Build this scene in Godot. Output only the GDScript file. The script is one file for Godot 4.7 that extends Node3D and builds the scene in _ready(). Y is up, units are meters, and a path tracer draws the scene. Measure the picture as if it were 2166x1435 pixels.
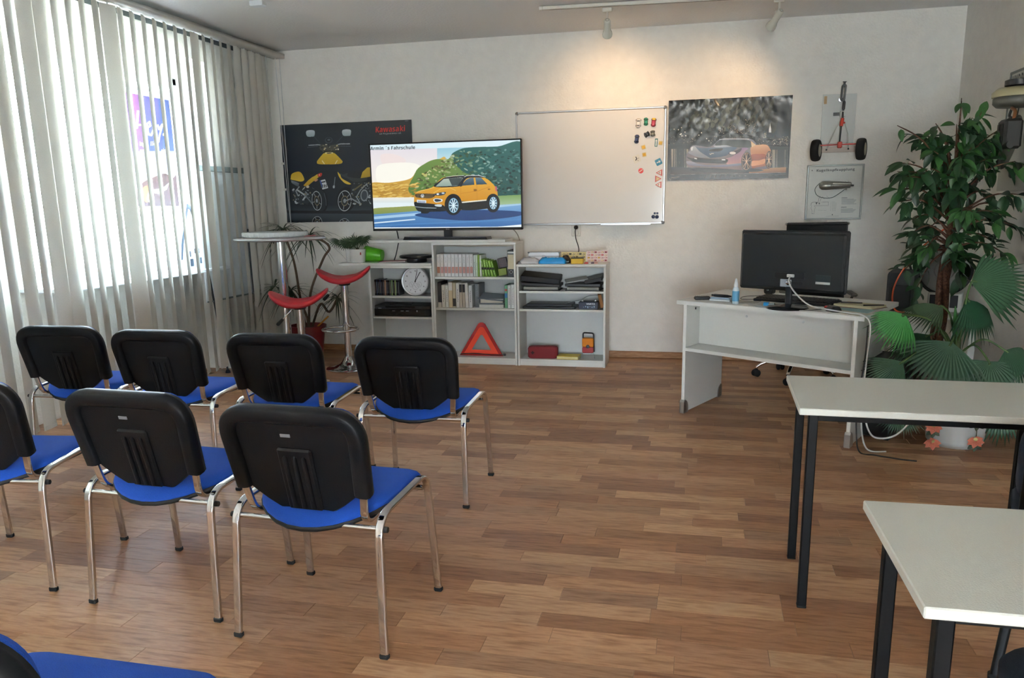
extends Node3D
# A driving-school classroom: daylight through vertical blinds on the left, warm track spots on the back wall.
# x runs to the right along the back wall, z towards the viewer (back wall at z = 0), y up.

const ORD := ["first", "second", "third", "fourth", "fifth", "sixth", "seventh", "eighth", "ninth", "tenth", "eleventh", "twelfth"]
var rng := RandomNumberGenerator.new()
var used := {}
var M := {}
var cam: Camera3D
var half_h := 0.8529640634946449 / 2.0


# ------------------------------------------------------------------ mesh builder
class MB:
	var v := PackedVector3Array()
	var n := PackedVector3Array()
	var uv := PackedVector2Array()
	var c := PackedColorArray()
	var xf := Transform3D()
	var col := Color(1, 1, 1)
	var tinted := false
	var uvo := Vector2.ZERO
	var uvs := 1.0

	func tint(k: Color) -> MB:
		col = k
		tinted = true
		return self

	func tri(a: Vector3, b: Vector3, d: Vector3, na: Vector3, nb: Vector3, nd: Vector3, ua := Vector2.ZERO, ub := Vector2.ZERO, ud := Vector2.ZERO) -> void:
		var A := xf * a
		var B := xf * b
		var D := xf * d
		var bs := xf.basis
		var NA := (bs * na).normalized()
		var NB := (bs * nb).normalized()
		var ND := (bs * nd).normalized()
		if (B - A).cross(D - A).dot(NA + NB + ND) > 0.0:
			v.append_array(PackedVector3Array([A, D, B]))
			n.append_array(PackedVector3Array([NA, ND, NB]))
			uv.append_array(PackedVector2Array([ua * uvs + uvo, ud * uvs + uvo, ub * uvs + uvo]))
		else:
			v.append_array(PackedVector3Array([A, B, D]))
			n.append_array(PackedVector3Array([NA, NB, ND]))
			uv.append_array(PackedVector2Array([ua * uvs + uvo, ub * uvs + uvo, ud * uvs + uvo]))
		if tinted:
			c.append_array(PackedColorArray([col, col, col]))

	func quad(a: Vector3, b: Vector3, d: Vector3, e: Vector3, nn: Vector3, ua := Vector2(0, 0), ub := Vector2(1, 0), ud := Vector2(1, 1), ue := Vector2(0, 1)) -> void:
		tri(a, b, d, nn, nn, nn, ua, ub, ud)
		tri(a, d, e, nn, nn, nn, ua, ud, ue)

	func puv(p: Vector3, k: int) -> Vector2:
		return Vector2(p.z, p.y) if k == 0 else (Vector2(p.x, p.z) if k == 1 else Vector2(p.x, -p.y))

	func box(ctr: Vector3, size: Vector3, bev := 0.002, rot := Basis()) -> MB:
		var keep := xf
		xf = xf * Transform3D(rot, ctr)
		var h := size * 0.5
		bev = minf(bev, minf(h.x, minf(h.y, h.z)) * 0.9)
		var pt := func(s: Vector3, k: int) -> Vector3:
			var p := Vector3(s.x * (h.x - bev), s.y * (h.y - bev), s.z * (h.z - bev))
			p[k] = s[k] * h[k]
			return p
		for k in 3:
			var i := (k + 1) % 3
			var j := (k + 2) % 3
			for sg in [-1.0, 1.0]:
				var q := []
				for t in [[-1.0, -1.0], [1.0, -1.0], [1.0, 1.0], [-1.0, 1.0]]:
					var s := Vector3.ZERO
					s[k] = sg
					s[i] = t[0]
					s[j] = t[1]
					q.append(pt.call(s, k))
				var nn := Vector3.ZERO
				nn[k] = sg
				quad(q[0], q[1], q[2], q[3], nn, puv(q[0], k), puv(q[1], k), puv(q[2], k), puv(q[3], k))
		if bev > 0.0:
			for k in 3:
				var i := (k + 1) % 3
				var j := (k + 2) % 3
				for si in [-1.0, 1.0]:
					for sj in [-1.0, 1.0]:
						var s0 := Vector3.ZERO
						s0[i] = si
						s0[j] = sj
						s0[k] = -1.0
						var s1 := s0
						s1[k] = 1.0
						var nn := Vector3.ZERO
						nn[i] = si
						nn[j] = sj
						var a: Vector3 = pt.call(s0, i)
						quad(a, pt.call(s1, i), pt.call(s1, j), pt.call(s0, j), nn.normalized(), puv(a, i), puv(pt.call(s1, i), i), puv(pt.call(s1, i), i), puv(a, i))
			for sx in [-1.0, 1.0]:
				for sy in [-1.0, 1.0]:
					for sz in [-1.0, 1.0]:
						var s := Vector3(sx, sy, sz)
						var nn := s.normalized()
						tri(pt.call(s, 0), pt.call(s, 1), pt.call(s, 2), nn, nn, nn)
		xf = keep
		return self

	# outline in x, y pushed along z from z0 to z1, the z1 edge chamfered by bev
	func prism(poly: PackedVector2Array, z0: float, z1: float, bev := 0.0, smooth := false) -> MB:
		var cnt := poly.size()
		var area := 0.0
		for i in cnt:
			area += poly[i].cross(poly[(i + 1) % cnt])
		var sg := 1.0 if area > 0.0 else -1.0
		var en := PackedVector2Array()
		for i in cnt:
			var e := (poly[(i + 1) % cnt] - poly[i]).normalized()
			en.append(Vector2(e.y, -e.x) * sg)
		var vn := PackedVector2Array()
		for i in cnt:
			var s := en[(i + cnt - 1) % cnt] + en[i]
			vn.append(s.normalized())
		var ins := func(k: float) -> PackedVector2Array:
			var o := PackedVector2Array()
			for i in cnt:
				var d: float = maxf(0.35, vn[i].dot(en[i]))
				o.append(poly[i] - vn[i] * k / d)
			return o
		var dz := signf(z1 - z0)
		var rings := [[poly, z0, 0.0]]
		if bev > 0.0:
			rings.append([poly, z1 - dz * bev, 0.0])
			rings.append([ins.call(bev), z1, dz * 0.7])
		else:
			rings.append([poly, z1, 0.0])
		for r in rings.size() - 1:
			var p: PackedVector2Array = rings[r][0]
			var q: PackedVector2Array = rings[r + 1][0]
			var lean: float = rings[r + 1][2]
			for i in cnt:
				var j := (i + 1) % cnt
				var na := vn[i] if smooth else en[i]
				var nb := vn[j] if smooth else en[i]
				var n0 := Vector3(na.x, na.y, lean)
				var n1 := Vector3(nb.x, nb.y, lean)
				var a := Vector3(p[i].x, p[i].y, rings[r][1])
				var b := Vector3(p[j].x, p[j].y, rings[r][1])
				var d := Vector3(q[j].x, q[j].y, rings[r + 1][1])
				var e := Vector3(q[i].x, q[i].y, rings[r + 1][1])
				tri(a, b, d, n0, n1, n1, p[i], p[j], q[j])
				tri(a, d, e, n0, n1, n0, p[i], q[j], q[i])
		for cap in [[poly, z0, -dz], [rings[rings.size() - 1][0], z1, dz]]:
			var p: PackedVector2Array = cap[0]
			var t := Geometry2D.triangulate_polygon(p)
			var nn := Vector3(0, 0, cap[2])
			for k in range(0, t.size(), 3):
				var a := p[t[k]]
				var b := p[t[k + 1]]
				var d := p[t[k + 2]]
				tri(Vector3(a.x, a.y, cap[1]), Vector3(b.x, b.y, cap[1]), Vector3(d.x, d.y, cap[1]), nn, nn, nn, Vector2(a.x, -a.y), Vector2(b.x, -b.y), Vector2(d.x, -d.y))
		return self

	# a section (x along the side axis, y across) carried along a path
	func sweep(pts: Array, sec: PackedVector2Array, side := Vector3.ZERO, scales: Array = [], caps := true, closed := false) -> MB:
		var cnt := pts.size()
		var sn := sec.size()
		var rows := []
		var last := Vector3.ZERO
		var secn := PackedVector2Array()
		for k in sn:
			var e := sec[(k + 1) % sn] - sec[(k + sn - 1) % sn]
			var q := Vector2(e.y, -e.x).normalized()
			secn.append(q if q.dot(sec[k]) > 0.0 else -q)
		var along := 0.0
		for i in cnt:
			var a: Vector3 = pts[(i + cnt - 1) % cnt] if closed else pts[maxi(i - 1, 0)]
			var b: Vector3 = pts[(i + 1) % cnt] if closed else pts[mini(i + 1, cnt - 1)]
			var t := (b - a).normalized()
			var s := side
			if side == Vector3.ZERO:
				if i == 0:
					s = t.cross(Vector3.UP) if absf(t.y) < 0.9 else t.cross(Vector3.RIGHT)
				else:
					s = last
			s = (s - t * s.dot(t)).normalized()
			last = s
			var up := t.cross(s)
			var k: float = scales[i] if scales.size() else 1.0
			if i > 0:
				along += (pts[i] - pts[i - 1]).length()
			var ring := []
			for q in sn:
				ring.append([pts[i] + (s * sec[q].x + up * sec[q].y) * k, s * secn[q].x + up * secn[q].y, Vector2(float(q) / sn, along)])
			rows.append([ring, t])
		for i in (cnt if closed else cnt - 1):
			var r0: Array = rows[i][0]
			var r1: Array = rows[(i + 1) % cnt][0]
			for q in sn:
				var w := (q + 1) % sn
				tri(r0[q][0], r0[w][0], r1[w][0], r0[q][1], r0[w][1], r1[w][1], r0[q][2], r0[w][2], r1[w][2])
				tri(r0[q][0], r1[w][0], r1[q][0], r0[q][1], r1[w][1], r1[q][1], r0[q][2], r1[w][2], r1[q][2])
		if caps and not closed:
			for e in [0, cnt - 1]:
				var ring: Array = rows[e][0]
				var nn: Vector3 = rows[e][1] * (-1.0 if e == 0 else 1.0)
				for q in range(1, sn - 1):
					tri(ring[0][0], ring[q][0], ring[q + 1][0], nn, nn, nn)
		return self

	func tube(pts: Array, r, sides := 10, caps := true, closed := false) -> MB:
		var sc := []
		var r0: float = 1.0
		if r is Array:
			sc = r
		else:
			r0 = r
		var sec := PackedVector2Array()
		for k in sides:
			sec.append(Vector2.from_angle(TAU * k / sides) * r0)
		return sweep(pts, sec, Vector3.ZERO, sc, caps, closed)

	func ring(ctr: Vector3, axis: Vector3, R: float, r: float, segs := 32, sides := 8) -> MB:
		var a := axis.normalized()
		var s := a.cross(Vector3.UP) if absf(a.y) < 0.9 else a.cross(Vector3.RIGHT)
		s = s.normalized()
		var w := a.cross(s)
		var pts := []
		for k in segs:
			var t := TAU * k / segs
			pts.append(ctr + (s * cos(t) + w * sin(t)) * R)
		return tube(pts, r, sides, false, true)

	# profile of Vector2(radius, height) turned about y; a profile walked upwards has its outside outwards
	func lathe(prof: Array, segs := 28) -> MB:
		var k := prof.size()
		var sn := []
		for i in k - 1:
			var d: Vector2 = prof[i + 1] - prof[i]
			sn.append(Vector2(d.y, -d.x).normalized() if d.length() > 1e-9 else Vector2(1, 0))
		for i in k - 1:
			var n0: Vector2 = sn[i]
			var n1: Vector2 = sn[i]
			if i > 0 and sn[i - 1].dot(sn[i]) > 0.6:
				n0 = (sn[i - 1] + sn[i]).normalized()
			if i < k - 2 and sn[i + 1].dot(sn[i]) > 0.6:
				n1 = (sn[i + 1] + sn[i]).normalized()
			var p0: Vector2 = prof[i]
			var p1: Vector2 = prof[i + 1]
			for q in segs:
				var t0 := TAU * q / segs
				var t1 := TAU * (q + 1) / segs
				var c0 := Vector3(cos(t0), 0, sin(t0))
				var c1 := Vector3(cos(t1), 0, sin(t1))
				var up := Vector3.UP
				var u0 := float(q) / segs
				var u1 := float(q + 1) / segs
				var a := c0 * p0.x + up * p0.y
				var b := c1 * p0.x + up * p0.y
				var d := c1 * p1.x + up * p1.y
				var e := c0 * p1.x + up * p1.y
				if p0.x > 1e-6:
					tri(a, b, d, c0 * n0.x + up * n0.y, c1 * n0.x + up * n0.y, c1 * n1.x + up * n1.y, Vector2(u0, p0.y), Vector2(u1, p0.y), Vector2(u1, p1.y))
				if p1.x > 1e-6:
					tri(a, d, e, c0 * n0.x + up * n0.y, c1 * n1.x + up * n1.y, c0 * n1.x + up * n1.y, Vector2(u0, p0.y), Vector2(u1, p1.y), Vector2(u0, p1.y))
		return self

	# a sheet f(u, v); towards: a direction its front roughly faces
	func grid(nu: int, nv: int, f: Callable, towards: Vector3) -> MB:
		var P := []
		for i in nu + 1:
			var row := []
			for j in nv + 1:
				row.append(f.call(float(i) / nu, float(j) / nv))
			P.append(row)
		var N := []
		var acc := 0.0
		for i in nu + 1:
			var row := []
			for j in nv + 1:
				var du: Vector3 = P[mini(i + 1, nu)][j] - P[maxi(i - 1, 0)][j]
				var dv: Vector3 = P[i][mini(j + 1, nv)] - P[i][maxi(j - 1, 0)]
				var q := du.cross(dv).normalized()
				acc += q.dot(towards)
				row.append(q)
			N.append(row)
		var sg := 1.0 if acc >= 0.0 else -1.0
		for i in nu:
			for j in nv:
				var u0 := float(i) / nu
				var u1 := float(i + 1) / nu
				var w0 := float(j) / nv
				var w1 := float(j + 1) / nv
				tri(P[i][j], P[i + 1][j], P[i + 1][j + 1], N[i][j] * sg, N[i + 1][j] * sg, N[i + 1][j + 1] * sg, Vector2(u0, w0), Vector2(u1, w0), Vector2(u1, w1))
				tri(P[i][j], P[i + 1][j + 1], P[i][j + 1], N[i][j] * sg, N[i + 1][j + 1] * sg, N[i][j + 1] * sg, Vector2(u0, w0), Vector2(u1, w1), Vector2(u0, w1))
		return self

	# stacked outlines in x, z: rings of [inset, y]; off(x, z) bends heights
	func cushion(outline: PackedVector2Array, rings: Array, off = null, close_bottom := true) -> MB:
		var cnt := outline.size()
		var ctr := Vector2.ZERO
		for p in outline:
			ctr += p
		ctr /= cnt
		var P := []
		for r in rings:
			var row := []
			for p in outline:
				var d := p - ctr
				var q: Vector2 = ctr + d * maxf(0.0, 1.0 - r[0] / d.length())
				var y: float = r[1]
				if off != null:
					y += off.call(q.x, q.y)
				row.append(Vector3(q.x, y, q.y))
			P.append(row)
		var kr := rings.size()
		var N := []
		for i in kr:
			var row := []
			for j in cnt:
				var du: Vector3 = P[mini(i + 1, kr - 1)][j] - P[maxi(i - 1, 0)][j]
				var dv: Vector3 = P[i][(j + 1) % cnt] - P[i][(j + cnt - 1) % cnt]
				var q := du.cross(dv).normalized()
				row.append(q)
			N.append(row)
		var o: Vector3 = P[0][0] - Vector3(ctr.x, P[0][0].y, ctr.y)
		var mid := int(kr * 0.3)
		var sg := 1.0 if (N[mid][0] as Vector3).dot(o.normalized() + Vector3.UP * 0.5) > 0.0 else -1.0
		for i in kr - 1:
			for j in cnt:
				var w := (j + 1) % cnt
				tri(P[i][j], P[i][w], P[i + 1][w], N[i][j] * sg, N[i][w] * sg, N[i + 1][w] * sg, outline[j], outline[w], outline[w])
				tri(P[i][j], P[i + 1][w], P[i + 1][j], N[i][j] * sg, N[i + 1][w] * sg, N[i + 1][j] * sg, outline[j], outline[w], outline[j])
		for e in ([0, kr - 1] if close_bottom else [kr - 1]):
			var m := Vector3.ZERO
			for p in P[e]:
				m += p
			m /= cnt
			var nn := Vector3.DOWN if e == 0 else Vector3.UP
			for j in cnt:
				var w := (j + 1) % cnt
				tri(P[e][j], P[e][w], m, nn, nn, nn, Vector2(P[e][j].x, P[e][j].z), Vector2(P[e][w].x, P[e][w].z), Vector2(m.x, m.z))
		return self

	func ball(ctr: Vector3, r: Vector3, segs := 16) -> MB:
		var keep := xf
		xf = xf * Transform3D(Basis(), ctr)
		var f := func(u: float, w: float) -> Vector3:
			var a := TAU * u
			var b := PI * (w - 0.5) * 0.999
			return Vector3(cos(a) * cos(b) * r.x, sin(b) * r.y, sin(a) * cos(b) * r.z)
		var lst := []
		for i in segs + 1:
			var row := []
			for j in segs / 2 + 1:
				row.append(f.call(float(i) / segs, float(j) / (segs / 2)))
			lst.append(row)
		for i in segs:
			for j in segs / 2:
				var a: Vector3 = lst[i][j]
				var b: Vector3 = lst[i + 1][j]
				var d: Vector3 = lst[i + 1][j + 1]
				var e: Vector3 = lst[i][j + 1]
				tri(a, b, d, a / r / r, b / r / r, d / r / r)
				tri(a, d, e, a / r / r, d / r / r, e / r / r)
		xf = keep
		return self

	func mesh() -> ArrayMesh:
		var arr := []
		arr.resize(Mesh.ARRAY_MAX)
		arr[Mesh.ARRAY_VERTEX] = v
		arr[Mesh.ARRAY_NORMAL] = n
		arr[Mesh.ARRAY_TEX_UV] = uv
		if tinted:
			arr[Mesh.ARRAY_COLOR] = c
		var m := ArrayMesh.new()
		m.add_surface_from_arrays(Mesh.PRIMITIVE_TRIANGLES, arr)
		return m


# ------------------------------------------------------------------ painter for flat prints (posters, screen, signs)
class Painter:
	var im: Image
	var w: int
	var h: int
	var q := [Vector2(0, 0), Vector2(1, 0), Vector2(1, 1), Vector2(0, 1)]

	func _init(ww: int, hh: int, bg: Color) -> void:
		w = ww
		h = hh
		im = Image.create_empty(w, h, false, Image.FORMAT_RGB8)
		im.fill(bg)
		q = [Vector2(0, 0), Vector2(w, 0), Vector2(w, h), Vector2(0, h)]

	func at(p: Vector2) -> Vector2:
		var u := 0.5
		var t := 0.5
		for k in 3:
			var l: Vector2 = q[0].lerp(q[3], t)
			var r: Vector2 = q[1].lerp(q[2], t)
			u = (p.x - l.x) / (r.x - l.x)
			var a: Vector2 = q[0].lerp(q[1], u)
			var b: Vector2 = q[3].lerp(q[2], u)
			t = (p.y - a.y) / (b.y - a.y)
		return Vector2(u * w, t * h)

	func fill(pts: PackedVector2Array, c: Color, c2 = null) -> void:
		var y0 := INF
		var y1 := -INF
		for p in pts:
			y0 = minf(y0, p.y)
			y1 = maxf(y1, p.y)
		for y in range(maxi(0, floori(y0)), mini(h - 1, ceili(y1)) + 1):
			var xs := []
			var yc := y + 0.5
			for i in pts.size():
				var a := pts[i]
				var b := pts[(i + 1) % pts.size()]
				if (a.y <= yc) != (b.y <= yc):
					xs.append(a.x + (yc - a.y) / (b.y - a.y) * (b.x - a.x))
			xs.sort()
			var k := c
			if c2 != null:
				k = c.lerp(c2, clampf((yc - y0) / maxf(1.0, y1 - y0), 0, 1))
			for i in range(0, xs.size() - 1, 2):
				var x0 := roundi(xs[i])
				var x1 := roundi(xs[i + 1])
				if x1 > x0:
					im.fill_rect(Rect2i(x0, y, x1 - x0, 1), k)

	func poly(a: Array, c: Color, c2 = null) -> void:
		var o := PackedVector2Array()
		for i in range(0, a.size(), 2):
			o.append(at(Vector2(a[i], a[i + 1])))
		fill(o, c, c2)

	# a closed smooth outline through the points
	func blob(a: Array, c: Color, c2 = null) -> void:
		var s := PackedVector2Array()
		for i in range(0, a.size(), 2):
			s.append(at(Vector2(a[i], a[i + 1])))
		var o := PackedVector2Array()
		var k := s.size()
		for i in k:
			for t in 6:
				o.append(s[i].cubic_interpolate(s[(i + 1) % k], s[(i + k - 1) % k], s[(i + 2) % k], t / 6.0))
		fill(o, c, c2)

	func ell(x: float, y: float, rx: float, ry: float, c: Color, rot := 0.0, c2 = null) -> void:
		var o := PackedVector2Array()
		for k in 36:
			var p := Vector2(cos(TAU * k / 36) * rx, sin(TAU * k / 36) * ry).rotated(rot)
			o.append(at(Vector2(x, y) + p))
		fill(o, c, c2)

	func line(a: Array, wd: float, c: Color) -> void:
		for i in range(0, a.size() - 2, 2):
			var p := Vector2(a[i], a[i + 1])
			var r := Vector2(a[i + 2], a[i + 3])
			var s := (r - p).orthogonal().normalized() * wd * 0.5
			fill(PackedVector2Array([at(p + s), at(r + s), at(r - s), at(p - s)]), c)
			if a.size() > 4:
				ell(r.x, r.y, wd * 0.5, wd * 0.5, c)

	# words fitted into a box x0..x1, y0..y1; slope moves y per x
	func text(s: String, x0: float, y0: float, x1: float, y1: float, c: Color, bold := false, slope := 0.0, face := "Droid Sans") -> void:
		var tm := TextMesh.new()
		var f := SystemFont.new()
		f.font_names = PackedStringArray([face])
		f.font_weight = 700 if bold else 400
		tm.font = f
		tm.font_size = 48
		tm.depth = 0.0
		tm.text = s
		var bb := tm.get_aabb()
		var ar := tm.surface_get_arrays(0) if tm.get_surface_count() else tm.get_mesh_arrays()
		var vs: PackedVector3Array = ar[Mesh.ARRAY_VERTEX]
		var ix = ar[Mesh.ARRAY_INDEX]
		var cnt: int = ix.size() if ix != null and ix.size() else vs.size()
		for i in range(0, cnt, 3):
			var o := PackedVector2Array()
			for k in 3:
				var p: Vector3 = vs[ix[i + k]] if ix != null and ix.size() else vs[i + k]
				var u := (p.x - bb.position.x) / bb.size.x
				var t := 1.0 - (p.y - bb.position.y) / bb.size.y
				o.append(at(Vector2(lerpf(x0, x1, u), lerpf(y0, y1, t) + slope * u * (x1 - x0))))
			fill(o, c)

	func tex() -> ImageTexture:
		return ImageTexture.create_from_image(im)


# ------------------------------------------------------------------ naming and committing
func numbered(called: String) -> String:
	var k: int = used.get(called, 0)
	used[called] = k + 1
	return called if k == 0 else "%s_%03d" % [called, k]


func tag(o: Node3D, label: String, category: String, group := "") -> Node3D:
	o.set_meta("label", label)
	o.set_meta("category", category)
	if group != "":
		o.set_meta("group", group)
	return o


func thing(called: String, label: String, category: String, at := Vector3.ZERO, turn := 0.0, group := "") -> Node3D:
	var o := Node3D.new()
	o.name = numbered(called)
	add_child(o, true)
	o.position = at
	o.rotation.y = turn
	return tag(o, label, category, group)


func part(parent: Node3D, called: String, b: MB, mat: Material, label := "") -> MeshInstance3D:
	var o := MeshInstance3D.new()
	o.name = called
	o.mesh = b.mesh()
	o.material_override = null
	o.mesh.surface_set_material(0, mat)
	parent.add_child(o, true)
	if label != "":
		o.set_meta("label", label)
	return o


func solo(called: String, b: MB, mat: Material, label: String, category: String, group := "") -> MeshInstance3D:
	var o := part(self, numbered(called), b, mat)
	tag(o, label, category, group)
	return o


func struct(called: String, b: MB, mat: Material) -> MeshInstance3D:
	var o := part(self, numbered(called), b, mat)
	o.set_meta("kind", "structure")
	return o


func mt(hex: String, rough := 0.6, metal := 0.0) -> StandardMaterial3D:
	var key := "%s/%s/%s" % [hex, rough, metal]
	if not M.has(key):
		var m := StandardMaterial3D.new()
		m.albedo_color = Color(hex)
		m.roughness = rough
		m.metallic = metal
		M[key] = m
	return M[key]


func printed(p: Painter, rough := 0.4) -> StandardMaterial3D:
	var m := StandardMaterial3D.new()
	m.albedo_texture = p.tex()
	m.roughness = rough
	m.texture_repeat = false
	return m


func noise_tex(freq: float, oct: int, ramp: Array, ww := 512, hh := 512, bump := 0.0, sd := 1) -> NoiseTexture2D:
	var f := FastNoiseLite.new()
	f.seed = sd
	f.noise_type = FastNoiseLite.TYPE_SIMPLEX_SMOOTH
	f.frequency = freq
	f.fractal_octaves = oct
	var t := NoiseTexture2D.new()
	t.width = ww
	t.height = hh
	t.seamless = true
	t.noise = f
	if bump > 0.0:
		t.as_normal_map = true
		t.bump_strength = bump
	elif ramp.size():
		var g := Gradient.new()
		g.offsets = PackedFloat32Array()
		var offs := PackedFloat32Array()
		var cols := PackedColorArray()
		for r in ramp:
			offs.append(r[0])
			cols.append(Color(r[1]))
		g.offsets = offs
		g.colors = cols
		t.color_ramp = g
	return t


func rrect(w: float, h: float, r: float, seg := 5, ctr := Vector2.ZERO) -> PackedVector2Array:
	var o := PackedVector2Array()
	var k := 0
	for s in [Vector2(1, 1), Vector2(-1, 1), Vector2(-1, -1), Vector2(1, -1)]:
		for i in seg + 1:
			var a := PI * 0.5 * (k + float(i) / seg)
			o.append(ctr + Vector2(s.x * (w * 0.5 - r), s.y * (h * 0.5 - r)) + Vector2.from_angle(a) * r)
		k += 1
	return o


func spline(pts: Array, sub := 6) -> Array:
	var o := []
	var k := pts.size()
	for i in k - 1:
		for t in sub:
			o.append((pts[i] as Vector3).cubic_interpolate(pts[i + 1], pts[maxi(i - 1, 0)], pts[mini(i + 2, k - 1)], float(t) / sub))
	o.append(pts[k - 1])
	return o


# a path with its corners rounded by r
func bend(pts: Array, r: float, sub := 6) -> Array:
	var o := [pts[0]]
	for i in range(1, pts.size() - 1):
		var p: Vector3 = pts[i]
		var a := ((pts[i - 1] as Vector3) - p)
		var b := ((pts[i + 1] as Vector3) - p)
		var k := minf(r, minf(a.length(), b.length()) * 0.49)
		var p0 := p + a.normalized() * k
		var p1 := p + b.normalized() * k
		for t in sub + 1:
			var u := float(t) / sub
			o.append(p0.lerp(p, u).lerp(p.lerp(p1, u), u))
	o.append(pts[pts.size() - 1])
	return o


func T(p: Vector3, yaw := 0.0, pitch := 0.0, roll := 0.0) -> Transform3D:
	return Transform3D(Basis.from_euler(Vector3(pitch, yaw, roll)), p)


func mb(x := Transform3D()) -> MB:
	var b := MB.new()
	b.xf = x
	return b


# where a point falls in the photograph's frame, in half-heights from its middle (to sort by apparent size only)
func seen(p: Vector3) -> Vector3:
	var l := cam.transform.affine_inverse() * p
	return Vector3(l.x / -l.z, l.y / -l.z, -l.z)


func _ready() -> void:
	rng.seed = 7
	# camera
	cam = Camera3D.new()
	cam.name = "camera"
	cam.projection = Camera3D.PROJECTION_FRUSTUM
	cam.near = 0.05
	cam.far = 200.0
	cam.size = 0.8529640634946449 * 0.05
	cam.frustum_offset = Vector2(0.0, 0.04349004244699877 * 0.05)
	cam.position = Vector3(3.974, 1.38, 7.121)
	cam.rotation = Vector3(-0.210491336, 0.231611483, -0.0177401764)
	add_child(cam)
	# sky and exposure: a bright overcast day
	var sm := ProceduralSkyMaterial.new()
	sm.sky_top_color = Color(0.80, 0.90, 1.0)
	sm.sky_horizon_color = Color(0.93, 0.97, 1.0)
	sm.ground_horizon_color = Color(0.80, 0.83, 0.85)
	sm.ground_bottom_color = Color(0.62, 0.64, 0.64)
	sm.sun_angle_max = 0.0
	sm.sky_energy_multiplier = 1.0
	sm.ground_energy_multiplier = 1.0
	var sky := Sky.new()
	sky.sky_material = sm
	var env := Environment.new()
	env.background_mode = Environment.BG_SKY
	env.sky = sky
	env.background_energy_multiplier = 28.0
	env.tonemap_mode = Environment.TONE_MAPPER_LINEAR
	env.tonemap_exposure = 1.9
	env.sdfgi_enabled = true
	env.ssao_enabled = true
	env.ssil_enabled = true
	var we := WorldEnvironment.new()
	we.name = "world"
	we.environment = env
	add_child(we)

	# sun from behind the building: it lights the street, not the room
	var sun := DirectionalLight3D.new()
	sun.name = "sun"
	sun.rotation_degrees = Vector3(-58.0, 78.0, 0.0)
	sun.light_color = Color(1.0, 0.97, 0.92)
	sun.light_energy = 50.0
	sun.light_angular_distance = 0.6
	sun.shadow_enabled = true
	add_child(sun)

	materials()
	room()
	floor_planks()
	windows_and_blinds()
	track_lights()
	cabinets()
	cabinet_contents()
	television()
	whiteboard()
	posters_and_boards()
	visitor_chairs()
	bar_corner()
	teacher_desk()
	desk_things()
	student_tables()
	right_corner()
	plants()


func tri_mat(hex: String, rough: float, nrm: Texture2D, scale: float, strength: float, albedo: Texture2D = null) -> StandardMaterial3D:
	var m := StandardMaterial3D.new()
	m.albedo_color = Color(hex)
	m.roughness = rough
	m.uv1_triplanar = true
	m.uv1_world_triplanar = true
	m.uv1_scale = Vector3.ONE * scale
	if nrm:
		m.normal_enabled = true
		m.normal_texture = nrm
		m.normal_scale = strength
	if albedo:
		m.albedo_texture = albedo
	return m


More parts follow.
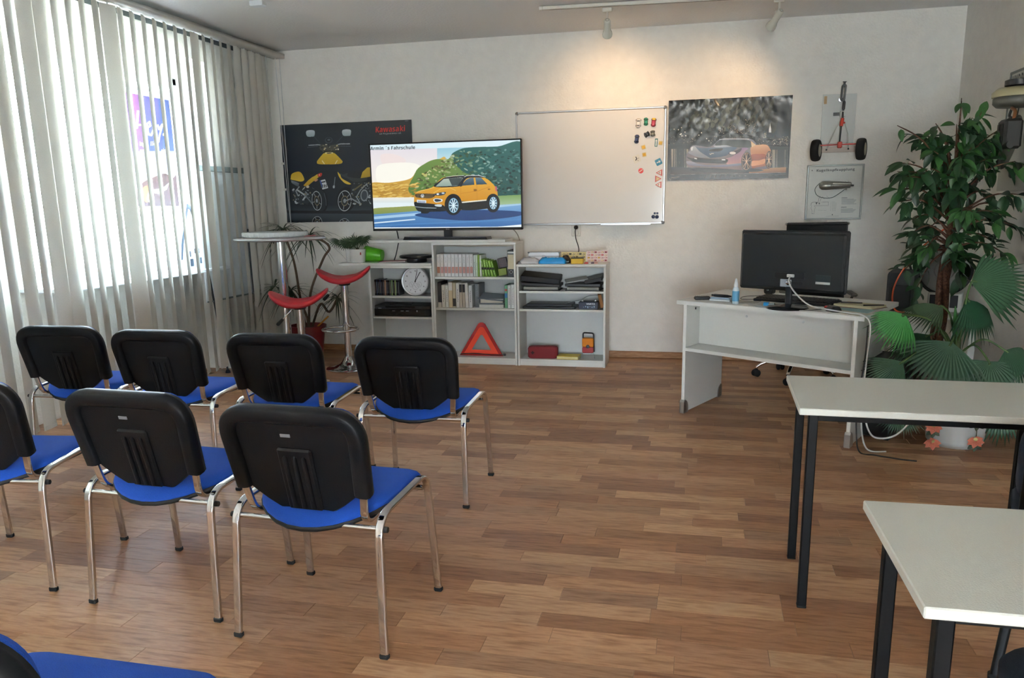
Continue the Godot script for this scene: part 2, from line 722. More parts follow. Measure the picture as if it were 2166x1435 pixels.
func materials() -> void:
	var plaster := noise_tex(0.06, 3, [], 512, 512, 6.0, 3)
	var mottle := noise_tex(0.012, 4, [[0.0, "f8f8f8"], [1.0, "ffffff"]], 512, 512, 0.0, 9)
	M.wall = tri_mat("efece4", 0.75, plaster, 1.3, 0.16, mottle)
	M.ceiling = tri_mat("efefec", 0.9, plaster, 1.1, 0.15)
	M.pvc = mt("e9edef", 0.35)
	M.laminate = tri_mat("e0e0da", 0.32, noise_tex(0.15, 2, [], 256, 256, 1.5, 5), 3.0, 0.12)
	M.tabletop = tri_mat("dcdcd2", 0.38, noise_tex(0.2, 2, [], 256, 256, 2.0, 6), 4.0, 0.2)
	M.chrome = mt("d6d7d8", 0.09, 1.0)
	M.steel = mt("b9babb", 0.28, 1.0)
	M.alu = mt("c3c6c8", 0.34, 0.9)
	M.black = mt("15171a", 0.42)
	M.black_matt = mt("131416", 0.6)
	M.rubber = mt("101112", 0.8)
	var grain := noise_tex(0.05, 2, [], 256, 256, 3.0, 12)
	M.shell = tri_mat("0d0f13", 0.45, grain, 9.0, 0.25)
	M.shell.metallic_specular = 0.32
	M.black_metal = tri_mat("0b0c0e", 0.5, grain, 8.0, 0.12)
	M.black_metal.metallic_specular = 0.3
	var weave := noise_tex(0.22, 2, [[0.0, "c9c9c9"], [1.0, "ffffff"]], 256, 256, 0.0, 21)
	var weave_n := noise_tex(0.25, 2, [], 256, 256, 5.0, 22)
	var fab := tri_mat("0a4fbe", 0.92, weave_n, 7.0, 0.5, weave)
	fab.rim_enabled = true
	fab.rim = 0.35
	fab.rim_tint = 0.8
	M.blue = fab
	var fabd := tri_mat("1b2433", 0.95, weave_n, 7.0, 0.5, weave)
	M.navy = fabd
	# oak strips: light grain over a tone that each strip carries itself
	var gr := StandardMaterial3D.new()
	gr.albedo_texture = noise_tex(0.014, 5, [[0.0, "b9a797"], [0.35, "e2d8ce"], [0.6, "f7f3ee"], [1.0, "d3c5b8"]], 1024, 1024, 0.0, 31)
	gr.vertex_color_use_as_albedo = true
	gr.roughness = 0.42
	gr.metallic_specular = 0.45
	gr.normal_enabled = true
	gr.normal_texture = noise_tex(0.05, 3, [], 512, 512, 2.5, 33)
	gr.normal_scale = 0.1
	M.strip = gr
	var sk := StandardMaterial3D.new()
	sk.albedo_color = Color("b58a5e")
	sk.albedo_texture = noise_tex(0.02, 4, [[0.0, "c9b39c"], [1.0, "ffffff"]], 512, 256, 0.0, 35)
	sk.uv1_scale = Vector3(0.9, 9, 1)
	sk.roughness = 0.5
	M.skirting = sk
	# vertical blind cloth: lets part of the daylight through
	var sl := StandardMaterial3D.new()
	sl.albedo_color = Color("e6e4dc")
	sl.albedo_texture = noise_tex(0.09, 3, [[0.0, "eeeeea"], [1.0, "ffffff"]], 256, 256, 0.0, 41)
	sl.uv1_scale = Vector3(1, 14, 1)
	sl.roughness = 0.9
	sl.backlight_enabled = true
	sl.backlight = Color(0.22, 0.225, 0.215)
	sl.cull_mode = BaseMaterial3D.CULL_DISABLED
	M.slat = sl
	var gl := StandardMaterial3D.new()
	gl.transparency = BaseMaterial3D.TRANSPARENCY_ALPHA
	gl.albedo_color = Color(0.9, 0.95, 0.95, 0.06)
	gl.roughness = 0.03
	M.pane = gl


# ------------------------------------------------------------------ room shell
func slab(lo: Vector3, hi: Vector3, bev := 0.0) -> MB:
	return mb().box((lo + hi) * 0.5, hi - lo, bev)


func room() -> void:
	struct("ceiling", slab(Vector3(-0.4, 2.795, -0.2), Vector3(6.1, 3.0, 12.7)), M.ceiling)
	struct("wall_back", slab(Vector3(-0.4, -0.2, -0.2), Vector3(6.1, 2.795, 0.0)), M.wall)
	struct("wall_right", slab(Vector3(5.906, -0.2, 0.0), Vector3(6.1, 2.795, 12.7)), M.wall)
	# the wall behind the viewer has a wide street window, whose daylight glints on the crumpled poster
	var wf := mb()
	for s in [[-0.4, 3.2, -0.2, 2.795], [5.7, 5.906, -0.2, 2.795], [3.2, 5.7, -0.2, 0.2], [3.2, 5.7, 1.8, 2.795]]:
		wf.box(Vector3((s[0] + s[1]) / 2, (s[2] + s[3]) / 2, 12.6), Vector3(s[1] - s[0], s[3] - s[2], 0.2), 0.0)
	struct("wall_front", wf, M.wall)
	var wn := Node3D.new()
	wn.name = "window_3"
	add_child(wn, true)
	wn.set_meta("kind", "structure")
	var fr := mb()
	for x in [3.23, 4.45, 5.67]:
		fr.box(Vector3(x, 1.0, 12.6), Vector3(0.06, 1.6, 0.07), 0.006)
	for y in [0.23, 1.77]:
		fr.box(Vector3(4.45, y, 12.6), Vector3(2.5, 0.06, 0.07), 0.006)
	part(wn, "frame", fr, M.pvc)
	for x in [3.84, 5.06]:
		var pn := mb()
		pn.quad(Vector3(x - 0.57, 0.26, 12.6), Vector3(x + 0.57, 0.26, 12.6), Vector3(x + 0.57, 1.74, 12.6), Vector3(x - 0.57, 1.74, 12.6), Vector3.FORWARD)
		part(wn, "pane", pn, M.pane)
	# left wall: piers and lintel at the room side, thinner wall with the window holes behind the niches
	var b := mb()
	for s in [[-0.4, 0.0, -0.2, 2.795, 0.0, 0.98], [-0.4, 0.0, -0.2, 2.795, 3.62, 4.3], [-0.4, 0.0, -0.2, 2.795, 8.7, 12.7], [-0.4, 0.0, 2.55, 2.795, 0.98, 3.62], [-0.4, 0.0, 2.55, 2.795, 4.3, 8.7],
			[-0.4, -0.25, -0.2, 0.9, 0.98, 3.62], [-0.4, -0.25, 2.43, 2.55, 0.98, 3.62], [-0.4, -0.25, 0.9, 2.43, 2.83, 3.62], [-0.4, -0.25, 0.9, 2.43, 0.98, 1.03],
			[-0.4, -0.25, -0.2, 0.9, 4.3, 8.7], [-0.4, -0.25, 2.43, 2.55, 4.3, 8.7], [-0.4, -0.25, 0.9, 2.43, 4.3, 4.8], [-0.4, -0.25, 0.9, 2.43, 6.8, 8.7]]:
		var lo := Vector3(s[0], s[2], s[4])
		var hi := Vector3(s[1], s[3], s[5])
		b.box((lo + hi) * 0.5, hi - lo, 0.0)
	struct("wall_left", b, M.wall)
	var pav := mb()
	pav.box(Vector3(0, -0.4, 4), Vector3(90, 0.1, 90), 0.0)
	struct("pavement", pav, mt("c9c7c0", 0.9))
	# dark strips colour in the shade between headrail and shutter box, lower one lighter
	struct("gap_shade_1", slab(Vector3(0.001, 2.715, 0.5), Vector3(0.012, 2.762, 7.3)), mt("4c5353", 0.7))
	struct("gap_shade_2", slab(Vector3(0.001, 2.762, 0.5), Vector3(0.02, 2.794, 7.3)), mt("3c4242", 0.7))
	# wooden skirting along the back and right walls, pale one under the blinds
	var sk := mb()
	sk.box(Vector3(2.953, 0.031, 0.009), Vector3(5.906, 0.058, 0.018), 0.004)
	struct("baseboard_back", sk, M.skirting)
	var sr := mb()
	sr.box(Vector3(5.897, 0.031, 6.26), Vector3(0.018, 0.058, 12.48), 0.004)
	struct("baseboard_right", sr, M.skirting)
	var ls := mb()
	ls.box(Vector3(0.008, 0.06, 0.5), Vector3(0.016, 0.12, 0.96), 0.003)
	struct("baseboard_left", ls, mt("8b9390", 0.6))


func floor_planks() -> void:
	var fl := struct("floor", slab(Vector3(-0.4, -0.2, -0.2), Vector3(6.1, -0.008, 12.7)), mt("6b5238", 0.8))
	var rows := []
	var wide := 0.095
	var tones := ["c59a76", "b58865", "ab7f5e", "d0a883", "a2775a", "bb906f", "cba07c", "b08a6c"]
	var r := 0
	while r * wide < 12.5:
		var x := -rng.randf() * 0.5 - 0.02
		while x < 5.906:
			var l: float = [0.34, 0.42, 0.47, 0.52, 0.6][rng.randi() % 5]
			var x0 := maxf(x, -0.25)
			var x1 := minf(x + l, 5.906)
			if x1 - x0 > 0.03:
				var z0 := r * wide
				var z1 := minf(z0 + wide, 12.5)
				var k := Color(tones[rng.randi() % tones.size()]).srgb_to_linear()
				k = k * rng.randf_range(0.9, 1.1)
				rows.append([x0, x1, z0, z1, Color(k.r, k.g, k.b), Vector2(rng.randf(), rng.randf())])
			x += l
		r += 1
	var order := []
	for i in rows.size():
		var p := Vector3((rows[i][0] + rows[i][1]) * 0.5, 0, (rows[i][2] + rows[i][3]) * 0.5)
		var q := seen(p)
		var inside := q.z > 0.3 and absf(q.x) < 0.66 and q.y > -0.45
		order.append([q.z if inside else 100.0 + q.z, i])
	order.sort()
	var rest := mb()
	for k in order.size():
		var a: Array = rows[order[k][1]]
		var b := rest if k >= 300 else mb()
		b.tint(a[4])
		b.uvs = 1.0
		var g := 0.0004
		var ctr := Vector3((a[0] + a[1]) * 0.5, -0.004, (a[2] + a[3]) * 0.5)
		var sz := Vector3(a[1] - a[0] - g * 2, 0.008, a[3] - a[2] - g * 2)
		plank(b, ctr, sz, a[5])
		if k < 300:
			part(fl, "plank", b, M.strip)
	var o := part(fl, "plank_field", rest, M.strip)
	o.set_meta("kind", "stuff")


# a strip with a small chamfer; its grain runs along x
func plank(b: MB, ctr: Vector3, s: Vector3, uo: Vector2) -> void:
	var h := s * 0.5
	var e := 0.0006
	var y := ctr.y + h.y
	var P := func(x: float, z: float, yy: float) -> Vector3: return Vector3(ctr.x + x, yy, ctr.z + z)
	var U := func(x: float, z: float) -> Vector2: return Vector2(x * 0.35, z * 2.6) + uo
	var i := [[-h.x + e, -h.z + e], [h.x - e, -h.z + e], [h.x - e, h.z - e], [-h.x + e, h.z - e]]
	var o := [[-h.x, -h.z], [h.x, -h.z], [h.x, h.z], [-h.x, h.z]]
	b.quad(P.call(i[0][0], i[0][1], y), P.call(i[1][0], i[1][1], y), P.call(i[2][0], i[2][1], y), P.call(i[3][0], i[3][1], y), Vector3.UP, U.call(i[0][0], i[0][1]), U.call(i[1][0], i[1][1]), U.call(i[2][0], i[2][1]), U.call(i[3][0], i[3][1]))
	for k in 4:
		var w := (k + 1) % 4
		var nn: Vector3 = [Vector3(0, 0.7, -0.7), Vector3(0.7, 0.7, 0), Vector3(0, 0.7, 0.7), Vector3(-0.7, 0.7, 0)][k]
		b.quad(P.call(i[k][0], i[k][1], y), P.call(i[w][0], i[w][1], y), P.call(o[w][0], o[w][1], y - e), P.call(o[k][0], o[k][1], y - e), nn, uo, uo, uo, uo)
		var side := Vector3(nn.x, 0, nn.z).normalized()
		b.quad(P.call(o[k][0], o[k][1], y - e), P.call(o[w][0], o[w][1], y - e), P.call(o[w][0], o[w][1], y - s.y), P.call(o[k][0], o[k][1], y - s.y), side, uo, uo, uo, uo)


# ------------------------------------------------------------------ windows, blinds and what stands behind them
func window_unit(called: String, z0: float, z1: float, mull: float, y0: float) -> void:
	var w := Node3D.new()
	w.name = called
	add_child(w, true)
	w.set_meta("kind", "structure")
	var y1 := 2.43
	var fx := -0.29
	var f := mb()
	f.box(Vector3(fx, y1 - 0.03, (z0 + z1) / 2), Vector3(0.07, 0.06, z1 - z0), 0.006)
	f.box(Vector3(fx, y0 + 0.035, (z0 + z1) / 2), Vector3(0.07, 0.07, z1 - z0), 0.006)
	for z in [z0 + 0.025, z1 - 0.025]:
		f.box(Vector3(fx, (y0 + y1) / 2, z), Vector3(0.07, y1 - y0, 0.05), 0.006)
	f.box(Vector3(fx, (y0 + y1) / 2, mull), Vector3(0.08, y1 - y0, 0.09), 0.006)
	part(w, "frame", f, M.pvc)
	for s in [[z0 + 0.05, mull - 0.045], [mull + 0.045, z1 - 0.05]]:
		var g := mb()
		g.quad(Vector3(fx, y0 + 0.06, s[0]), Vector3(fx, y0 + 0.06, s[1]), Vector3(fx, y1 - 0.05, s[1]), Vector3(fx, y1 - 0.05, s[0]), Vector3(1, 0, 0))
		part(w, "pane", g, M.pane)
		var c := mb()
		for e in [[y0 + 0.085, 0.03], [y1 - 0.075, 0.03]]:
			c.box(Vector3(fx + 0.03, e[0], (s[0] + s[1]) / 2), Vector3(0.03, e[1], s[1] - s[0]), 0.004)
		for z in [s[0] + 0.015, s[1] - 0.015]:
			c.box(Vector3(fx + 0.03, (y0 + y1) / 2, z), Vector3(0.03, y1 - y0 - 0.13, 0.03), 0.004)
		part(w, "sash", c, M.pvc)
	var hd := mb()
	hd.box(Vector3(fx + 0.055, 1.55, mull - 0.02), Vector3(0.02, 0.07, 0.025), 0.004)
	hd.tube([Vector3(fx + 0.07, 1.56, mull - 0.02), Vector3(fx + 0.085, 1.56, mull - 0.02), Vector3(fx + 0.085, 1.44, mull - 0.02)], 0.009, 8)
	part(w, "handle", hd, mt("cfd3d4", 0.3, 0.6))
	var si := mb()
	si.box(Vector3(-0.1, y0 - 0.012, (z0 + z1) / 2), Vector3(0.32, 0.03, z1 - z0 + 0.1), 0.006)
	part(w, "sill", si, M.pvc)


func windows_and_blinds() -> void:
	window_unit("window_1", 1.03, 2.83, 2.08, 0.9)
	window_unit("window_2", 4.8, 6.8, 5.8, 0.9)
	# one long vertical blind along the whole wall
	var vb := thing("vertical_blind", "long off-white vertical blind hanging in front of the windows", "blind", Vector3(0.12, 0, 0.12))
	var hr := mb()
	var sec := PackedVector2Array([Vector2(-0.035, -0.019), Vector2(0.035, -0.019), Vector2(0.08, -0.019), Vector2(0.085, 0.019), Vector2(-0.035, 0.019)])
	hr.sweep([Vector3(0, 2.742, -0.1), Vector3(0, 2.742, 6.95)], sec, Vector3.RIGHT)
	part(vb, "headrail", hr, mt("c9c5bd", 0.5))
	var special := {0: 55.0, 1: 84.0, 2: 84.0, 3: 84.0, 4: 84.0, 5: 72.0, 9: 85.0, 17: 104.0, 22: 84.0, 23: 91.0, 24: 66.0, 25: 80.0}
	var top := 2.715
	for i in 58:
		var z := 0.22 + 0.118 * i - 0.12
		var deg: float = special.get(i, 67.5 + rng.randf_range(-1.5, 1.5))
		var a := deg_to_rad(deg)
		var dir := Vector3(cos(a), 0, sin(a))
		var nrm := Vector3(sin(a), 0, -cos(a))
		var sway := rng.randf_range(-0.004, 0.004)
		var s := mb()
		s.grid(4, 3, func(u: float, w: float) -> Vector3:
			var k := (u - 0.5) * 2.0
			return Vector3(0, lerpf(top, 0.075, w), z) + dir * 0.0635 * k + nrm * (0.006 * (1.0 - k * k) + sway * w), nrm)
		var o := part(vb, "slat", s, M.slat)
		var h := mb()
		h.box(Vector3(0, top + 0.004, z), Vector3(0.012, 0.02, 0.004), 0.001, Basis(Vector3.UP, -a))
		h.box(Vector3(0, top - 0.006, z), Vector3(0.05, 0.008, 0.003), 0.001, Basis(Vector3.UP, -a))
		part(o, "hanger", h, M.pvc)
		var wt := mb()
		wt.box(Vector3(0, 0.088, z) + nrm * (0.004 + sway), Vector3(0.118, 0.025, 0.003), 0.001, Basis(Vector3.UP, -a))
		part(o, "bottom_weight", wt, mt("dcdad2", 0.6))
	# beaded control chain near the corner
	var ch := mb()
	ch.tube(spline([Vector3(0.05, 2.72, 0.02), Vector3(0.06, 2.0, 0.015), Vector3(0.07, 1.3, 0.0), Vector3(0.06, 1.26, -0.03), Vector3(0.05, 1.3, -0.05), Vector3(0.05, 2.72, -0.06)], 8), 0.0025, 6)
	part(vb, "control_chain", ch, mt("c9ccca", 0.4))
	# flipchart between blind and wall
	var fc := thing("flipchart", "grey-white flipchart on thin legs standing behind the blind slats", "flipchart", Vector3(0.03, 0, 0.92))
	var bd := mb()
	bd.box(Vector3(-0.008, 1.16, 0), Vector3(0.016, 1.08, 0.78), 0.004)
	part(fc, "board", bd, mt("eef3f4", 0.4))
	var cl := mb()
	cl.box(Vector3(0.006, 1.705, 0), Vector3(0.018, 0.045, 0.78), 0.003)
	part(fc, "clamp_bar", cl, mt("8d9896", 0.4, 0.3))
	var ty := mb()
	ty.box(Vector3(0.008, 0.628, 0), Vector3(0.022, 0.012, 0.78), 0.002)
	part(fc, "pen_tray", ty, mt("9aa5a5", 0.4, 0.3))
	for s in [0.36, -0.30]:
		var lg := mb()
		var foot := Vector3(0.03, 0.02, 0.24 if s > 0 else -0.34)
		lg.tube([Vector3(0.006, 1.2, s), Vector3(0.01, 0.9, s), foot], 0.009, 8)
		part(fc, "leg", lg, mt("3c4144", 0.4, 0.4))
		var ft := mb(T(foot - Vector3(0, 0.02, 0)))
		ft.lathe([Vector2(0, 0), Vector2(0.022, 0), Vector2(0.02, 0.012), Vector2(0.011, 0.03), Vector2(0, 0.032)], 14)
		part(fc, "rubber_foot", ft, M.rubber)
	# poster hung inside the right-hand pane and a triangular display sign on the sill
	var p := Painter.new(380, 540, Color("3d2f78"))
	p.q = [Vector2(262, 193), Vector2(362, 212), Vector2(383, 437), Vector2(296, 437)]
	p.poly([262, 190, 300, 190, 315, 330, 275, 330], Color("6a3a92"), Color("5b4aa0"))
	p.poly([300, 190, 335, 190, 350, 330, 313, 330], Color("48408e"), Color("3c4a90"))
	p.poly([334, 190, 372, 190, 385, 330, 348, 330], Color("2e3f74"), Color("44588c"))
	p.poly([270, 318, 380, 318, 386, 372, 280, 372], Color("7f7cc0"), Color("dfe6f3"))
	p.poly([278, 368, 386, 368, 390, 440, 285, 440], Color("cfd9ea"))
	p.blob([300, 392, 330, 372, 352, 366, 368, 376, 384, 366, 388, 440, 300, 440], Color("4a3434"), Color("3a3038"))
	p.blob([306, 398, 316, 392, 322, 410, 316, 428, 308, 420], Color("a8583c"))
	p.poly([328, 400, 346, 398, 360, 386, 356, 400, 340, 410, 330, 408], Color("c9d2d6"))
	p.line([318, 408, 316, 420, 320, 426], 3, Color("e8d8d0"))
	p.line([291, 232, 290, 252, 289, 268], 5, Color("ffffff"))
	p.line([288, 262, 298, 262], 4, Color("ffffff"))
	p.line([310, 270, 318, 264, 316, 256, 311, 260, 313, 282, 320, 284, 326, 268], 4, Color("ffffff"))
	p.line([334, 262, 337, 272, 344, 262], 4, Color("ffffff"))
	p.line([345, 262, 338, 285, 336, 298], 4, Color("ffffff"))
	p.ell(347, 283, 2, 3, Color("ffffff"))
	p.text("ing", 296, 297, 306, 309, Color("ffffff"), true)
	p.text("lic", 319, 297, 330, 306, Color("ffffff"), true)
	p.text("um", 297, 314, 307, 321, Color("ffffff"), true)
	p.text("ein", 342, 312, 352, 321, Color("ffffff"), true)
	var ps := thing("window_poster", "purple poster with white handwriting hung at the window pane behind the slats", "poster", Vector3(-0.245, 1.408, 1.42))
	var sh := mb()
	sh.grid(4, 6, func(u: float, w: float) -> Vector3: return Vector3(0.004 * sin(w * 5.0), lerpf(0.84, 0.0, w), lerpf(0.265, -0.26, u)), Vector3.RIGHT)
	var pm := printed(p, 0.5)
	pm.cull_mode = BaseMaterial3D.CULL_DISABLED
	part(ps, "sheet", sh, pm)
	var rail := mb()
	rail.box(Vector3(0.002, 0.845, 0), Vector3(0.01, 0.012, 0.54), 0.003)
	part(ps, "hanging_rail", rail, M.pvc)
	var tri := thing("display_sign", "white triangular sign with dark edge standing on the window sill", "sign", Vector3(-0.06, 0.905, 1.31))
	var body := mb(T(Vector3(0, 0, 0), PI * 0.5))
	body.prism(PackedVector2Array([Vector2(-0.17, 0), Vector2(0.17, 0), Vector2(0.03, 0.5), Vector2(-0.02, 0.52), Vector2(-0.15, 0.2)]), -0.008, 0.0, 0.001)
	part(tri, "panel", body, mt("e4ecef", 0.5))
	var ed := mb(T(Vector3(0.002, 0, 0), PI * 0.5))
	ed.prism(PackedVector2Array([Vector2(-0.17, 0.08), Vector2(-0.15, 0.2), Vector2(-0.02, 0.52), Vector2(0.03, 0.5), Vector2(0.08, 0.33), Vector2(0.06, 0.33), Vector2(0.015, 0.47), Vector2(-0.015, 0.48), Vector2(-0.12, 0.2), Vector2(-0.15, 0.08)]), 0.0, 0.004)
	for r in [[-0.06, 0.12, 0.05, 0.045], [0.05, 0.14, 0.06, 0.04], [-0.03, 0.05, 0.04, 0.06], [0.1, 0.06, 0.03, 0.05]]:
		ed.prism(rrect(r[2], r[3], 0.006, 2, Vector2(r[0], r[1])), 0.0, 0.004)
	part(tri, "dark_print", ed, mt("2b3a4c", 0.5))


# ------------------------------------------------------------------ ceiling track with spots
func spot_head(called: String, label: String, at: Vector3, aim: Vector3, energy: float) -> void:
	var s := thing(called, label, "spotlight", at)
	var b := mb()
	b.box(Vector3(0, -0.022, 0), Vector3(0.075, 0.03, 0.035), 0.006)
	b.tube([Vector3(0, -0.03, 0), Vector3(0, -0.095, 0)], 0.008, 10)
	b.box(Vector3(-0.012, -0.1, 0), Vector3(0.03, 0.02, 0.016), 0.004)
	part(s, "adapter", b, mt("d8d5c8", 0.4))
	var piv := Vector3(0, -0.112, 0.0)
	var dir := (aim - (at + piv)).normalized()
	var side := dir.cross(Vector3.UP).normalized()
	var bs := Basis(side, -dir, side.cross(-dir))
	var hd := mb(Transform3D(bs, piv))
	hd.lathe([Vector2(0.0, 0.03), Vector2(0.012, 0.031), Vector2(0.02, 0.027), Vector2(0.024, 0.016), Vector2(0.024, -0.05), Vector2(0.027, -0.07), Vector2(0.034, -0.09), Vector2(0.037, -0.108), Vector2(0.035, -0.122), Vector2(0.032, -0.122), Vector2(0.033, -0.108), Vector2(0.026, -0.08), Vector2(0.0, -0.07)].map(func(p: Vector2) -> Vector2: return p), 24)
	part(s, "head", hd, mt("d9d8cb", 0.18))
	var bk := mb(Transform3D(bs, piv))
	bk.ring(Vector3(0, 0.03, 0), Vector3.UP, 0.011, 0.003, 18, 6)
	part(s, "back_ring", bk, mt("a9a89c", 0.3))
	var bl := mb(Transform3D(bs, piv))
	bl.lathe([Vector2(0.0, -0.112), Vector2(0.018, -0.110), Vector2(0.027, -0.1), Vector2(0.024, -0.085), Vector2(0.0, -0.082)], 18)
	var em := StandardMaterial3D.new()
	em.albedo_color = Color("fff1d8")
	em.emission_enabled = true
	em.emission = Color("ffdca8")
	em.emission_energy_multiplier = 6.0
	part(s, "bulb", bl, em)
	var l := SpotLight3D.new()
	l.name = "spot"
	l.position = piv + dir * 0.128
	l.basis = Basis.looking_at(dir, Vector3.UP)
	l.spot_angle = 52.0
	l.spot_angle_attenuation = 1.0
	l.spot_range = 12.0
	l.spot_attenuation = 2.0
	l.light_color = Color("ffd2a0")
	l.light_energy = energy
	l.light_size = 0.03
	l.shadow_enabled = true
	s.add_child(l)


func track_lights() -> void:
	var t := thing("light_track", "cream ceiling track carrying two spotlights", "track", Vector3(2.80, 2.79, 0.96))
	var d := Vector3(2.85, 0, -0.2)
	var yaw := atan2(0.2, 2.85)
	var r := mb(T(d * 0.5 + Vector3(0, -0.012, 0), yaw))
	r.box(Vector3.ZERO, Vector3(d.length(), 0.024, 0.036), 0.003)
	part(t, "rail", r, mt("dbd8cc", 0.45))
	var e := mb(T(Vector3(-0.012, -0.013, 0), yaw))
	e.box(Vector3.ZERO, Vector3(0.03, 0.028, 0.038), 0.006)
	part(t, "end_cap", e, mt("e3e1d6", 0.4))
	var sl := mb(T(d * 0.5 + Vector3(0.02, -0.0245, 0), yaw))
	sl.box(Vector3.ZERO, Vector3(d.length() - 0.06, 0.002, 0.012), 0.0)
	part(t, "groove", sl, mt("8f8c80", 0.6))
	spot_head("spotlight", "cream spotlight hanging above the whiteboard, aimed at the wall", Vector3(3.272, 2.765, 0.93), Vector3(3.18, 2.05, 0.0), 0.34)
	spot_head("spotlight", "cream spotlight above the car poster, tilted to the lower left", Vector3(4.469, 2.765, 0.85), Vector3(3.95, 1.9, 0.0), 0.3)
	var sd := thing("smoke_detector", "small white box on the ceiling near the window corner", "detector", Vector3(0.92, 2.795, 1.70))
	var b := mb()
	b.box(Vector3(0, -0.018, 0), Vector3(0.1, 0.036, 0.07), 0.006)
	part(sd, "housing", b, M.pvc)


# ------------------------------------------------------------------ shelf units
func cabinet(label: String, x0: float, x1: float, ytop: float, shelves: Array, left_side := true) -> void:
	var c := thing("shelf_unit", label, "bookcase", Vector3((x0 + x1) / 2, 0, 0.35))
	var w := x1 - x0
	var h := w / 2
	for s in [-1, 1]:
		var b := mb()
		b.box(Vector3(s * (h - 0.009), (ytop - 0.022) / 2, 0), Vector3(0.018, ytop - 0.022, 0.3), 0.0015)
		part(c, "side_panel", b, M.laminate)
	var t := mb()
	t.box(Vector3(0, ytop - 0.011, 0.002), Vector3(w + 0.006, 0.022, 0.306), 0.004)
	part(c, "top_panel", t, M.laminate)
	for y in shelves:
		var b := mb()
		b.box(Vector3(0, y, -0.004), Vector3(w - 0.037, 0.018, 0.288), 0.0015)
		part(c, "shelf", b, M.laminate)
	var bk := mb()
	bk.box(Vector3(0, (ytop - 0.06) / 2 + 0.02, -0.147), Vector3(w - 0.02, ytop - 0.08, 0.005), 0.0)
	part(c, "back_panel", bk, mt("cfd3d2", 0.5))
	var pl := mb()
	pl.box(Vector3(0, 0.021, 0.13), Vector3(w - 0.037, 0.04, 0.016), 0.001)
	part(c, "plinth", pl, M.laminate)


func cabinets() -> void:
	cabinet("low white shelf unit at the left, with the round clock in it", 1.12, 1.712, 0.864, [0.587, 0.401, 0.05])
	cabinet("tall white shelf unit in the middle, holding binders and the warning triangle", 1.716, 2.462, 1.062, [0.757, 0.486, 0.05])
	cabinet("low white shelf unit at the right, with wipes and signs on its top", 2.468, 3.226, 0.876, [0.64, 0.484, 0.05])
	var b := mb()
	b.box(Vector3(1.275, 0.8755, 0.352), Vector3(0.87, 0.023, 0.31), 0.002)
	solo("shelf_board", b, M.laminate, "lower loose white board lying on the left shelf unit under the plant pots", "board")
	var h := mb()
	h.box(Vector3(1.755, 1.0735, 0.35), Vector3(1.23, 0.022, 0.31), 0.002)
	solo("shelf_board", h, M.laminate, "upper loose white board under the television stand", "board")


func upright(called: String, label: String, cat: String, x: float, y: float, z: float, w: float, h: float, d: float, body: Material, group := "", lean := 0.0) -> Node3D:
	var o := thing(called, label, cat, Vector3(x, y, z), 0.0, group)
	o.rotation.z = lean
	var b := mb()
	b.box(Vector3(0, h / 2, -d / 2), Vector3(w, h, d), 0.0025)
	part(o, "cover", b, body)
	return o


func band(o: Node3D, called: String, y0: float, y1: float, w: float, mat: Material, z := 0.0006) -> void:
	var b := mb()
	b.box(Vector3(0, (y0 + y1) / 2, z), Vector3(w, y1 - y0, 0.001), 0.0)
	part(o, called, b, mat)


func words(parent: Node3D, s: String, at: Transform3D, width: float, height: float, mat: Material, bold := true) -> void:
	var tm := TextMesh.new()
	var f := SystemFont.new()
	f.font_names = PackedStringArray(["Droid Sans"])
	f.font_weight = 700 if bold else 400
	tm.font = f
	tm.font_size = 48
	tm.depth = 0.05
	tm.text = s
	var bb := tm.get_aabb()
	var o := MeshInstance3D.new()
	o.name = "lettering"
	o.mesh = tm
	var sc := Vector3(width / bb.size.x, height / bb.size.y, 0.0008 / maxf(bb.size.z, 0.001))
	o.transform = at * Transform3D(Basis().scaled(sc), -(bb.position + bb.size / 2) * sc)
	tm.material = mat
	parent.add_child(o, true)


func spine_marks(o: Node3D, y0: float, y1: float, w: float, hex: String) -> void:
	var b := mb()
	var y := y0
	while y < y1:
		var l := rng.randf_range(0.006, 0.02)
		b.box(Vector3(rng.randf_range(-0.1, 0.1) * w, y + l / 2, 0.0006), Vector3(w * 0.22, l, 0.001), 0.0)
		y += l + 0.004
	part(o, "spine_print", b, mt(hex, 0.6))


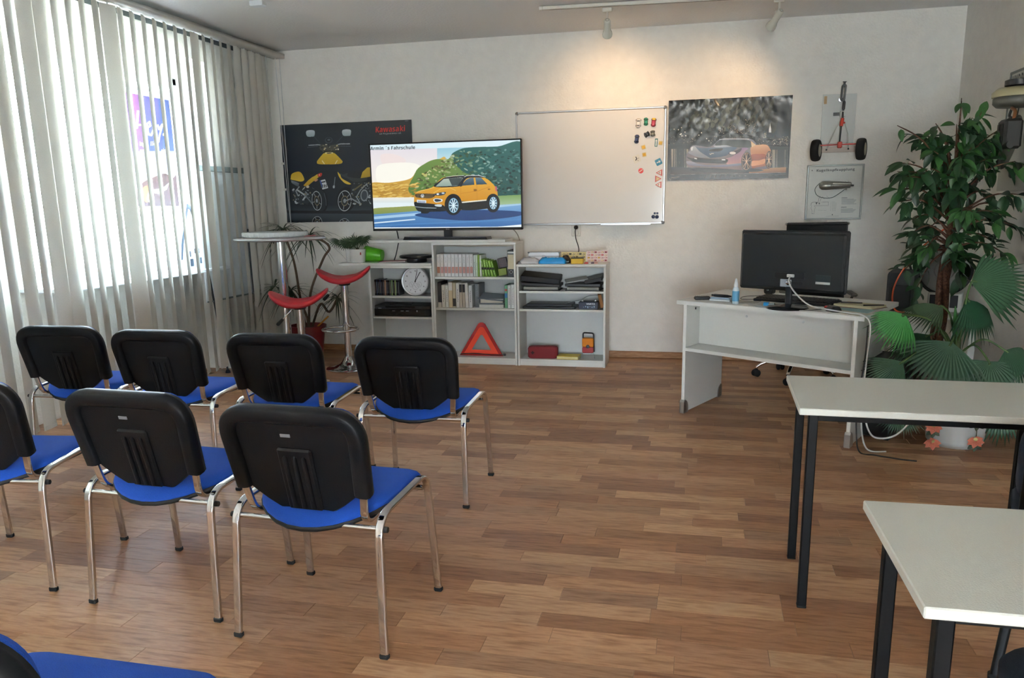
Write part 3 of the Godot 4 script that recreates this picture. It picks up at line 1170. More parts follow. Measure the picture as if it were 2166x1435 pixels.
func cabinet_contents() -> void:
	var zf := 0.455
	# ten white binders with a red label
	var x := 1.741
	for i in 10:
		var wd := 0.0325
		var o := upright("binder", "white binder with pale red spine label, %s from left in the upper row" % ORD[i], "binder", x + wd / 2, 0.766, zf + rng.randf_range(-0.006, 0.004), wd - 0.0015, 0.196, 0.2, mt("d4d6d6" if i > 1 else "cfcac2", 0.45), "white binders in the upper row")
		band(o, "spine_label", 0.03, 0.085, wd - 0.008, mt("c7958c" if i > 0 else "b77a5c", 0.6))
		spine_marks(o, 0.035, 0.08, 0.012, "6d5f5e")
		spine_marks(o, 0.12, 0.165, 0.01, "8a9092")
		x += wd + 0.0008
	var gs := [["c9d6d2", "slim white and pale blue booklet beside the row of white binders", 0.018, 0.186], ["cfe2cf", "slim pale green booklet next to the white binders", 0.017, 0.188], ["7fa63f", "slim mid-green booklet between two pale ones", 0.017, 0.188], ["dfe6dd", "slim white booklet right of the mid-green one", 0.017, 0.186]]
	x += 0.003
	for g in gs:
		var o := upright("booklet", g[1], "booklet", x + g[2] / 2, 0.766, zf, g[2] - 0.001, g[3], 0.17, mt(g[0], 0.45), "booklets on the upper shelf")
		spine_marks(o, 0.06, 0.12, g[2] * 0.6, "5d7a52")
		x += g[2] + 0.0006
	# five bright green cases leaning to the left
	for i in 5:
		var o := upright("green_case", "bright green plastic case leaning on the upper shelf, %s from the left" % ORD[i], "case", 2.165 + 0.0265 * i, 0.766, zf, 0.019, 0.155 - 0.004 * i, 0.14, mt("6d9a2b" if i % 2 == 0 else "86b33c", 0.4), "green cases on the upper shelf", deg_to_rad(6.0 + 2.2 * i))
		band(o, "black_band", 0.062, 0.082, 0.0195, mt("15180f", 0.5))
		spine_marks(o, 0.02, 0.055, 0.012, "d9e6b0")
		spine_marks(o, 0.09, 0.13, 0.012, "e3ecc4")
	var lb := thing("leaning_box", "green and dark red patterned box leaning beside the grey binder", "box", Vector3(2.327, 0.7665, 0.44))
	var b := mb(T(Vector3(0, 0.04, -0.03), 0.1, 0, 0.14))
	b.box(Vector3.ZERO, Vector3(0.07, 0.06, 0.06), 0.003)
	part(lb, "green_box", b, mt("7d8f2e", 0.45))
	b = mb(T(Vector3(0.0, 0.118, -0.035), 0.1, 0, 0.2))
	b.box(Vector3.ZERO, Vector3(0.078, 0.085, 0.04), 0.003)
	part(lb, "patterned_box", b, tri_mat("8a6a6a", 0.4, null, 14.0, 0, noise_tex(0.03, 3, [[0.0, "0b0d2a"], [0.45, "3a1420"], [0.6, "7a2018"], [1.0, "1a1530"]], 128, 128, 0.0, 77)))
	var ab := upright("lever_arch_binder", "grey lever arch binder with beige spine label, right end of upper row", "binder", 2.4085, 0.766, zf, 0.062, 0.225, 0.22, mt("3b4144", 0.5))
	band(ab, "spine_label", 0.066, 0.19, 0.052, mt("c8bf9f", 0.6))
	band(ab, "white_band", 0.2, 0.214, 0.054, mt("d0d4d2", 0.6))
	var rg := mb()
	rg.ring(Vector3(0.002, 0.042, 0.002), Vector3.BACK, 0.0115, 0.0022, 20, 6)
	part(ab, "finger_ring", rg, M.steel)
	var ho := mb(T(Vector3(0.002, 0.042, 0.0), 0, PI / 2))
	ho.lathe([Vector2(0.0105, 0.0), Vector2(0.0105, 0.001), Vector2(0, 0.001)], 18)
	part(ab, "finger_hole", ho, M.black_matt)
	# lower row of books in the middle unit
	var bk := [["2b2727", 0.034, 0.222, "dark brown book at the left end of the lower row"], ["c9c3b4", 0.033, 0.198, "cream book with a printed spine, right of the dark brown one"], ["d3d4cd", 0.028, 0.196, "short white book with black spine lettering, third in the lower row"], ["cbb891", 0.036, 0.222, "tan and white book in the lower row"], ["b9b092", 0.030, 0.22, "beige and black book in the lower row"], ["d5d3cb", 0.030, 0.216, "plain off-white book right of the beige and black one"], ["b8ac97", 0.026, 0.215, "black-topped tan book, left one of two alike"], ["b9ae9a", 0.026, 0.214, "black-topped tan book, right one of two alike"], ["d2d0c8", 0.029, 0.218, "tall white book leaning a little in the lower row"], ["d7dad8", 0.031, 0.196, "white book with grey lettering at the right end of the standing books"]]
	x = 1.743
	for i in bk.size():
		var a: Array = bk[i]
		var o := upright("book", a[3], "book", x + a[1] / 2, 0.495, zf, a[1] - 0.001, a[2], 0.19, mt(a[0], 0.55), "books in the lower row", deg_to_rad(1.5) if i == 8 else 0.0)
		if i in [6, 7]:
			band(o, "black_top", 0.135, 0.205, a[1] - 0.003, mt("191a1c", 0.5))
			band(o, "white_cap", 0.205, 0.213, a[1] - 0.003, mt("dcdcd6", 0.5))
		elif i == 4:
			band(o, "black_base", 0.012, 0.08, a[1] - 0.003, mt("1d1d1b", 0.5))
		elif i == 3:
			band(o, "white_top", 0.15, 0.22, a[1] - 0.002, mt("d8d6cf", 0.5))
		elif i == 0:
			band(o, "pale_foot", 0.0, 0.045, a[1] - 0.002, mt("cdc5b4", 0.5))
		if i in [1, 2, 5, 9]:
			spine_marks(o, 0.05, 0.15, a[1] * 0.55, "55585a")
		x += a[1] + 0.0012
	var gf := upright("grey_folder", "grey slip folder standing behind the last white book", "folder", 2.092, 0.495, 0.42, 0.04, 0.205, 0.19, mt("6d7478", 0.5))
	spine_marks(gf, 0.1, 0.18, 0.02, "9aa2a6")
	# pile of papers and brochures lying next to them
	var ys := 0.495
	for q in [["d9d8d0", 0.028, 0.22, 0.15, "thick white paper pad at the bottom of the brochure pile", 0.02], ["7c8286", 0.012, 0.235, 0.16, "grey folder in the middle of the brochure pile", -0.03], ["d6d0c0", 0.032, 0.20, 0.15, "cream brochure block under the blue-grey cover", 0.05]]:
		var p := thing("brochure", q[4], "paper", Vector3(2.225, ys, 0.37), q[5])
		var m := mb()
		m.box(Vector3(0, q[1] / 2, 0), Vector3(q[2], q[1], q[3]), 0.002)
		part(p, "pages", m, mt(q[0], 0.7))
		var e := mb()
		e.box(Vector3(0, q[1] + 0.0006, 0), Vector3(q[2] + 0.004, 0.001, q[3] + 0.004), 0.0)
		part(p, "cover", e, mt(q[0], 0.5))
		ys += q[1] + 0.0015
	var cv := thing("brochure", "blue-grey brochure sloping on top of the pile", "paper", Vector3(2.225, ys + 0.012, 0.37), 0.0)
	var cm := mb(T(Vector3(0, 0.001, 0), -0.1, 0.22, -0.07))
	cm.box(Vector3.ZERO, Vector3(0.24, 0.006, 0.17), 0.001)
	part(cv, "cover", cm, mt("66707c", 0.4))
	var rb := [["5f9a74", 0.026, 0.2, "green book with a red and blue spine in the lower row"], ["d2d5d3", 0.03, 0.2, "white book with fine lettering near the right side panel"], ["d9dbd8", 0.028, 0.206, "white book touching the right side panel"]]
	x = 2.348
	for i in 3:
		var a: Array = rb[i]
		var o := upright("book", a[3], "book", x + a[1] / 2, 0.495, zf, a[1] - 0.001, a[2], 0.17, mt(a[0], 0.5), "books at the right end of the lower row")
		if i == 0:
			band(o, "blue_band", 0.09, 0.13, 0.025, mt("2f6fa5", 0.5))
			band(o, "red_mark", 0.148, 0.166, 0.018, mt("a8483c", 0.5))
		else:
			spine_marks(o, 0.03, 0.17, a[1] * 0.5, "4e5254")
		x += a[1] + 0.001
	# left unit: discs in cases, clock, player
	var cds := ["10131c", "1b2236", "0d1017", "20293d", "17191d", "3a3432", "8a6f56", "2a2c30", "191b1e", "4b5a48", "6f8a52", "14161a", "7f9a5c", "1d1f22", "2c3136"]
	x = 1.15
	for i in cds.size():
		var wd := 0.0152
		var o := upright("disc_case", "slim disc case on the left unit's upper shelf, %s of the row" % (ORD[i] if i < 12 else ["thirteenth", "fourteenth", "fifteenth"][i - 12]), "disc case", x + wd / 2, 0.596, zf, wd - 0.001, 0.142 if i < 5 else 0.136, 0.125, mt(cds[i], 0.25), "disc cases on the left unit")
		band(o, "spine_strip", 0.02, 0.12, 0.003, mt("8b9094" if i % 3 else "b9a183", 0.5))
		x += wd + 0.0006
	clock()
	var vc := thing("video_player", "black video player on the left unit's middle shelf", "player", Vector3(1.413, 0.41, 0.355))
	b = mb()
	b.box(Vector3(0, 0.053, -0.01), Vector3(0.53, 0.094, 0.26), 0.006)
	part(vc, "case", b, M.black)
	b = mb()
	b.box(Vector3(0, 0.04, 0.123), Vector3(0.53, 0.062, 0.008), 0.003)
	part(vc, "front_panel", b, mt("0c0e10", 0.2))
	b = mb()
	b.box(Vector3(-0.02, 0.087, 0.118), Vector3(0.28, 0.016, 0.01), 0.002)
	part(vc, "cassette_slot", b, mt("07080a", 0.15))
	b = mb()
	for px in [-0.08, 0.0, 0.05]:
		b.box(Vector3(px, 0.052, 0.1275), Vector3(0.028, 0.006, 0.002), 0.0005)
	b.box(Vector3(0.14, 0.052, 0.1275), Vector3(0.012, 0.014, 0.003), 0.001)
	b.box(Vector3(-0.21, 0.075, 0.1275), Vector3(0.03, 0.005, 0.001), 0.0)
	part(vc, "button", b, mt("8d9298", 0.4))
	for s in [-0.2, 0.2]:
		b = mb()
		b.box(Vector3(s, 0.003, 0.05), Vector3(0.03, 0.007, 0.03), 0.001)
		part(vc, "foot", b, M.rubber)
	b = mb()
	b.box(Vector3(-0.05, 0.106, 0.0), Vector3(0.2, 0.012, 0.15), 0.002, Basis(Vector3.UP, 0.2))
	solo("remote_case", b, mt("101214", 0.4), "flat dark box lying on the video player", "box").position = Vector3(1.413, 0.405, 0.355)
	# on the lower loose board
	var rb2 := thing("record_stand", "round black turntable-like stand on the lower loose board", "stand", Vector3(1.535, 0.887, 0.38))
	b = mb()
	b.lathe([Vector2(0, 0), Vector2(0.085, 0), Vector2(0.09, 0.006), Vector2(0.088, 0.034), Vector2(0.06, 0.04), Vector2(0, 0.04)], 32)
	part(rb2, "foot", b, M.black)
	b = mb()
	b.lathe([Vector2(0.03, 0.038), Vector2(0.14, 0.038), Vector2(0.152, 0.046), Vector2(0.153, 0.056), Vector2(0.146, 0.063), Vector2(0.125, 0.064), Vector2(0.118, 0.058), Vector2(0, 0.056)], 40)
	part(rb2, "plate", b, mt("15171b", 0.3))
	b = mb()
	b.ring(Vector3(0, 0.0615, 0), Vector3.UP, 0.119, 0.0025, 40, 6)
	part(rb2, "rim", b, mt("8d9095", 0.3, 0.6))
	var rp := thing("folder", "flat red and grey folder lying in front of the round black stand", "folder", Vector3(1.33, 0.887, 0.42), 0.08)
	b = mb(T(Vector3(0, 0.008, 0), 0, 0, 0.03))
	b.box(Vector3.ZERO, Vector3(0.24, 0.01, 0.1), 0.001)
	part(rp, "pages", b, mt("b9b4ac", 0.6))
	b = mb(T(Vector3(0, 0.0145, 0), 0, 0, 0.03))
	b.box(Vector3.ZERO, Vector3(0.245, 0.003, 0.104), 0.0008)
	part(rp, "cover", b, mt("8c3b36", 0.45))
	# middle unit, floor: warning triangle
	var wt := thing("warning_triangle", "red folding warning triangle standing in the bottom of the middle unit", "warning triangle", Vector3(2.11, 0.059, 0.40), 0.0)
	wt.rotation.x = -0.12
	b = mb()
	var R0 := [Vector2(-0.2, 0.0), Vector2(0.2, 0.0), Vector2(0.03, 0.285), Vector2(0.012, 0.296), Vector2(-0.012, 0.296), Vector2(-0.03, 0.285)]
	tri_frame(b, R0, 0.80, -0.014, 0.0)
	part(wt, "outer_frame", b, mt("b01c1a", 0.25))
	b = mb()
	var R1 := []
	for p in R0:
		R1.append(Vector2(0, 0.095) + (p - Vector2(0, 0.095)) * 0.8)
	tri_frame(b, R1, 0.56, -0.012, -0.002)
	part(wt, "orange_band", b, mt("f2431c", 0.5))
	b = mb()
	b.tube(spline([Vector3(-0.19, 0.012, 0.006), Vector3(-0.05, 0.02, 0.008), Vector3(0.1, 0.01, 0.008), Vector3(0.2, 0.014, 0.006)]), 0.004, 6)
	b.box(Vector3(0.215, 0.014, 0.004), Vector3(0.022, 0.02, 0.014), 0.003)
	part(wt, "metal_foot", b, mt("2b2021", 0.5))
	# right unit
	var fs := [["folder", "thick black ring folder lying on the right unit's upper shelf", 2.665, 0.6495, 0.33, 0.05, 0.02, "15161a"], ["folder", "flat grey ring folder at the right of the right unit's upper shelf", 3.03, 0.6495, 0.3, 0.045, -0.02, "2e3133"]]
	for a in fs:
		var o := thing(a[0], a[1], "folder", Vector3(a[2], a[3], 0.36), a[6])
		b = mb()
		b.box(Vector3(0, 0.004, 0), Vector3(a[4], 0.006, 0.22), 0.001)
		part(o, "lower_cover", b, mt(a[7], 0.5))
		b = mb()
		b.box(Vector3(0, 0.02, 0), Vector3(a[4] - 0.03, 0.024, 0.2), 0.002)
		part(o, "pages", b, mt("8f918b", 0.7))
		b = mb(T(Vector3(0.0, 0.05, 0), 0, 0, -0.05 if a[2] < 2.8 else 0.0))
		b.box(Vector3.ZERO, Vector3(a[4], a[5] * 0.5, 0.225), 0.003)
		part(o, "upper_cover", b, mt(a[7], 0.45))
	b = mb(T(Vector3(2.655, 0.752, 0.35), 0.05, 0.14, -0.1))
	b.box(Vector3.ZERO, Vector3(0.34, 0.05, 0.2), 0.006)
	solo("binder", b, mt("15171b", 0.42), "black binder lying on top of the thick ring folder", "binder")
	b = mb(T(Vector3(2.96, 0.737, 0.37), 0.25, 0.12, 0.16))
	b.box(Vector3.ZERO, Vector3(0.19, 0.01, 0.13), 0.002)
	solo("magazine", b, mt("a5a9a9", 0.5), "light grey magazine sloping on the grey ring folder", "magazine")
	b = mb(T(Vector3(3.115, 0.745, 0.36), 0.0, 0.1, 0.22))
	b.box(Vector3.ZERO, Vector3(0.15, 0.03, 0.2), 0.004)
	solo("black_case", b, mt("1c1f21", 0.4), "black case tilted against the right side panel", "case")
	var kb := thing("laptop", "closed flat black laptop on the right unit's middle shelf", "laptop", Vector3(2.735, 0.493, 0.36))
	b = mb()
	b.box(Vector3(0, 0.012, 0), Vector3(0.46, 0.022, 0.2), 0.006)
	part(kb, "base", b, M.black)
	b = mb(T(Vector3(0, 0.031, 0)))
	b.prism(rrect(0.40, 0.024, 0.01, 3), -0.1, 0.08, 0.004)
	part(kb, "lid", b, mt("0e1013", 0.35))
	var ba := thing("car_battery", "small dark blue car battery on the right unit's middle shelf", "battery", Vector3(3.075, 0.493, 0.4))
	b = mb()
	b.box(Vector3(0, 0.032, 0), Vector3(0.165, 0.064, 0.11), 0.004)
	part(ba, "case", b, mt("0f1c33", 0.35))
	for s in [-0.055, 0.055]:
		b = mb(T(Vector3(s, 0.064, 0.0)))
		b.lathe([Vector2(0.012, 0), Vector2(0.01, 0.012), Vector2(0, 0.012)], 12)
		part(ba, "terminal", b, M.steel)
	words(ba, "VARTA", T(Vector3(0.02, 0.047, 0.0557)), 0.075, 0.012, mt("e6eaee", 0.5))
	b = mb()
	for k in 6:
		b.box(Vector3(-0.04 + 0.018 * k, 0.02 + 0.004 * (k % 2), 0.0555), Vector3(0.009, 0.004 + 0.006 * (k % 3), 0.001), 0.0)
	part(ba, "label_print", b, mt("8fa3bd", 0.5))
	b = mb()
	b.tube(spline([Vector3(2.86, 0.532, 0.38), Vector3(2.93, 0.55, 0.37), Vector3(3.0, 0.565, 0.38), Vector3(3.06, 0.595, 0.36), Vector3(3.12, 0.6, 0.33), Vector3(3.165, 0.585, 0.3)]), 0.003, 6)
	solo("cable", b, mt("8c9494", 0.5), "thin grey cable arching over the car battery", "cable")
	b = mb(T(Vector3(3.165, 0.555, 0.33), 0.15, 0, 0.22))
	b.box(Vector3.ZERO, Vector3(0.03, 0.115, 0.12), 0.002)
	solo("cardboard_box", b, mt("9a6a3c", 0.8), "brown cardboard piece leaning behind the car battery", "cardboard")
	var fa := thing("first_aid_pouch", "dark red first-aid pouch with a cross, in the bottom of the right unit", "pouch", Vector3(2.674, 0.0595, 0.41), 0.04)
	b = mb()
	b.cushion(rrect(0.262, 0.095, 0.03, 5), [[0.012, 0.0], [0.0, 0.012], [0.0, 0.085], [0.008, 0.098], [0.02, 0.102]])
	part(fa, "pouch", b, mt("7d1f26", 0.75))
	b = mb()
	b.box(Vector3(-0.085, 0.05, 0.048), Vector3(0.03, 0.01, 0.002), 0.0)
	b.box(Vector3(-0.085, 0.05, 0.048), Vector3(0.01, 0.03, 0.002), 0.0)
	part(fa, "cross", b, mt("2b0d12", 0.7))
	b = mb()
	b.tube([Vector3(-0.12, 0.099, 0.03), Vector3(0.12, 0.099, 0.03)], 0.003, 6)
	part(fa, "zip", b, mt("4f1118", 0.6))
	var yb := thing("yellow_book", "yellow book lying flat in the bottom of the right unit", "book", Vector3(2.9, 0.059, 0.40), -0.06)
	b = mb()
	b.box(Vector3(0, 0.013, 0), Vector3(0.185, 0.02, 0.13), 0.001)
	part(yb, "pages", b, mt("d9cf9a", 0.7))
	for y in [0.0015, 0.0245]:
		b = mb()
		b.box(Vector3(0, y, 0), Vector3(0.19, 0.003, 0.135), 0.001)
		part(yb, "cover", b, mt("d9bf2a", 0.45))
	var la := thing("warning_lantern", "orange and black hand lantern on thin metal legs in the right unit", "lantern", Vector3(3.068, 0.059, 0.40))
	b = mb(T(Vector3(0, 0.05, 0)))
	b.prism(rrect(0.098, 0.055, 0.014, 4, Vector2(0, 0.03)), -0.03, 0.03, 0.004, true)
	part(la, "red_base", b, mt("9c1a1e", 0.35))
	b = mb(T(Vector3(0, 0.108, 0)))
	b.prism(rrect(0.098, 0.075, 0.008, 3, Vector2(0, 0.035)), -0.03, 0.03, 0.004, true)
	part(la, "amber_lens", b, mt("d97f12", 0.25))
	b = mb(T(Vector3(0, 0.11, 0.032), 0, PI / 2))
	b.lathe([Vector2(0.016, -0.004), Vector2(0.014, 0.008), Vector2(0, 0.01)], 18)
	part(la, "knob", b, M.black)
	b = mb()
	b.tube(bend([Vector3(-0.045, 0.178, 0), Vector3(-0.045, 0.226, 0), Vector3(0.045, 0.222, 0), Vector3(0.05, 0.06, 0)], 0.018), 0.007, 8)
	part(la, "handle", b, M.black)
	b = mb()
	for s in [-1, 1]:
		b.tube([Vector3(s * 0.045, 0.06, 0), Vector3(s * 0.06, 0.003, 0.02)], 0.002, 6)
		b.tube([Vector3(s * 0.06, 0.003, 0.02), Vector3(s * 0.045, 0.003, -0.04)], 0.002, 6)
	part(la, "wire_stand", b, M.steel)
	# on top of the right unit
	var ty := 0.8765
	var ac := thing("aluminium_case", "silver aluminium case lying on the right unit by the wall", "case", Vector3(2.67, ty, 0.27))
	b = mb()
	b.box(Vector3(0, 0.046, 0), Vector3(0.275, 0.09, 0.1), 0.004)
	part(ac, "body", b, M.alu)
	b = mb()
	b.box(Vector3(0, 0.056, 0.0515), Vector3(0.275, 0.004, 0.003), 0.0)
	part(ac, "seam", b, mt("6d7275", 0.4, 0.5))
	for s in [-0.134, 0.134]:
		b = mb()
		b.box(Vector3(s, 0.087, 0.045), Vector3(0.016, 0.014, 0.016), 0.003)
		part(ac, "corner_cap", b, mt("8d9295", 0.3, 0.7))
	b = mb()
	b.box(Vector3(0.0, 0.056, 0.054), Vector3(0.022, 0.02, 0.006), 0.002)
	part(ac, "latch", b, M.steel)
	bag("wipes_pack", "bright blue pack of wet wipes on the right unit", "wipes", Vector3(2.765, ty, 0.415), 0.24, 0.09, 0.05, "1d8fd0", "a9d3e8", 0.05)
	bag("plastic_bag", "crumpled white printed plastic bag at the left front of the right unit", "bag", Vector3(2.565, ty, 0.42), 0.17, 0.1, 0.05, "bdb9b6", "6c6673", 0.15)
	bag("plastic_bag", "small flat striped bag at the left edge of the right unit's top", "bag", Vector3(2.5, ty, 0.44), 0.075, 0.07, 0.025, "a29da1", "8f4b45", 0.3)
	bag("black_bag", "small crumpled black bag behind the wipes", "bag", Vector3(2.865, ty, 0.33), 0.09, 0.08, 0.06, "0e1013", "25282c", 0.1)
	var yx := thing("yellow_box", "small yellow box with a dark lid on the right unit", "box", Vector3(2.978, ty, 0.42))
	b = mb()
	b.box(Vector3(0, 0.022, 0), Vector3(0.1, 0.044, 0.07), 0.002)
	part(yx, "body", b, mt("e0b41a", 0.45))
	b = mb()
	b.box(Vector3(0, 0.047, 0), Vector3(0.104, 0.007, 0.074), 0.002)
	part(yx, "lid", b, mt("3c3f22", 0.45))
	var sp := [["c9524a", "small red magnet disc lying beside the yellow box", 3.055, 0.44], ["e5e0de", "small white token by the sign cards", 3.085, 0.42], ["6a5a6d", "small dark token by the sign cards", 3.11, 0.43], ["d7a9a0", "small pink token in front of the sign cards", 3.135, 0.435]]
	for a in sp:
		b = mb(T(Vector3(a[2], ty + 0.005, a[3]), 0, 0.3))
		b.lathe([Vector2(0, -0.004), Vector2(0.017, -0.004), Vector2(0.018, 0.0), Vector2(0.016, 0.005), Vector2(0, 0.006)], 14)
		solo("token", b, mt(a[0], 0.5), a[1], "token", "tokens on the right unit")
	sign_card("yellow printed card of small signs leaning at the wall above the right unit", Vector3(2.915, ty, 0.235), 0.215, 0.085, Color("d9c98e"), [Color("6a5a2c"), Color("37352c"), Color("b98f2f")], 7, 3)
	sign_card("pink and white card of small road signs at the right unit's right end", Vector3(3.125, ty, 0.27), 0.185, 0.1, Color("e6d3cd"), [Color("c05a5a"), Color("8a3038"), Color("c99a3c")], 6, 4)


func tri_frame(b: MB, R0: Array, k: float, z0: float, z1: float) -> void:
	var ctr := Vector2(0, 0.095)
	var cnt := R0.size()
	for i in cnt:
		var j := (i + 1) % cnt
		var a: Vector2 = R0[i]
		var c: Vector2 = R0[j]
		var d := ctr + (c - ctr) * k
		var e := ctr + (a - ctr) * k
		var q := PackedVector2Array([a, c, d, e])
		b.prism(q, z0, z1)


func bag(called: String, label: String, cat: String, at: Vector3, w: float, d: float, h: float, hex: String, mark: String, turn: float) -> void:
	var o := thing(called, label, cat, at, turn)
	var f := FastNoiseLite.new()
	f.seed = int(at.x * 1000)
	f.frequency = 18.0
	var b := mb()
	b.cushion(rrect(w, d, d * 0.35, 5), [[0.004, 0.0], [0.0, h * 0.2], [0.006, h * 0.55], [0.02, h * 0.8], [d * 0.3, h * 0.95], [d * 0.45, h]], func(x: float, z: float) -> float: return f.get_noise_2d(x * 2.0, z * 2.0) * h * 0.35 * (1.0 - absf(x) / w))
	part(o, "wrapper", b, mt(hex, 0.25))
	for s in [-1, 1]:
		var e := mb()
		e.grid(6, 2, func(u: float, v: float) -> Vector3: return Vector3(s * (w * 0.5 - 0.006 + v * 0.022), h * 0.25 + 0.006 * sin(u * 15.0) + v * 0.004, (u - 0.5) * d * 0.9), Vector3.UP)
		part(o, "seam_flap", e, mt(mark, 0.35))
	var l := mb()
	l.grid(6, 4, func(u: float, v: float) -> Vector3: return Vector3((u - 0.5) * w * 0.4, h * 0.98 + 0.002 + f.get_noise_2d((u - 0.5) * w * 0.8, (v - 0.5) * d * 0.8) * h * 0.3, (v - 0.5) * d * 0.4), Vector3.UP)
	part(o, "flap_label", l, mt(mark, 0.4))


func sign_card(label: String, at: Vector3, w: float, h: float, bg: Color, cols: Array, nx: int, ny: int) -> void:
	var p := Painter.new(nx * 30 + 10, ny * 30 + 10, bg)
	for i in nx:
		for j in ny:
			var c: Color = cols[(i * 2 + j) % cols.size()]
			var x := 10 + i * 30
			var y := 10 + j * 30
			if (i + j) % 3 == 0:
				p.poly([x, y + 18, x + 9, y, x + 18, y + 18], c)
				p.poly([x + 5, y + 15, x + 9, y + 6, x + 13, y + 15], Color("efe8df"))
			elif (i + j) % 3 == 1:
				p.ell(x + 9, y + 9, 9, 9, c)
				p.ell(x + 9, y + 9, 5, 5, Color("efe8df"))
			else:
				p.poly([x, y, x + 18, y, x + 18, y + 18, x, y + 18], c)
			p.line([x + 20, y + 2, x + 20, y + 17], 3, c.darkened(0.4))
	var o := thing("sign_card", label, "card", at)
	o.rotation.x = -0.13
	var b := mb()
	b.box(Vector3(0, h / 2, -0.001), Vector3(w, h, 0.002), 0.0)
	part(o, "card", b, mt("e7ddd2", 0.6))
	b = mb()
	b.quad(Vector3(-w / 2, 0, 0.0006), Vector3(w / 2, 0, 0.0006), Vector3(w / 2, h, 0.0006), Vector3(-w / 2, h, 0.0006), Vector3.BACK, Vector2(0, 1), Vector2(1, 1), Vector2(1, 0), Vector2(0, 0))
	part(o, "print", b, printed(p, 0.5))


func clock() -> void:
	var o := thing("wall_clock", "round silver-rimmed clock leaning in the left unit", "clock", Vector3(1.541, 0.596, 0.478))
	o.rotation.x = -0.08
	var R := 0.13
	var x := T(Vector3(0, R, 0), 0, PI / 2)
	var b := mb(x)
	b.lathe([Vector2(R - 0.014, -0.03), Vector2(R, -0.026), Vector2(R, -0.004), Vector2(R - 0.006, 0.004), Vector2(R - 0.016, 0.002), Vector2(R - 0.017, -0.008)], 48)
	part(o, "rim", b, M.alu)
	b = mb(x)
	b.lathe([Vector2(R - 0.01, -0.028), Vector2(R - 0.012, -0.008), Vector2(0, -0.008)], 48)
	part(o, "dial", b, mt("dcdfe2", 0.5))
	for k in 12:
		var a := PI / 2 - TAU * (k + 1) / 12.0
		words(o, str(k + 1), T(Vector3(cos(a) * 0.09, R + sin(a) * 0.09, -0.0065)), 0.009 if k < 9 else 0.015, 0.012, mt("33373b", 0.5))
	b = mb()
	for k in 60:
		var a := TAU * k / 60.0
		b.box(Vector3(cos(a) * 0.106, R + sin(a) * 0.106, -0.0072), Vector3(0.005 if k % 5 else 0.008, 0.0012, 0.0006), 0.0, Basis(Vector3.BACK, a))
	part(o, "minute_track", b, mt("40454a", 0.5))
	b = mb()
	for q in [[0.0, -0.045, 0.028], [-0.035, -0.028, 0.022], [0.035, -0.028, 0.022]]:
		b.ring(Vector3(q[0], R + q[1], -0.0074), Vector3.BACK, q[2], 0.0007, 24, 4)
		b.box(Vector3(q[0], R + q[1], -0.007), Vector3(0.002, q[2] * 1.2, 0.0006), 0.0, Basis(Vector3.BACK, 0.6))
	part(o, "small_dials", b, mt("8b9196", 0.5))
	b = mb()
	b.box(Vector3(0.022, R + 0.038, -0.003), Vector3(0.006, 0.092, 0.001), 0.0, Basis(Vector3.BACK, -0.52))
	part(o, "hour_hand", b, M.black)
	b = mb()
	b.box(Vector3(0.009, R + 0.045, -0.0015), Vector3(0.0045, 0.118, 0.001), 0.0, Basis(Vector3.BACK, -0.19))
	part(o, "minute_hand", b, M.black)
	b = mb(T(Vector3(0, R, -0.001), 0, PI / 2))
	b.lathe([Vector2(0.006, -0.004), Vector2(0.006, 0.001), Vector2(0, 0.0015)], 14)
	part(o, "hub", b, M.black)


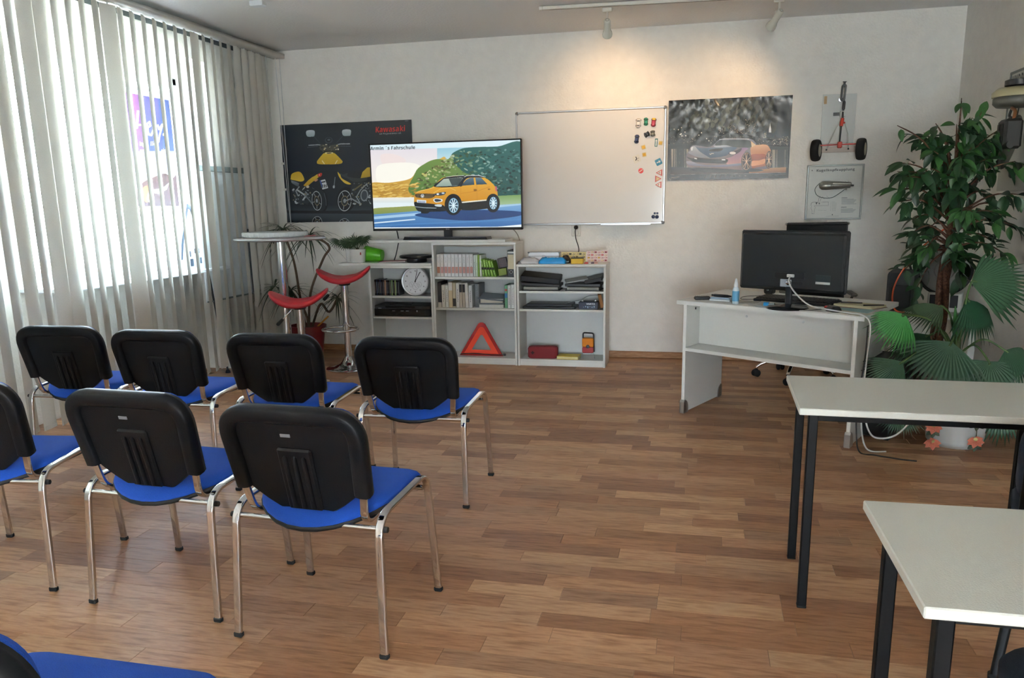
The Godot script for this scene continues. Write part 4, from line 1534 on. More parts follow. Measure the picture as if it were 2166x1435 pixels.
# ------------------------------------------------------------------ television
func television() -> void:
	var p := Painter.new(1024, 576, Color("f6f4f2"))
	p.q = [Vector2(120, 322), Vector2(1738, 308), Vector2(1750, 1240), Vector2(172, 1255)]
	# sky: pale, pinkish and golden to the left, cyan to the right
	p.poly([100, 370, 870, 370, 870, 760, 100, 760], Color("e9e3ea"), Color("fbf6ea"))
	p.poly([860, 372, 1260, 368, 1260, 560, 860, 560], Color("9ccfe2"), Color("d2e8ea"))
	p.blob([240, 430, 400, 430, 520, 500, 420, 570, 280, 560], Color("f3e4e2"))
	p.blob([200, 560, 420, 520, 640, 540, 700, 640, 420, 760, 220, 760], Color("fffdf2"))
	p.poly([100, 305, 1780, 290, 1780, 372, 100, 374], Color("dcf2fa"))
	# hillside
	p.blob([130, 745, 330, 740, 560, 700, 640, 610, 760, 520, 880, 490, 960, 500, 980, 900, 130, 915], Color("d9b454"), Color("c79a3c"))
	p.blob([620, 640, 740, 530, 860, 490, 960, 500, 1060, 440, 1120, 400, 1200, 380, 1500, 372, 1780, 360, 1780, 900, 640, 900], Color("7f9a4e"), Color("4f7a3c"))
	p.blob([1010, 470, 1110, 390, 1260, 372, 1500, 372, 1780, 360, 1790, 960, 1480, 960, 1380, 720, 1150, 640], Color("2d6a63"), Color("14504a"))
	var r := RandomNumberGenerator.new()
	r.seed = 5
	for k in 520:
		var x := r.randf_range(620, 1740)
		var y := r.randf_range(380, 880)
		var edge := 720.0 - (x - 560.0) * 0.62
		if y < maxf(382.0, edge) + 20:
			continue
		var t := clampf((x - 700.0) / 800.0, 0, 1)
		var base := Color("b8b45a").lerp(Color("1d5a55"), t)
		if y > 700:
			base = base.lerp(Color("1f3f22"), 0.5)
		var cc := base.lightened(r.randf_range(0.05, 0.45)) if r.randf() < 0.5 else base.darkened(r.randf_range(0.1, 0.55))
		p.ell(x, y, r.randf_range(6, 26), r.randf_range(4, 13), cc, r.randf_range(-0.6, 0.6))
	for k in 120:
		var x := r.randf_range(140, 660)
		var y := r.randf_range(745, 905)
		p.ell(x, y, r.randf_range(10, 40), r.randf_range(3, 9), Color("e5c46a") if r.randf() < 0.5 else Color("b58a34"), r.randf_range(-0.3, 0.1))
	# verge, pale far road, road
	p.poly([140, 905, 700, 905, 700, 965, 140, 965], Color("f2efe6"), Color("d9e6ea"))
	p.poly([150, 960, 640, 965, 640, 1030, 150, 1030], Color("e6f2f6"))
	p.blob([150, 1030, 400, 1012, 640, 1005, 700, 1060, 400, 1080, 155, 1095], Color("9aa35a"), Color("7d9450"))
	p.poly([1490, 900, 1760, 890, 1760, 1000, 1480, 1010], Color("7aa05a"), Color("a8c4a0"))
	p.poly([150, 1095, 640, 1058, 1100, 1010, 1480, 1000, 1760, 985, 1760, 1250, 160, 1265], Color("7fb0dc"), Color("2c64a6"))
	p.poly([150, 1120, 640, 1080, 1500, 1000, 1760, 985, 1760, 1000, 640, 1110, 150, 1150], Color("a9cdea"))
	p.poly([160, 1185, 620, 1145, 625, 1158, 160, 1200], Color("d9ecf8"))
	p.poly([160, 1215, 1760, 1150, 1760, 1165, 160, 1232], Color("4d86c2"))
	p.poly([160, 1242, 1500, 1236, 1760, 1212, 1760, 1262, 160, 1266], Color("f2fbff"))
	p.blob([620, 1100, 760, 1070, 1100, 1050, 1480, 1055, 1750, 1075, 1740, 1115, 1500, 1150, 1200, 1168, 900, 1150, 700, 1128], Color("23487e"), Color("1c3f74"))
	# the yellow car
	p.blob([612, 900, 625, 860, 660, 835, 800, 800, 870, 735, 940, 690, 1150, 676, 1310, 680, 1400, 720, 1470, 790, 1500, 850, 1504, 940, 1495, 1000, 1380, 1040, 1120, 1050, 900, 1060, 700, 1062, 640, 1040, 612, 985], Color("e8b23a"), Color("c98a1f"))
	p.blob([612, 960, 700, 968, 850, 985, 930, 1000, 950, 1060, 700, 1066, 640, 1045], Color("151a22"))
	p.blob([1100, 960, 1240, 958, 1400, 945, 1410, 1030, 1130, 1050], Color("12161d"))
	p.poly([1120, 960, 1390, 938, 1396, 950, 1130, 974], Color("e9e6da"))
	p.blob([830, 792, 900, 720, 960, 690, 1150, 676, 1310, 680, 1390, 715, 1350, 700, 1200, 700, 1150, 735, 1100, 790], Color("1c2127"))
	p.poly([842, 790, 930, 708, 1110, 694, 1140, 700, 1080, 784], Color("b9c6b8"), Color("8fa69c"))
	p.poly([985, 705, 1090, 698, 1135, 702, 1085, 780, 1020, 782], Color("3c4a4c"))
	p.poly([1118, 785, 1170, 722, 1210, 702, 1250, 698, 1258, 776], Color("58788e"), Color("2d4350"))
	p.poly([1268, 698, 1330, 700, 1395, 772, 1280, 776], Color("5d8094"), Color("31495a"))
	p.line([955, 688, 1040, 676, 1150, 674], 5, Color("cfd4d4"))
	p.line([1150, 690, 1180, 676, 1300, 676, 1355, 690], 6, Color("d5dadb"))
	p.poly([1105, 780, 1130, 762, 1128, 790, 1108, 796], Color("1b1d20"))
	p.blob([625, 870, 700, 865, 820, 870, 840, 880, 800, 915, 660, 912, 628, 900], Color("2b2320"))
	for y in [878, 893, 906]:
		p.line([634, y, 820, y], 3, Color("b59a5c"))
	p.ell(701, 890, 18, 20, Color("dfe4e8"))
	p.ell(701, 890, 13, 15, Color("5a6168"))
	p.line([692, 880, 701, 902, 710, 880], 4, Color("eef2f4"))
	p.line([694, 896, 698, 900, 701, 892, 704, 900, 708, 896], 2, Color("eef2f4"))
	p.blob([815, 880, 860, 862, 950, 850, 938, 880, 880, 890], Color("3a4450"))
	p.ell(868, 873, 14, 9, Color("e8f4ff"))
	p.ell(925, 863, 16, 9, Color("c3d5e4"))
	p.poly([640, 932, 742, 940, 742, 972, 642, 964], Color("dfe8f4"))
	for k in 6:
		p.poly([652 + k * 14, 944 + k, 661 + k * 14, 945 + k, 661 + k * 14, 964 + k, 652 + k * 14, 963 + k], Color("5a6c92"))
	p.blob([822, 930, 850, 920, 912, 930, 912, 955, 850, 966, 825, 950], Color("dfe9f0"))
	p.blob([832, 934, 855, 926, 900, 936, 900, 950, 855, 958, 836, 948], Color("2f3b4a"))
	p.blob([835, 990, 905, 988, 905, 1012, 850, 1008], Color("c5d2da"))
	p.line([620, 1010, 720, 1022, 850, 1028], 8, Color("9aa6ae"))
	p.line([640, 850, 760, 815, 830, 800], 4, Color("f7dc8a"))
	p.line([820, 860, 900, 815, 1000, 805, 1060, 835], 5, Color("f2cf70"))
	p.line([1110, 870, 1300, 842, 1420, 800], 4, Color("b87a18"))
	p.line([1284, 780, 1288, 950], 3, Color("b98222"))
	p.line([1115, 800, 1112, 960], 3, Color("b98222"))
	p.blob([1252, 826, 1272, 822, 1288, 834, 1268, 846, 1254, 842], Color("8a6018"))
	p.blob([1400, 822, 1420, 820, 1428, 828, 1408, 836], Color("8a6018"))
	p.blob([1478, 800, 1492, 800, 1496, 850, 1482, 840], Color("c0506a"))
	p.ell(1034, 990, 92, 118, Color("11151b"))
	p.ell(1455, 978, 72, 102, Color("11151b"))
	for q in [[1037, 1000, 52, 82], [1458, 978, 40, 68]]:
		p.ell(q[0], q[1], q[2], q[3], Color("8fc4e2"))
		p.ell(q[0], q[1], q[2] * 0.88, q[3] * 0.88, Color("2a4a62"))
		for k in 10:
			var a := TAU * k / 10.0
			p.line([q[0], q[1], q[0] + cos(a) * q[2] * 0.9, q[1] + sin(a) * q[3] * 0.9], 10, Color("d5eef8"))
		p.ell(q[0], q[1], 10, 14, Color("e9f6fb"))
	p.blob([700, 1050, 780, 1050, 760, 1085, 690, 1082], Color("10141a"))
	p.text("Armin ´s Fahrschule", 122, 337, 620, 376, Color("23282e"), true)
	var tv := thing("television", "large flat television showing a yellow car, on the white shelf boards", "television", Vector3(1.832, 1.0845, 0.42))
	var W := 1.356
	var H := 0.745
	var y0 := 0.079
	var b := mb(T(Vector3(0, y0 + H / 2, 0)))
	b.box(Vector3(0, 0, -0.02), Vector3(W, H, 0.034), 0.006)
	b.box(Vector3(0, -0.08, -0.05), Vector3(W * 0.7, H * 0.6, 0.04), 0.015)
	part(tv, "cabinet", b, mt("17181b", 0.4))
	b = mb()
	var bz := 0.011
	b.box(Vector3(0, y0 + H - bz / 2, 0.002), Vector3(W, bz, 0.012), 0.003)
	b.box(Vector3(0, y0 + 0.011, 0.002), Vector3(W, 0.022, 0.012), 0.003)
	for s in [-1, 1]:
		b.box(Vector3(s * (W / 2 - bz / 2), y0 + H / 2, 0.002), Vector3(bz, H, 0.012), 0.003)
	part(tv, "bezel", b, mt("1f2023", 0.25, 0.2))
	b = mb()
	var sx := W / 2 - bz
	b.quad(Vector3(-sx, y0 + 0.022, 0), Vector3(sx, y0 + 0.022, 0), Vector3(sx, y0 + H - bz, 0), Vector3(-sx, y0 + H - bz, 0), Vector3.BACK, Vector2(0, 1), Vector2(1, 1), Vector2(1, 0), Vector2(0, 0))
	var em := StandardMaterial3D.new()
	em.albedo_color = Color("050506")
	em.roughness = 0.35
	em.emission_enabled = true
	em.emission_texture = p.tex()
	em.emission = Color.WHITE
	em.emission_operator = BaseMaterial3D.EMISSION_OP_MULTIPLY
	em.emission_energy_multiplier = 0.5
	em.texture_repeat = false
	part(tv, "screen", b, em)
	words(tv, "LG", T(Vector3(0.02, y0 + 0.011, 0.0083)), 0.018, 0.009, mt("9a9ca0", 0.4))
	b = mb()
	b.ring(Vector3(0.003, y0 + 0.011, 0.0083), Vector3.BACK, 0.0045, 0.001, 16, 5)
	part(tv, "maker_emblem", b, mt("9a9ca0", 0.4))
	b = mb()
	b.box(Vector3(0.0, 0.06, -0.05), Vector3(0.075, 0.1, 0.03), 0.006)
	part(tv, "stand_neck", b, M.black)
	b = mb()
	b.prism(PackedVector2Array([Vector2(-0.38, 0), Vector2(0.38, 0), Vector2(0.372, 0.024), Vector2(-0.365, 0.03)]), -0.1, 0.07, 0.004)
	part(tv, "stand_base", b, mt("1b1d21", 0.12))
	var l := AreaLight3D.new()
	l.name = "screen_light"
	l.area_size = Vector2(W - 0.03, H - 0.04)
	l.position = Vector3(0, y0 + H / 2, 0.012)
	l.rotation.y = PI
	l.light_color = Color("e6efff")
	l.light_energy = 0.12
	l.area_range = 12.0
	l.area_attenuation = 2.0
	l.shadow_enabled = true
	tv.add_child(l)
	var cb := mb()
	cb.tube(spline([Vector3(1.3, 1.2, 0.25), Vector3(1.292, 1.08, 0.175), Vector3(1.28, 1.02, 0.17), Vector3(1.262, 0.94, 0.18), Vector3(1.25, 0.892, 0.2)]), 0.005, 7)
	solo("power_cable", cb, M.black, "black cable hanging from behind the television to the lower board", "cable")
	cb = mb()
	cb.tube(spline([Vector3(2.38, 1.18, 0.36), Vector3(2.42, 1.16, 0.37), Vector3(2.45, 1.12, 0.36), Vector3(2.462, 1.07, 0.33)]), 0.004, 7)
	solo("power_cable", cb, mt("8d8672", 0.5), "grey-brown cable behind the television's right corner", "cable")


# ------------------------------------------------------------------ whiteboard and the magnets on it
func toy_car(label: String, x: float, y: float, l: float, w: float, ang: float, hex: String, roof: String, van := false) -> void:
	var o := thing("magnet_car", label, "magnet", Vector3(x, y, 0.017), 0.0, "toy cars on the whiteboard")
	o.rotation.z = ang
	var b := mb()
	b.prism(rrect(w, l, w * 0.32, 4), 0.0, 0.014, 0.004)
	part(o, "body", b, mt(hex, 0.35))
	b = mb()
	b.prism(rrect(w * 0.8, l * (0.62 if van else 0.42), w * 0.2, 3, Vector2(0, -l * 0.1 if van else -l * 0.06)), 0.013, 0.026 if van else 0.022, 0.004)
	part(o, "cabin", b, mt(roof, 0.3))
	b = mb()
	b.box(Vector3(0, l * 0.2, 0.0165), Vector3(w * 0.66, l * 0.08, 0.007), 0.001)
	if not van:
		b.box(Vector3(0, -l * 0.3, 0.0165), Vector3(w * 0.6, l * 0.06, 0.006), 0.001)
	part(o, "window", b, mt("1d2329", 0.15))
	for s in [-1, 1]:
		for t in [-0.3, 0.3]:
			b = mb(T(Vector3(s * w * 0.5, t * l, 0.005), 0, 0, PI / 2))
			b.lathe([Vector2(0, -0.003), Vector2(0.006, -0.003), Vector2(0.006, 0.003), Vector2(0, 0.003)], 10)
			part(o, "wheel", b, M.rubber)


func flat_magnet(label: String, x: float, y: float, shape: PackedVector2Array, ang: float, hex: String, marks: Array) -> void:
	var o := thing("magnet_sign", label, "magnet", Vector3(x, y, 0.0165), 0.0, "magnetic road signs")
	o.rotation.z = ang
	var b := mb()
	b.prism(shape, 0.0, 0.002)
	part(o, "plate", b, mt(hex, 0.45))
	for q in marks:
		b = mb()
		b.prism(q[0], 0.002, 0.0026)
		part(o, "print", b, mt(q[1], 0.5))


func whiteboard() -> void:
	var x0 := 2.372
	var x1 := 3.672
	var y0 := 1.188
	var y1 := 2.16
	var cx := (x0 + x1) / 2
	var cy := (y0 + y1) / 2
	var o := thing("whiteboard", "large whiteboard with aluminium frame on the back wall", "whiteboard", Vector3(cx, cy, 0.0))
	var w := x1 - x0
	var h := y1 - y0
	var b := mb()
	b.box(Vector3(0, 0, 0.008), Vector3(w - 0.01, h - 0.01, 0.015), 0.0)
	part(o, "writing_surface", b, mt("e3e2de", 0.13))
	for s in [[0.0, h / 2 - 0.008, w, 0.017], [0.0, -h / 2 + 0.008, w, 0.017], [-w / 2 + 0.008, 0.0, 0.017, h], [w / 2 - 0.008, 0.0, 0.017, h]]:
		b = mb()
		b.box(Vector3(s[0], s[1], 0.011), Vector3(s[2], s[3], 0.022), 0.004)
		part(o, "frame_bar", b, M.alu)
	for sx in [-1, 1]:
		for sy in [-1, 1]:
			b = mb()
			b.box(Vector3(sx * (w / 2 - 0.012), sy * (h / 2 - 0.012), 0.012), Vector3(0.03, 0.03, 0.028), 0.008)
			part(o, "corner_cap", b, mt("6f7274", 0.5))
	b = mb()
	b.box(Vector3(3.343 - cx, -h / 2 - 0.004, 0.035), Vector3(0.43, 0.006, 0.06), 0.002)
	b.box(Vector3(3.343 - cx, -h / 2 + 0.001, 0.064), Vector3(0.43, 0.014, 0.003), 0.001)
	part(o, "pen_tray", b, M.alu)
	toy_car("white rally toy car magnet at the top left of the magnet group", 3.439, 2.031, 0.075, 0.038, -0.05, "d8d2c8", "e4e0d8")
	toy_car("green toy car magnet between the white one and the red van", 3.502, 2.039, 0.065, 0.03, 0.0, "1f7a58", "2d8f6a")
	toy_car("red toy van magnet with a yellow front at the top right of the magnets", 3.566, 2.031, 0.072, 0.034, -0.1, "a01c34", "b32440", true)
	toy_car("dark blue toy car magnet below the white one", 3.427, 1.9, 0.072, 0.032, -0.12, "16224a", "1e2c5c")
	toy_car("small black toy car magnet turned sideways", 3.512, 1.935, 0.048, 0.036, 2.0, "1b1c20", "2a2c31")
	toy_car("small tan and black toy jeep magnet at the right", 3.561, 1.941, 0.05, 0.032, 0.1, "5e594a", "8a8570")
	var yb := mb()
	yb.prism(rrect(0.03, 0.018, 0.006, 3, Vector2(0, 0.026)), 0.012, 0.02, 0.003)
	var van := get_node("magnet_car_002")
	part(van, "yellow_front", yb, mt("e0b52a", 0.4))
	var sq := func(s: float) -> PackedVector2Array: return rrect(s, s, s * 0.1, 2)
	flat_magnet("green-blue one-way plate with a white arrow, upper right of the signs", 3.591, 1.866, rrect(0.024, 0.068, 0.002, 1), -0.06, "4a7f80", [[PackedVector2Array([Vector2(-0.004, -0.027), Vector2(0.004, -0.027), Vector2(0.004, 0.012), Vector2(0.009, 0.012), Vector2(0, 0.028), Vector2(-0.009, 0.012), Vector2(-0.004, 0.012)]), "e6e6df"]])
	flat_magnet("yellow priority sign magnet at the right edge beside the arrow plate", 3.628, 1.861, sq.call(0.037), -0.15, "cfcab2", [[sq.call(0.026), "d9b44e"]])
	flat_magnet("yellow priority sign magnet, upper of the two left of the middle", 3.485, 1.831, sq.call(0.037), 0.3, "cfc6a0", [[sq.call(0.026), "d9a92e"]])
	flat_magnet("yellow priority sign magnet, lower of the two left of the middle", 3.493, 1.77, sq.call(0.037), 0.15, "cfc6a0", [[sq.call(0.026), "d9a92e"]])
	flat_magnet("white square direction sign magnet with black bent road", 3.428, 1.736, sq.call(0.062), 0.4, "dcd9cc", [[PackedVector2Array([Vector2(-0.012, 0.02), Vector2(-0.004, 0.02), Vector2(-0.001, 0.004), Vector2(-0.014, -0.004), Vector2(-0.012, -0.012), Vector2(0.006, -0.002), Vector2(0.004, 0.02)]), "1c1b19"], [rrect(0.012, 0.003, 0.001, 1, Vector2(0.016, 0.0)), "1c1b19"], [rrect(0.003, 0.012, 0.001, 1, Vector2(0.006, -0.016)), "1c1b19"]])
	flat_magnet("blue sign magnet with a white arrow, tilted at the right edge", 3.614, 1.706, sq.call(0.052), 0.45, "2f86a8", [[PackedVector2Array([Vector2(-0.018, -0.004), Vector2(0.004, -0.004), Vector2(0.004, -0.013), Vector2(0.019, 0), Vector2(0.004, 0.013), Vector2(0.004, 0.004), Vector2(-0.018, 0.004)]), "e8ecea"]])
	var disc := func(r: float) -> PackedVector2Array:
		var q := PackedVector2Array()
		for k in 24:
			q.append(Vector2.from_angle(TAU * k / 24) * r)
		return q
	flat_magnet("round red no-entry magnet with a slanting white bar", 3.466, 1.637, disc.call(0.022), 0.6, "c03434", [[rrect(0.036, 0.006, 0.001, 1), "efe4da"]])
	var trg := func(r: float, up: float) -> PackedVector2Array: return PackedVector2Array([Vector2(-r * up, 0), Vector2(r * 0.8 * up, r * 0.95), Vector2(r * 0.8 * up, -r * 0.95)])
	flat_magnet("topmost of the three red-rimmed triangle magnets, with a black dot", 3.622, 1.617, trg.call(0.03, 1.0), 0.0, "c24a40", [[trg.call(0.019, 1.0), "e6ddd0"], [disc.call(0.005), "1d1b1a"]])
	flat_magnet("middle red-rimmed triangle magnet, plain and pointing the other way", 3.612, 1.567, trg.call(0.03, -1.0), 0.0, "c24a40", [[trg.call(0.019, -1.0), "d8c08c"]])
	flat_magnet("lowest of the three red-rimmed triangle magnets, with a black dot", 3.618, 1.517, trg.call(0.03, 1.0), 0.0, "c24a40", [[trg.call(0.019, 1.0), "e6ddd0"], [disc.call(0.005), "1d1b1a"]])
	for q in [[3.59, 1.278, 0.0095, "upper left small dark blue round magnet near the board's lower corner"], [3.612, 1.278, 0.0095, "upper right small dark blue round magnet near the board's lower corner"], [3.578, 1.249, 0.0155, "lower left large dark blue round magnet near the board's lower corner"], [3.61, 1.247, 0.0155, "lower right large dark blue round magnet near the board's lower corner"]]:
		b = mb(T(Vector3(q[0], q[1], 0.016), 0, PI / 2))
		b.lathe([Vector2(0, 0), Vector2(q[2], 0), Vector2(q[2], 0.006), Vector2(q[2] * 0.85, 0.009), Vector2(0, 0.0095)], 24)
		solo("round_magnet", b, mt("1c2f56", 0.4), q[3], "magnet", "round blue magnets")
	# socket with a plug and its cable
	var so := thing("wall_socket", "white double wall socket under the whiteboard", "socket", Vector3(2.905, 1.141, 0.0))
	b = mb()
	b.box(Vector3(0, 0, 0.005), Vector3(0.078, 0.108, 0.01), 0.003)
	part(so, "plate", b, mt("d9d6cb", 0.35))
	for y in [0.024, -0.026]:
		b = mb(T(Vector3(0, y, 0.01), 0, PI / 2))
		b.lathe([Vector2(0.022, 0.0), Vector2(0.02, 0.002), Vector2(0.018, -0.008), Vector2(0, -0.008)], 20)
		part(so, "socket_well", b, mt("c6c2b5", 0.4))
		b = mb()
		for s in [-0.008, 0.008]:
			b.box(Vector3(s, y, 0.003), Vector3(0.005, 0.005, 0.002), 0.0)
		part(so, "pin_hole", b, M.black_matt)
	var pc := thing("power_cable", "black plug and cable running from the wall socket down to the right unit", "cable", Vector3(2.905, 1.165, 0.012))
	b = mb(T(Vector3(0, 0, 0), 0, PI / 2))
	b.lathe([Vector2(0, 0), Vector2(0.018, 0), Vector2(0.018, 0.012), Vector2(0.012, 0.03), Vector2(0.007, 0.036), Vector2(0, 0.036)], 18)
	part(pc, "plug", b, M.black_matt)
	b = mb()
	b.tube(spline([Vector3(0, 0, 0.03), Vector3(0.0, -0.04, 0.05), Vector3(0.008, -0.1, 0.06), Vector3(0.035, -0.17, 0.09), Vector3(0.04, -0.215, 0.15), Vector3(0.005, -0.26, 0.24), Vector3(-0.03, -0.268, 0.3)]), 0.004, 7)
	part(pc, "cord", b, M.black_matt)


# ------------------------------------------------------------------ posters and teaching boards
func poster_sheet(o: Node3D, w: float, h: float, wave: Callable, mat: Material) -> void:
	var b := mb()
	b.grid(72, 48, func(u: float, v: float) -> Vector3: return Vector3((u - 0.5) * w, (0.5 - v) * h, 0.004 + wave.call(u, v)), Vector3.BACK)
	part(o, "sheet", b, mat)


func moto_wheel(p: Painter, x: float, y: float, rx: float, ry: float, rot: float) -> void:
	p.ell(x, y, rx, ry, Color("b9bec2"), rot)
	p.ell(x, y, rx * 0.92, ry * 0.92, Color("15191f"), rot)
	for k in 5:
		var a := TAU * k / 5.0 + 0.5
		var d := Vector2(cos(a) * rx * 0.85, sin(a) * ry * 0.85).rotated(rot)
		p.line([x, y, x + d.x, y + d.y], 9, Color("7d858c"))
		p.line([x, y, x + d.x, y + d.y], 3, Color("c4c9cd"))
	p.ell(x, y, rx * 0.5, ry * 0.5, Color("8c7f62"), rot)
	p.ell(x, y, rx * 0.42, ry * 0.42, Color("2a2d31"), rot)
	p.ell(x, y, rx * 0.2, ry * 0.2, Color("9aa0a5"), rot)


func posters_and_boards() -> void:
	var r := RandomNumberGenerator.new()
	r.seed = 11
	# motorcycle poster
	var p := Painter.new(960, 668, Color("1a2129"))
	p.q = [Vector2(82, 90), Vector2(1811, 46), Vector2(1930, 1380), Vector2(185, 1385)]
	p.poly([60, 60, 1950, 30, 1950, 700, 130, 700], Color("222a31"), Color("1c2430"))
	p.poly([130, 1150, 1950, 1150, 1950, 1230, 130, 1230], Color("1c2129"), Color("343c44"))
	p.poly([130, 1220, 1950, 1260, 1950, 1290, 130, 1250], Color("10141a"))
	p.poly([130, 1260, 1950, 1290, 1950, 1400, 130, 1400], Color("3a424a"), Color("222a33"))
	p.poly([85, 200, 130, 300, 150, 420, 160, 640, 185, 760, 175, 400, 110, 150], Color("5a4f45"))
	# handlebar view
	for m in [[495, 205, 1.0], [974, 202, -1.0]]:
		p.blob([m[0] - 52, m[1] - 36, m[0] + 50, m[1] - 38, m[0] + 54, m[1] + 30, m[0] + 30, m[1] + 40, m[0] - 44, m[1] + 34], Color("c9d2d6"), Color("9fb0b6"))
		p.line([m[0] + 45 * m[2], m[1] + 35, m[0] + 130 * m[2], m[1] + 130], 7, Color("39434b"))
	p.line([470, 358, 600, 352, 660, 360], 13, Color("aab0b4"))
	p.line([1024, 346, 900, 345, 850, 356], 13, Color("aab0b4"))
	p.line([455, 385, 600, 372], 5, Color("5c656c"))
	p.line([1040, 378, 880, 372], 5, Color("5c656c"))
	p.ell(740, 295, 52, 42, Color("3a434b"))
	p.ell(740, 292, 36, 28, Color("161b20"))
	p.ell(742, 290, 20, 14, Color("59636b"))
	p.blob([636, 350, 740, 365, 860, 350, 866, 420, 740, 436, 630, 420], Color("4b4c44"))
	for k in 26:
		p.ell(r.randf_range(630, 870), r.randf_range(345, 440), r.randf_range(4, 16), r.randf_range(4, 12), Color(["c6b98c", "23272b", "8b8468", "d9d3bd", "3a4046"][k % 5]))
	p.poly([672, 430, 830, 430, 826, 470, 680, 470], Color("2b2a1c"))
	p.blob([690, 462, 800, 462, 840, 480, 920, 560, 930, 585, 900, 606, 760, 612, 610, 606, 586, 580, 600, 550, 660, 480], Color("d8b93a"), Color("c9a22c"))
	p.blob([706, 452, 790, 452, 796, 470, 700, 472], Color("e2d69a"))
	p.poly([715, 458, 785, 456, 770, 468, 725, 470], Color("20221e"))
	p.line([655, 560, 690, 606], 12, Color("ece3b4"))
	p.line([862, 558, 832, 606], 12, Color("ece3b4"))
	# left motorcycle
	p.blob([228, 790, 240, 735, 300, 706, 360, 708, 400, 760, 415, 815, 370, 835, 290, 820, 230, 805], Color("cfa92c"), Color("e0c04a"))
	p.poly([232, 815, 300, 835, 345, 855, 340, 905, 300, 890, 240, 850], Color("8f989f"), Color("4b545c"))
	p.blob([270, 960, 330, 930, 400, 950, 500, 1010, 520, 1090, 440, 1130, 340, 1120, 280, 1080], Color("2b3138"))
	for k in 60:
		p.ell(r.randf_range(265, 540), r.randf_range(900, 1140), r.randf_range(4, 22), r.randf_range(3, 14), Color(["7f878d", "1a1e23", "b4babd", "4c545b", "2b2f34", "8a8067"][k % 6]), r.randf_range(-1, 1))
	p.line([350, 900, 300, 960, 330, 1020], 16, Color("8e969b"))
	p.line([310, 940, 400, 1000, 440, 1030, 400, 1080], 20, Color("b4babc"))
	p.line([420, 1010, 520, 1120, 620, 1130], 16, Color("6d757b"))
	p.line([430, 905, 390, 950], 10, Color("a9b0b3"))
	p.poly([405, 885, 470, 820, 560, 750, 640, 728, 650, 745, 600, 790, 520, 850, 460, 900, 420, 895], Color("d4b03a"), Color("c29a26"))
	p.blob([478, 785, 500, 745, 560, 738, 580, 748, 520, 780], Color("23282d"))
	p.blob([600, 742, 640, 722, 660, 735, 645, 770, 612, 775], Color("c2332b"))
	p.ell(622, 750, 10, 10, Color("f0a28c"))
	p.blob([556, 820, 590, 800, 604, 815, 580, 835, 562, 836], Color("c98f6a"))
	p.ell(464, 905, 22, 18, Color("c8bfa4"))
	p.poly([625, 825, 700, 808, 745, 925, 668, 945], Color("d7dbdc"))
	p.poly([625, 825, 642, 821, 672, 900, 662, 925], Color("3b55a0"))
	p.text("ER6", 662, 882, 728, 925, Color("1d2024"), true, -0.12)
	p.line([652, 850, 705, 838], 16, Color("2b2f36"))
	p.ell(655, 1095, 88, 158, Color("0c1015"), -0.12)
	p.ell(640, 1090, 82, 148, Color("1f262d"), -0.12)
	p.line([690, 990, 715, 1080, 722, 1160], 6, Color("5b646c"))
	moto_wheel(p, 592, 1095, 68, 132, -0.12)
	# right motorcycle
	p.blob([868, 715, 900, 735, 930, 800, 1050, 870, 1010, 880, 950, 850, 890, 780], Color("d6b43a"))
	p.blob([872, 712, 940, 745, 1000, 730, 1000, 770, 1060, 790, 1180, 800, 1250, 780, 1260, 830, 1100, 850, 1000, 800, 930, 770], Color("31363b"))
	p.poly([1178, 800, 1200, 720, 1262, 660, 1420, 650, 1440, 760, 1260, 790], Color("cfae38"), Color("b3922a"))
	p.line([836, 780, 820, 930], 9, Color("7f878c"))
	p.blob([808, 900, 830, 890, 832, 925, 812, 928], Color("aab1b5"))
	p.ell(990, 1080, 128, 165, Color("0b0f14"))
	moto_wheel(p, 972, 1100, 92, 140, 0.0)
	p.blob([1080, 880, 1280, 850, 1420, 860, 1430, 1150, 1200, 1160, 1060, 1040], Color("262c32"))
	for k in 90:
		p.ell(r.randf_range(1060, 1430), r.randf_range(860, 1160), r.randf_range(4, 24), r.randf_range(3, 14), Color(["7d858b", "171b20", "aeb4b7", "4b535a", "2b2f34", "958a6a"][k % 6]), r.randf_range(-1, 1))
	p.ell(1235, 1030, 52, 80, Color("8b9297"))
	p.ell(1235, 1030, 38, 62, Color("3f474e"))
	p.line([1270, 870, 1180, 960, 1130, 1050, 1180, 1130], 14, Color("8f979c"))
	p.line([960, 1110, 1060, 1070, 1180, 1140, 1190, 1155], 18, Color("8c9296"))
	p.line([1090, 960, 1200, 880], 20, Color("6b6142"))
	# floor reflections
	moto_wheel(p, 600, 1385, 70, 80, 0.0)
	moto_wheel(p, 975, 1400, 70, 62, 0.0)
	p.text("Kawasaki", 1290 + 68, 128, 1735, 205, Color("d8342c"), true, -0.03)
	p.text("Let the good times roll.", 1410, 212, 1690, 238, Color("d9dcdd"), false, -0.02)
	p.line([1730, 62, 1775, 60], 4, Color("aab0b4"))
	var mo := thing("motorcycle_poster", "dark poster with yellow motorcycles, half hidden by the television", "poster", Vector3(0.752, 1.69, 0.0))
	poster_sheet(mo, 1.305, 0.9, func(u: float, v: float) -> float: return 0.003 + 0.0035 * sin(u * 9.0) * (1.0 - v) + 0.006 * exp(-u * 30.0) * absf(sin(v * 14.0)), printed(p, 0.42))
	var tp := mb()
	for c in [[-0.655, 0.1], [-0.652, -0.14]]:
		tp.box(Vector3(c[0], c[1], 0.012), Vector3(0.03, 0.02, 0.001), 0.0)
	part(mo, "tape", tp, mt("d9d5c8", 0.3))

	# sports car poster
	p = Painter.new(1000, 664, Color("0c0f12"))
	p.q = [Vector2(75, 178), Vector2(1953, 80), Vector2(1882, 1330), Vector2(45, 1388)]
	p.poly([85, 190, 1905, 90, 1880, 800, 90, 800], Color("2c3436"), Color("3a4c52"))
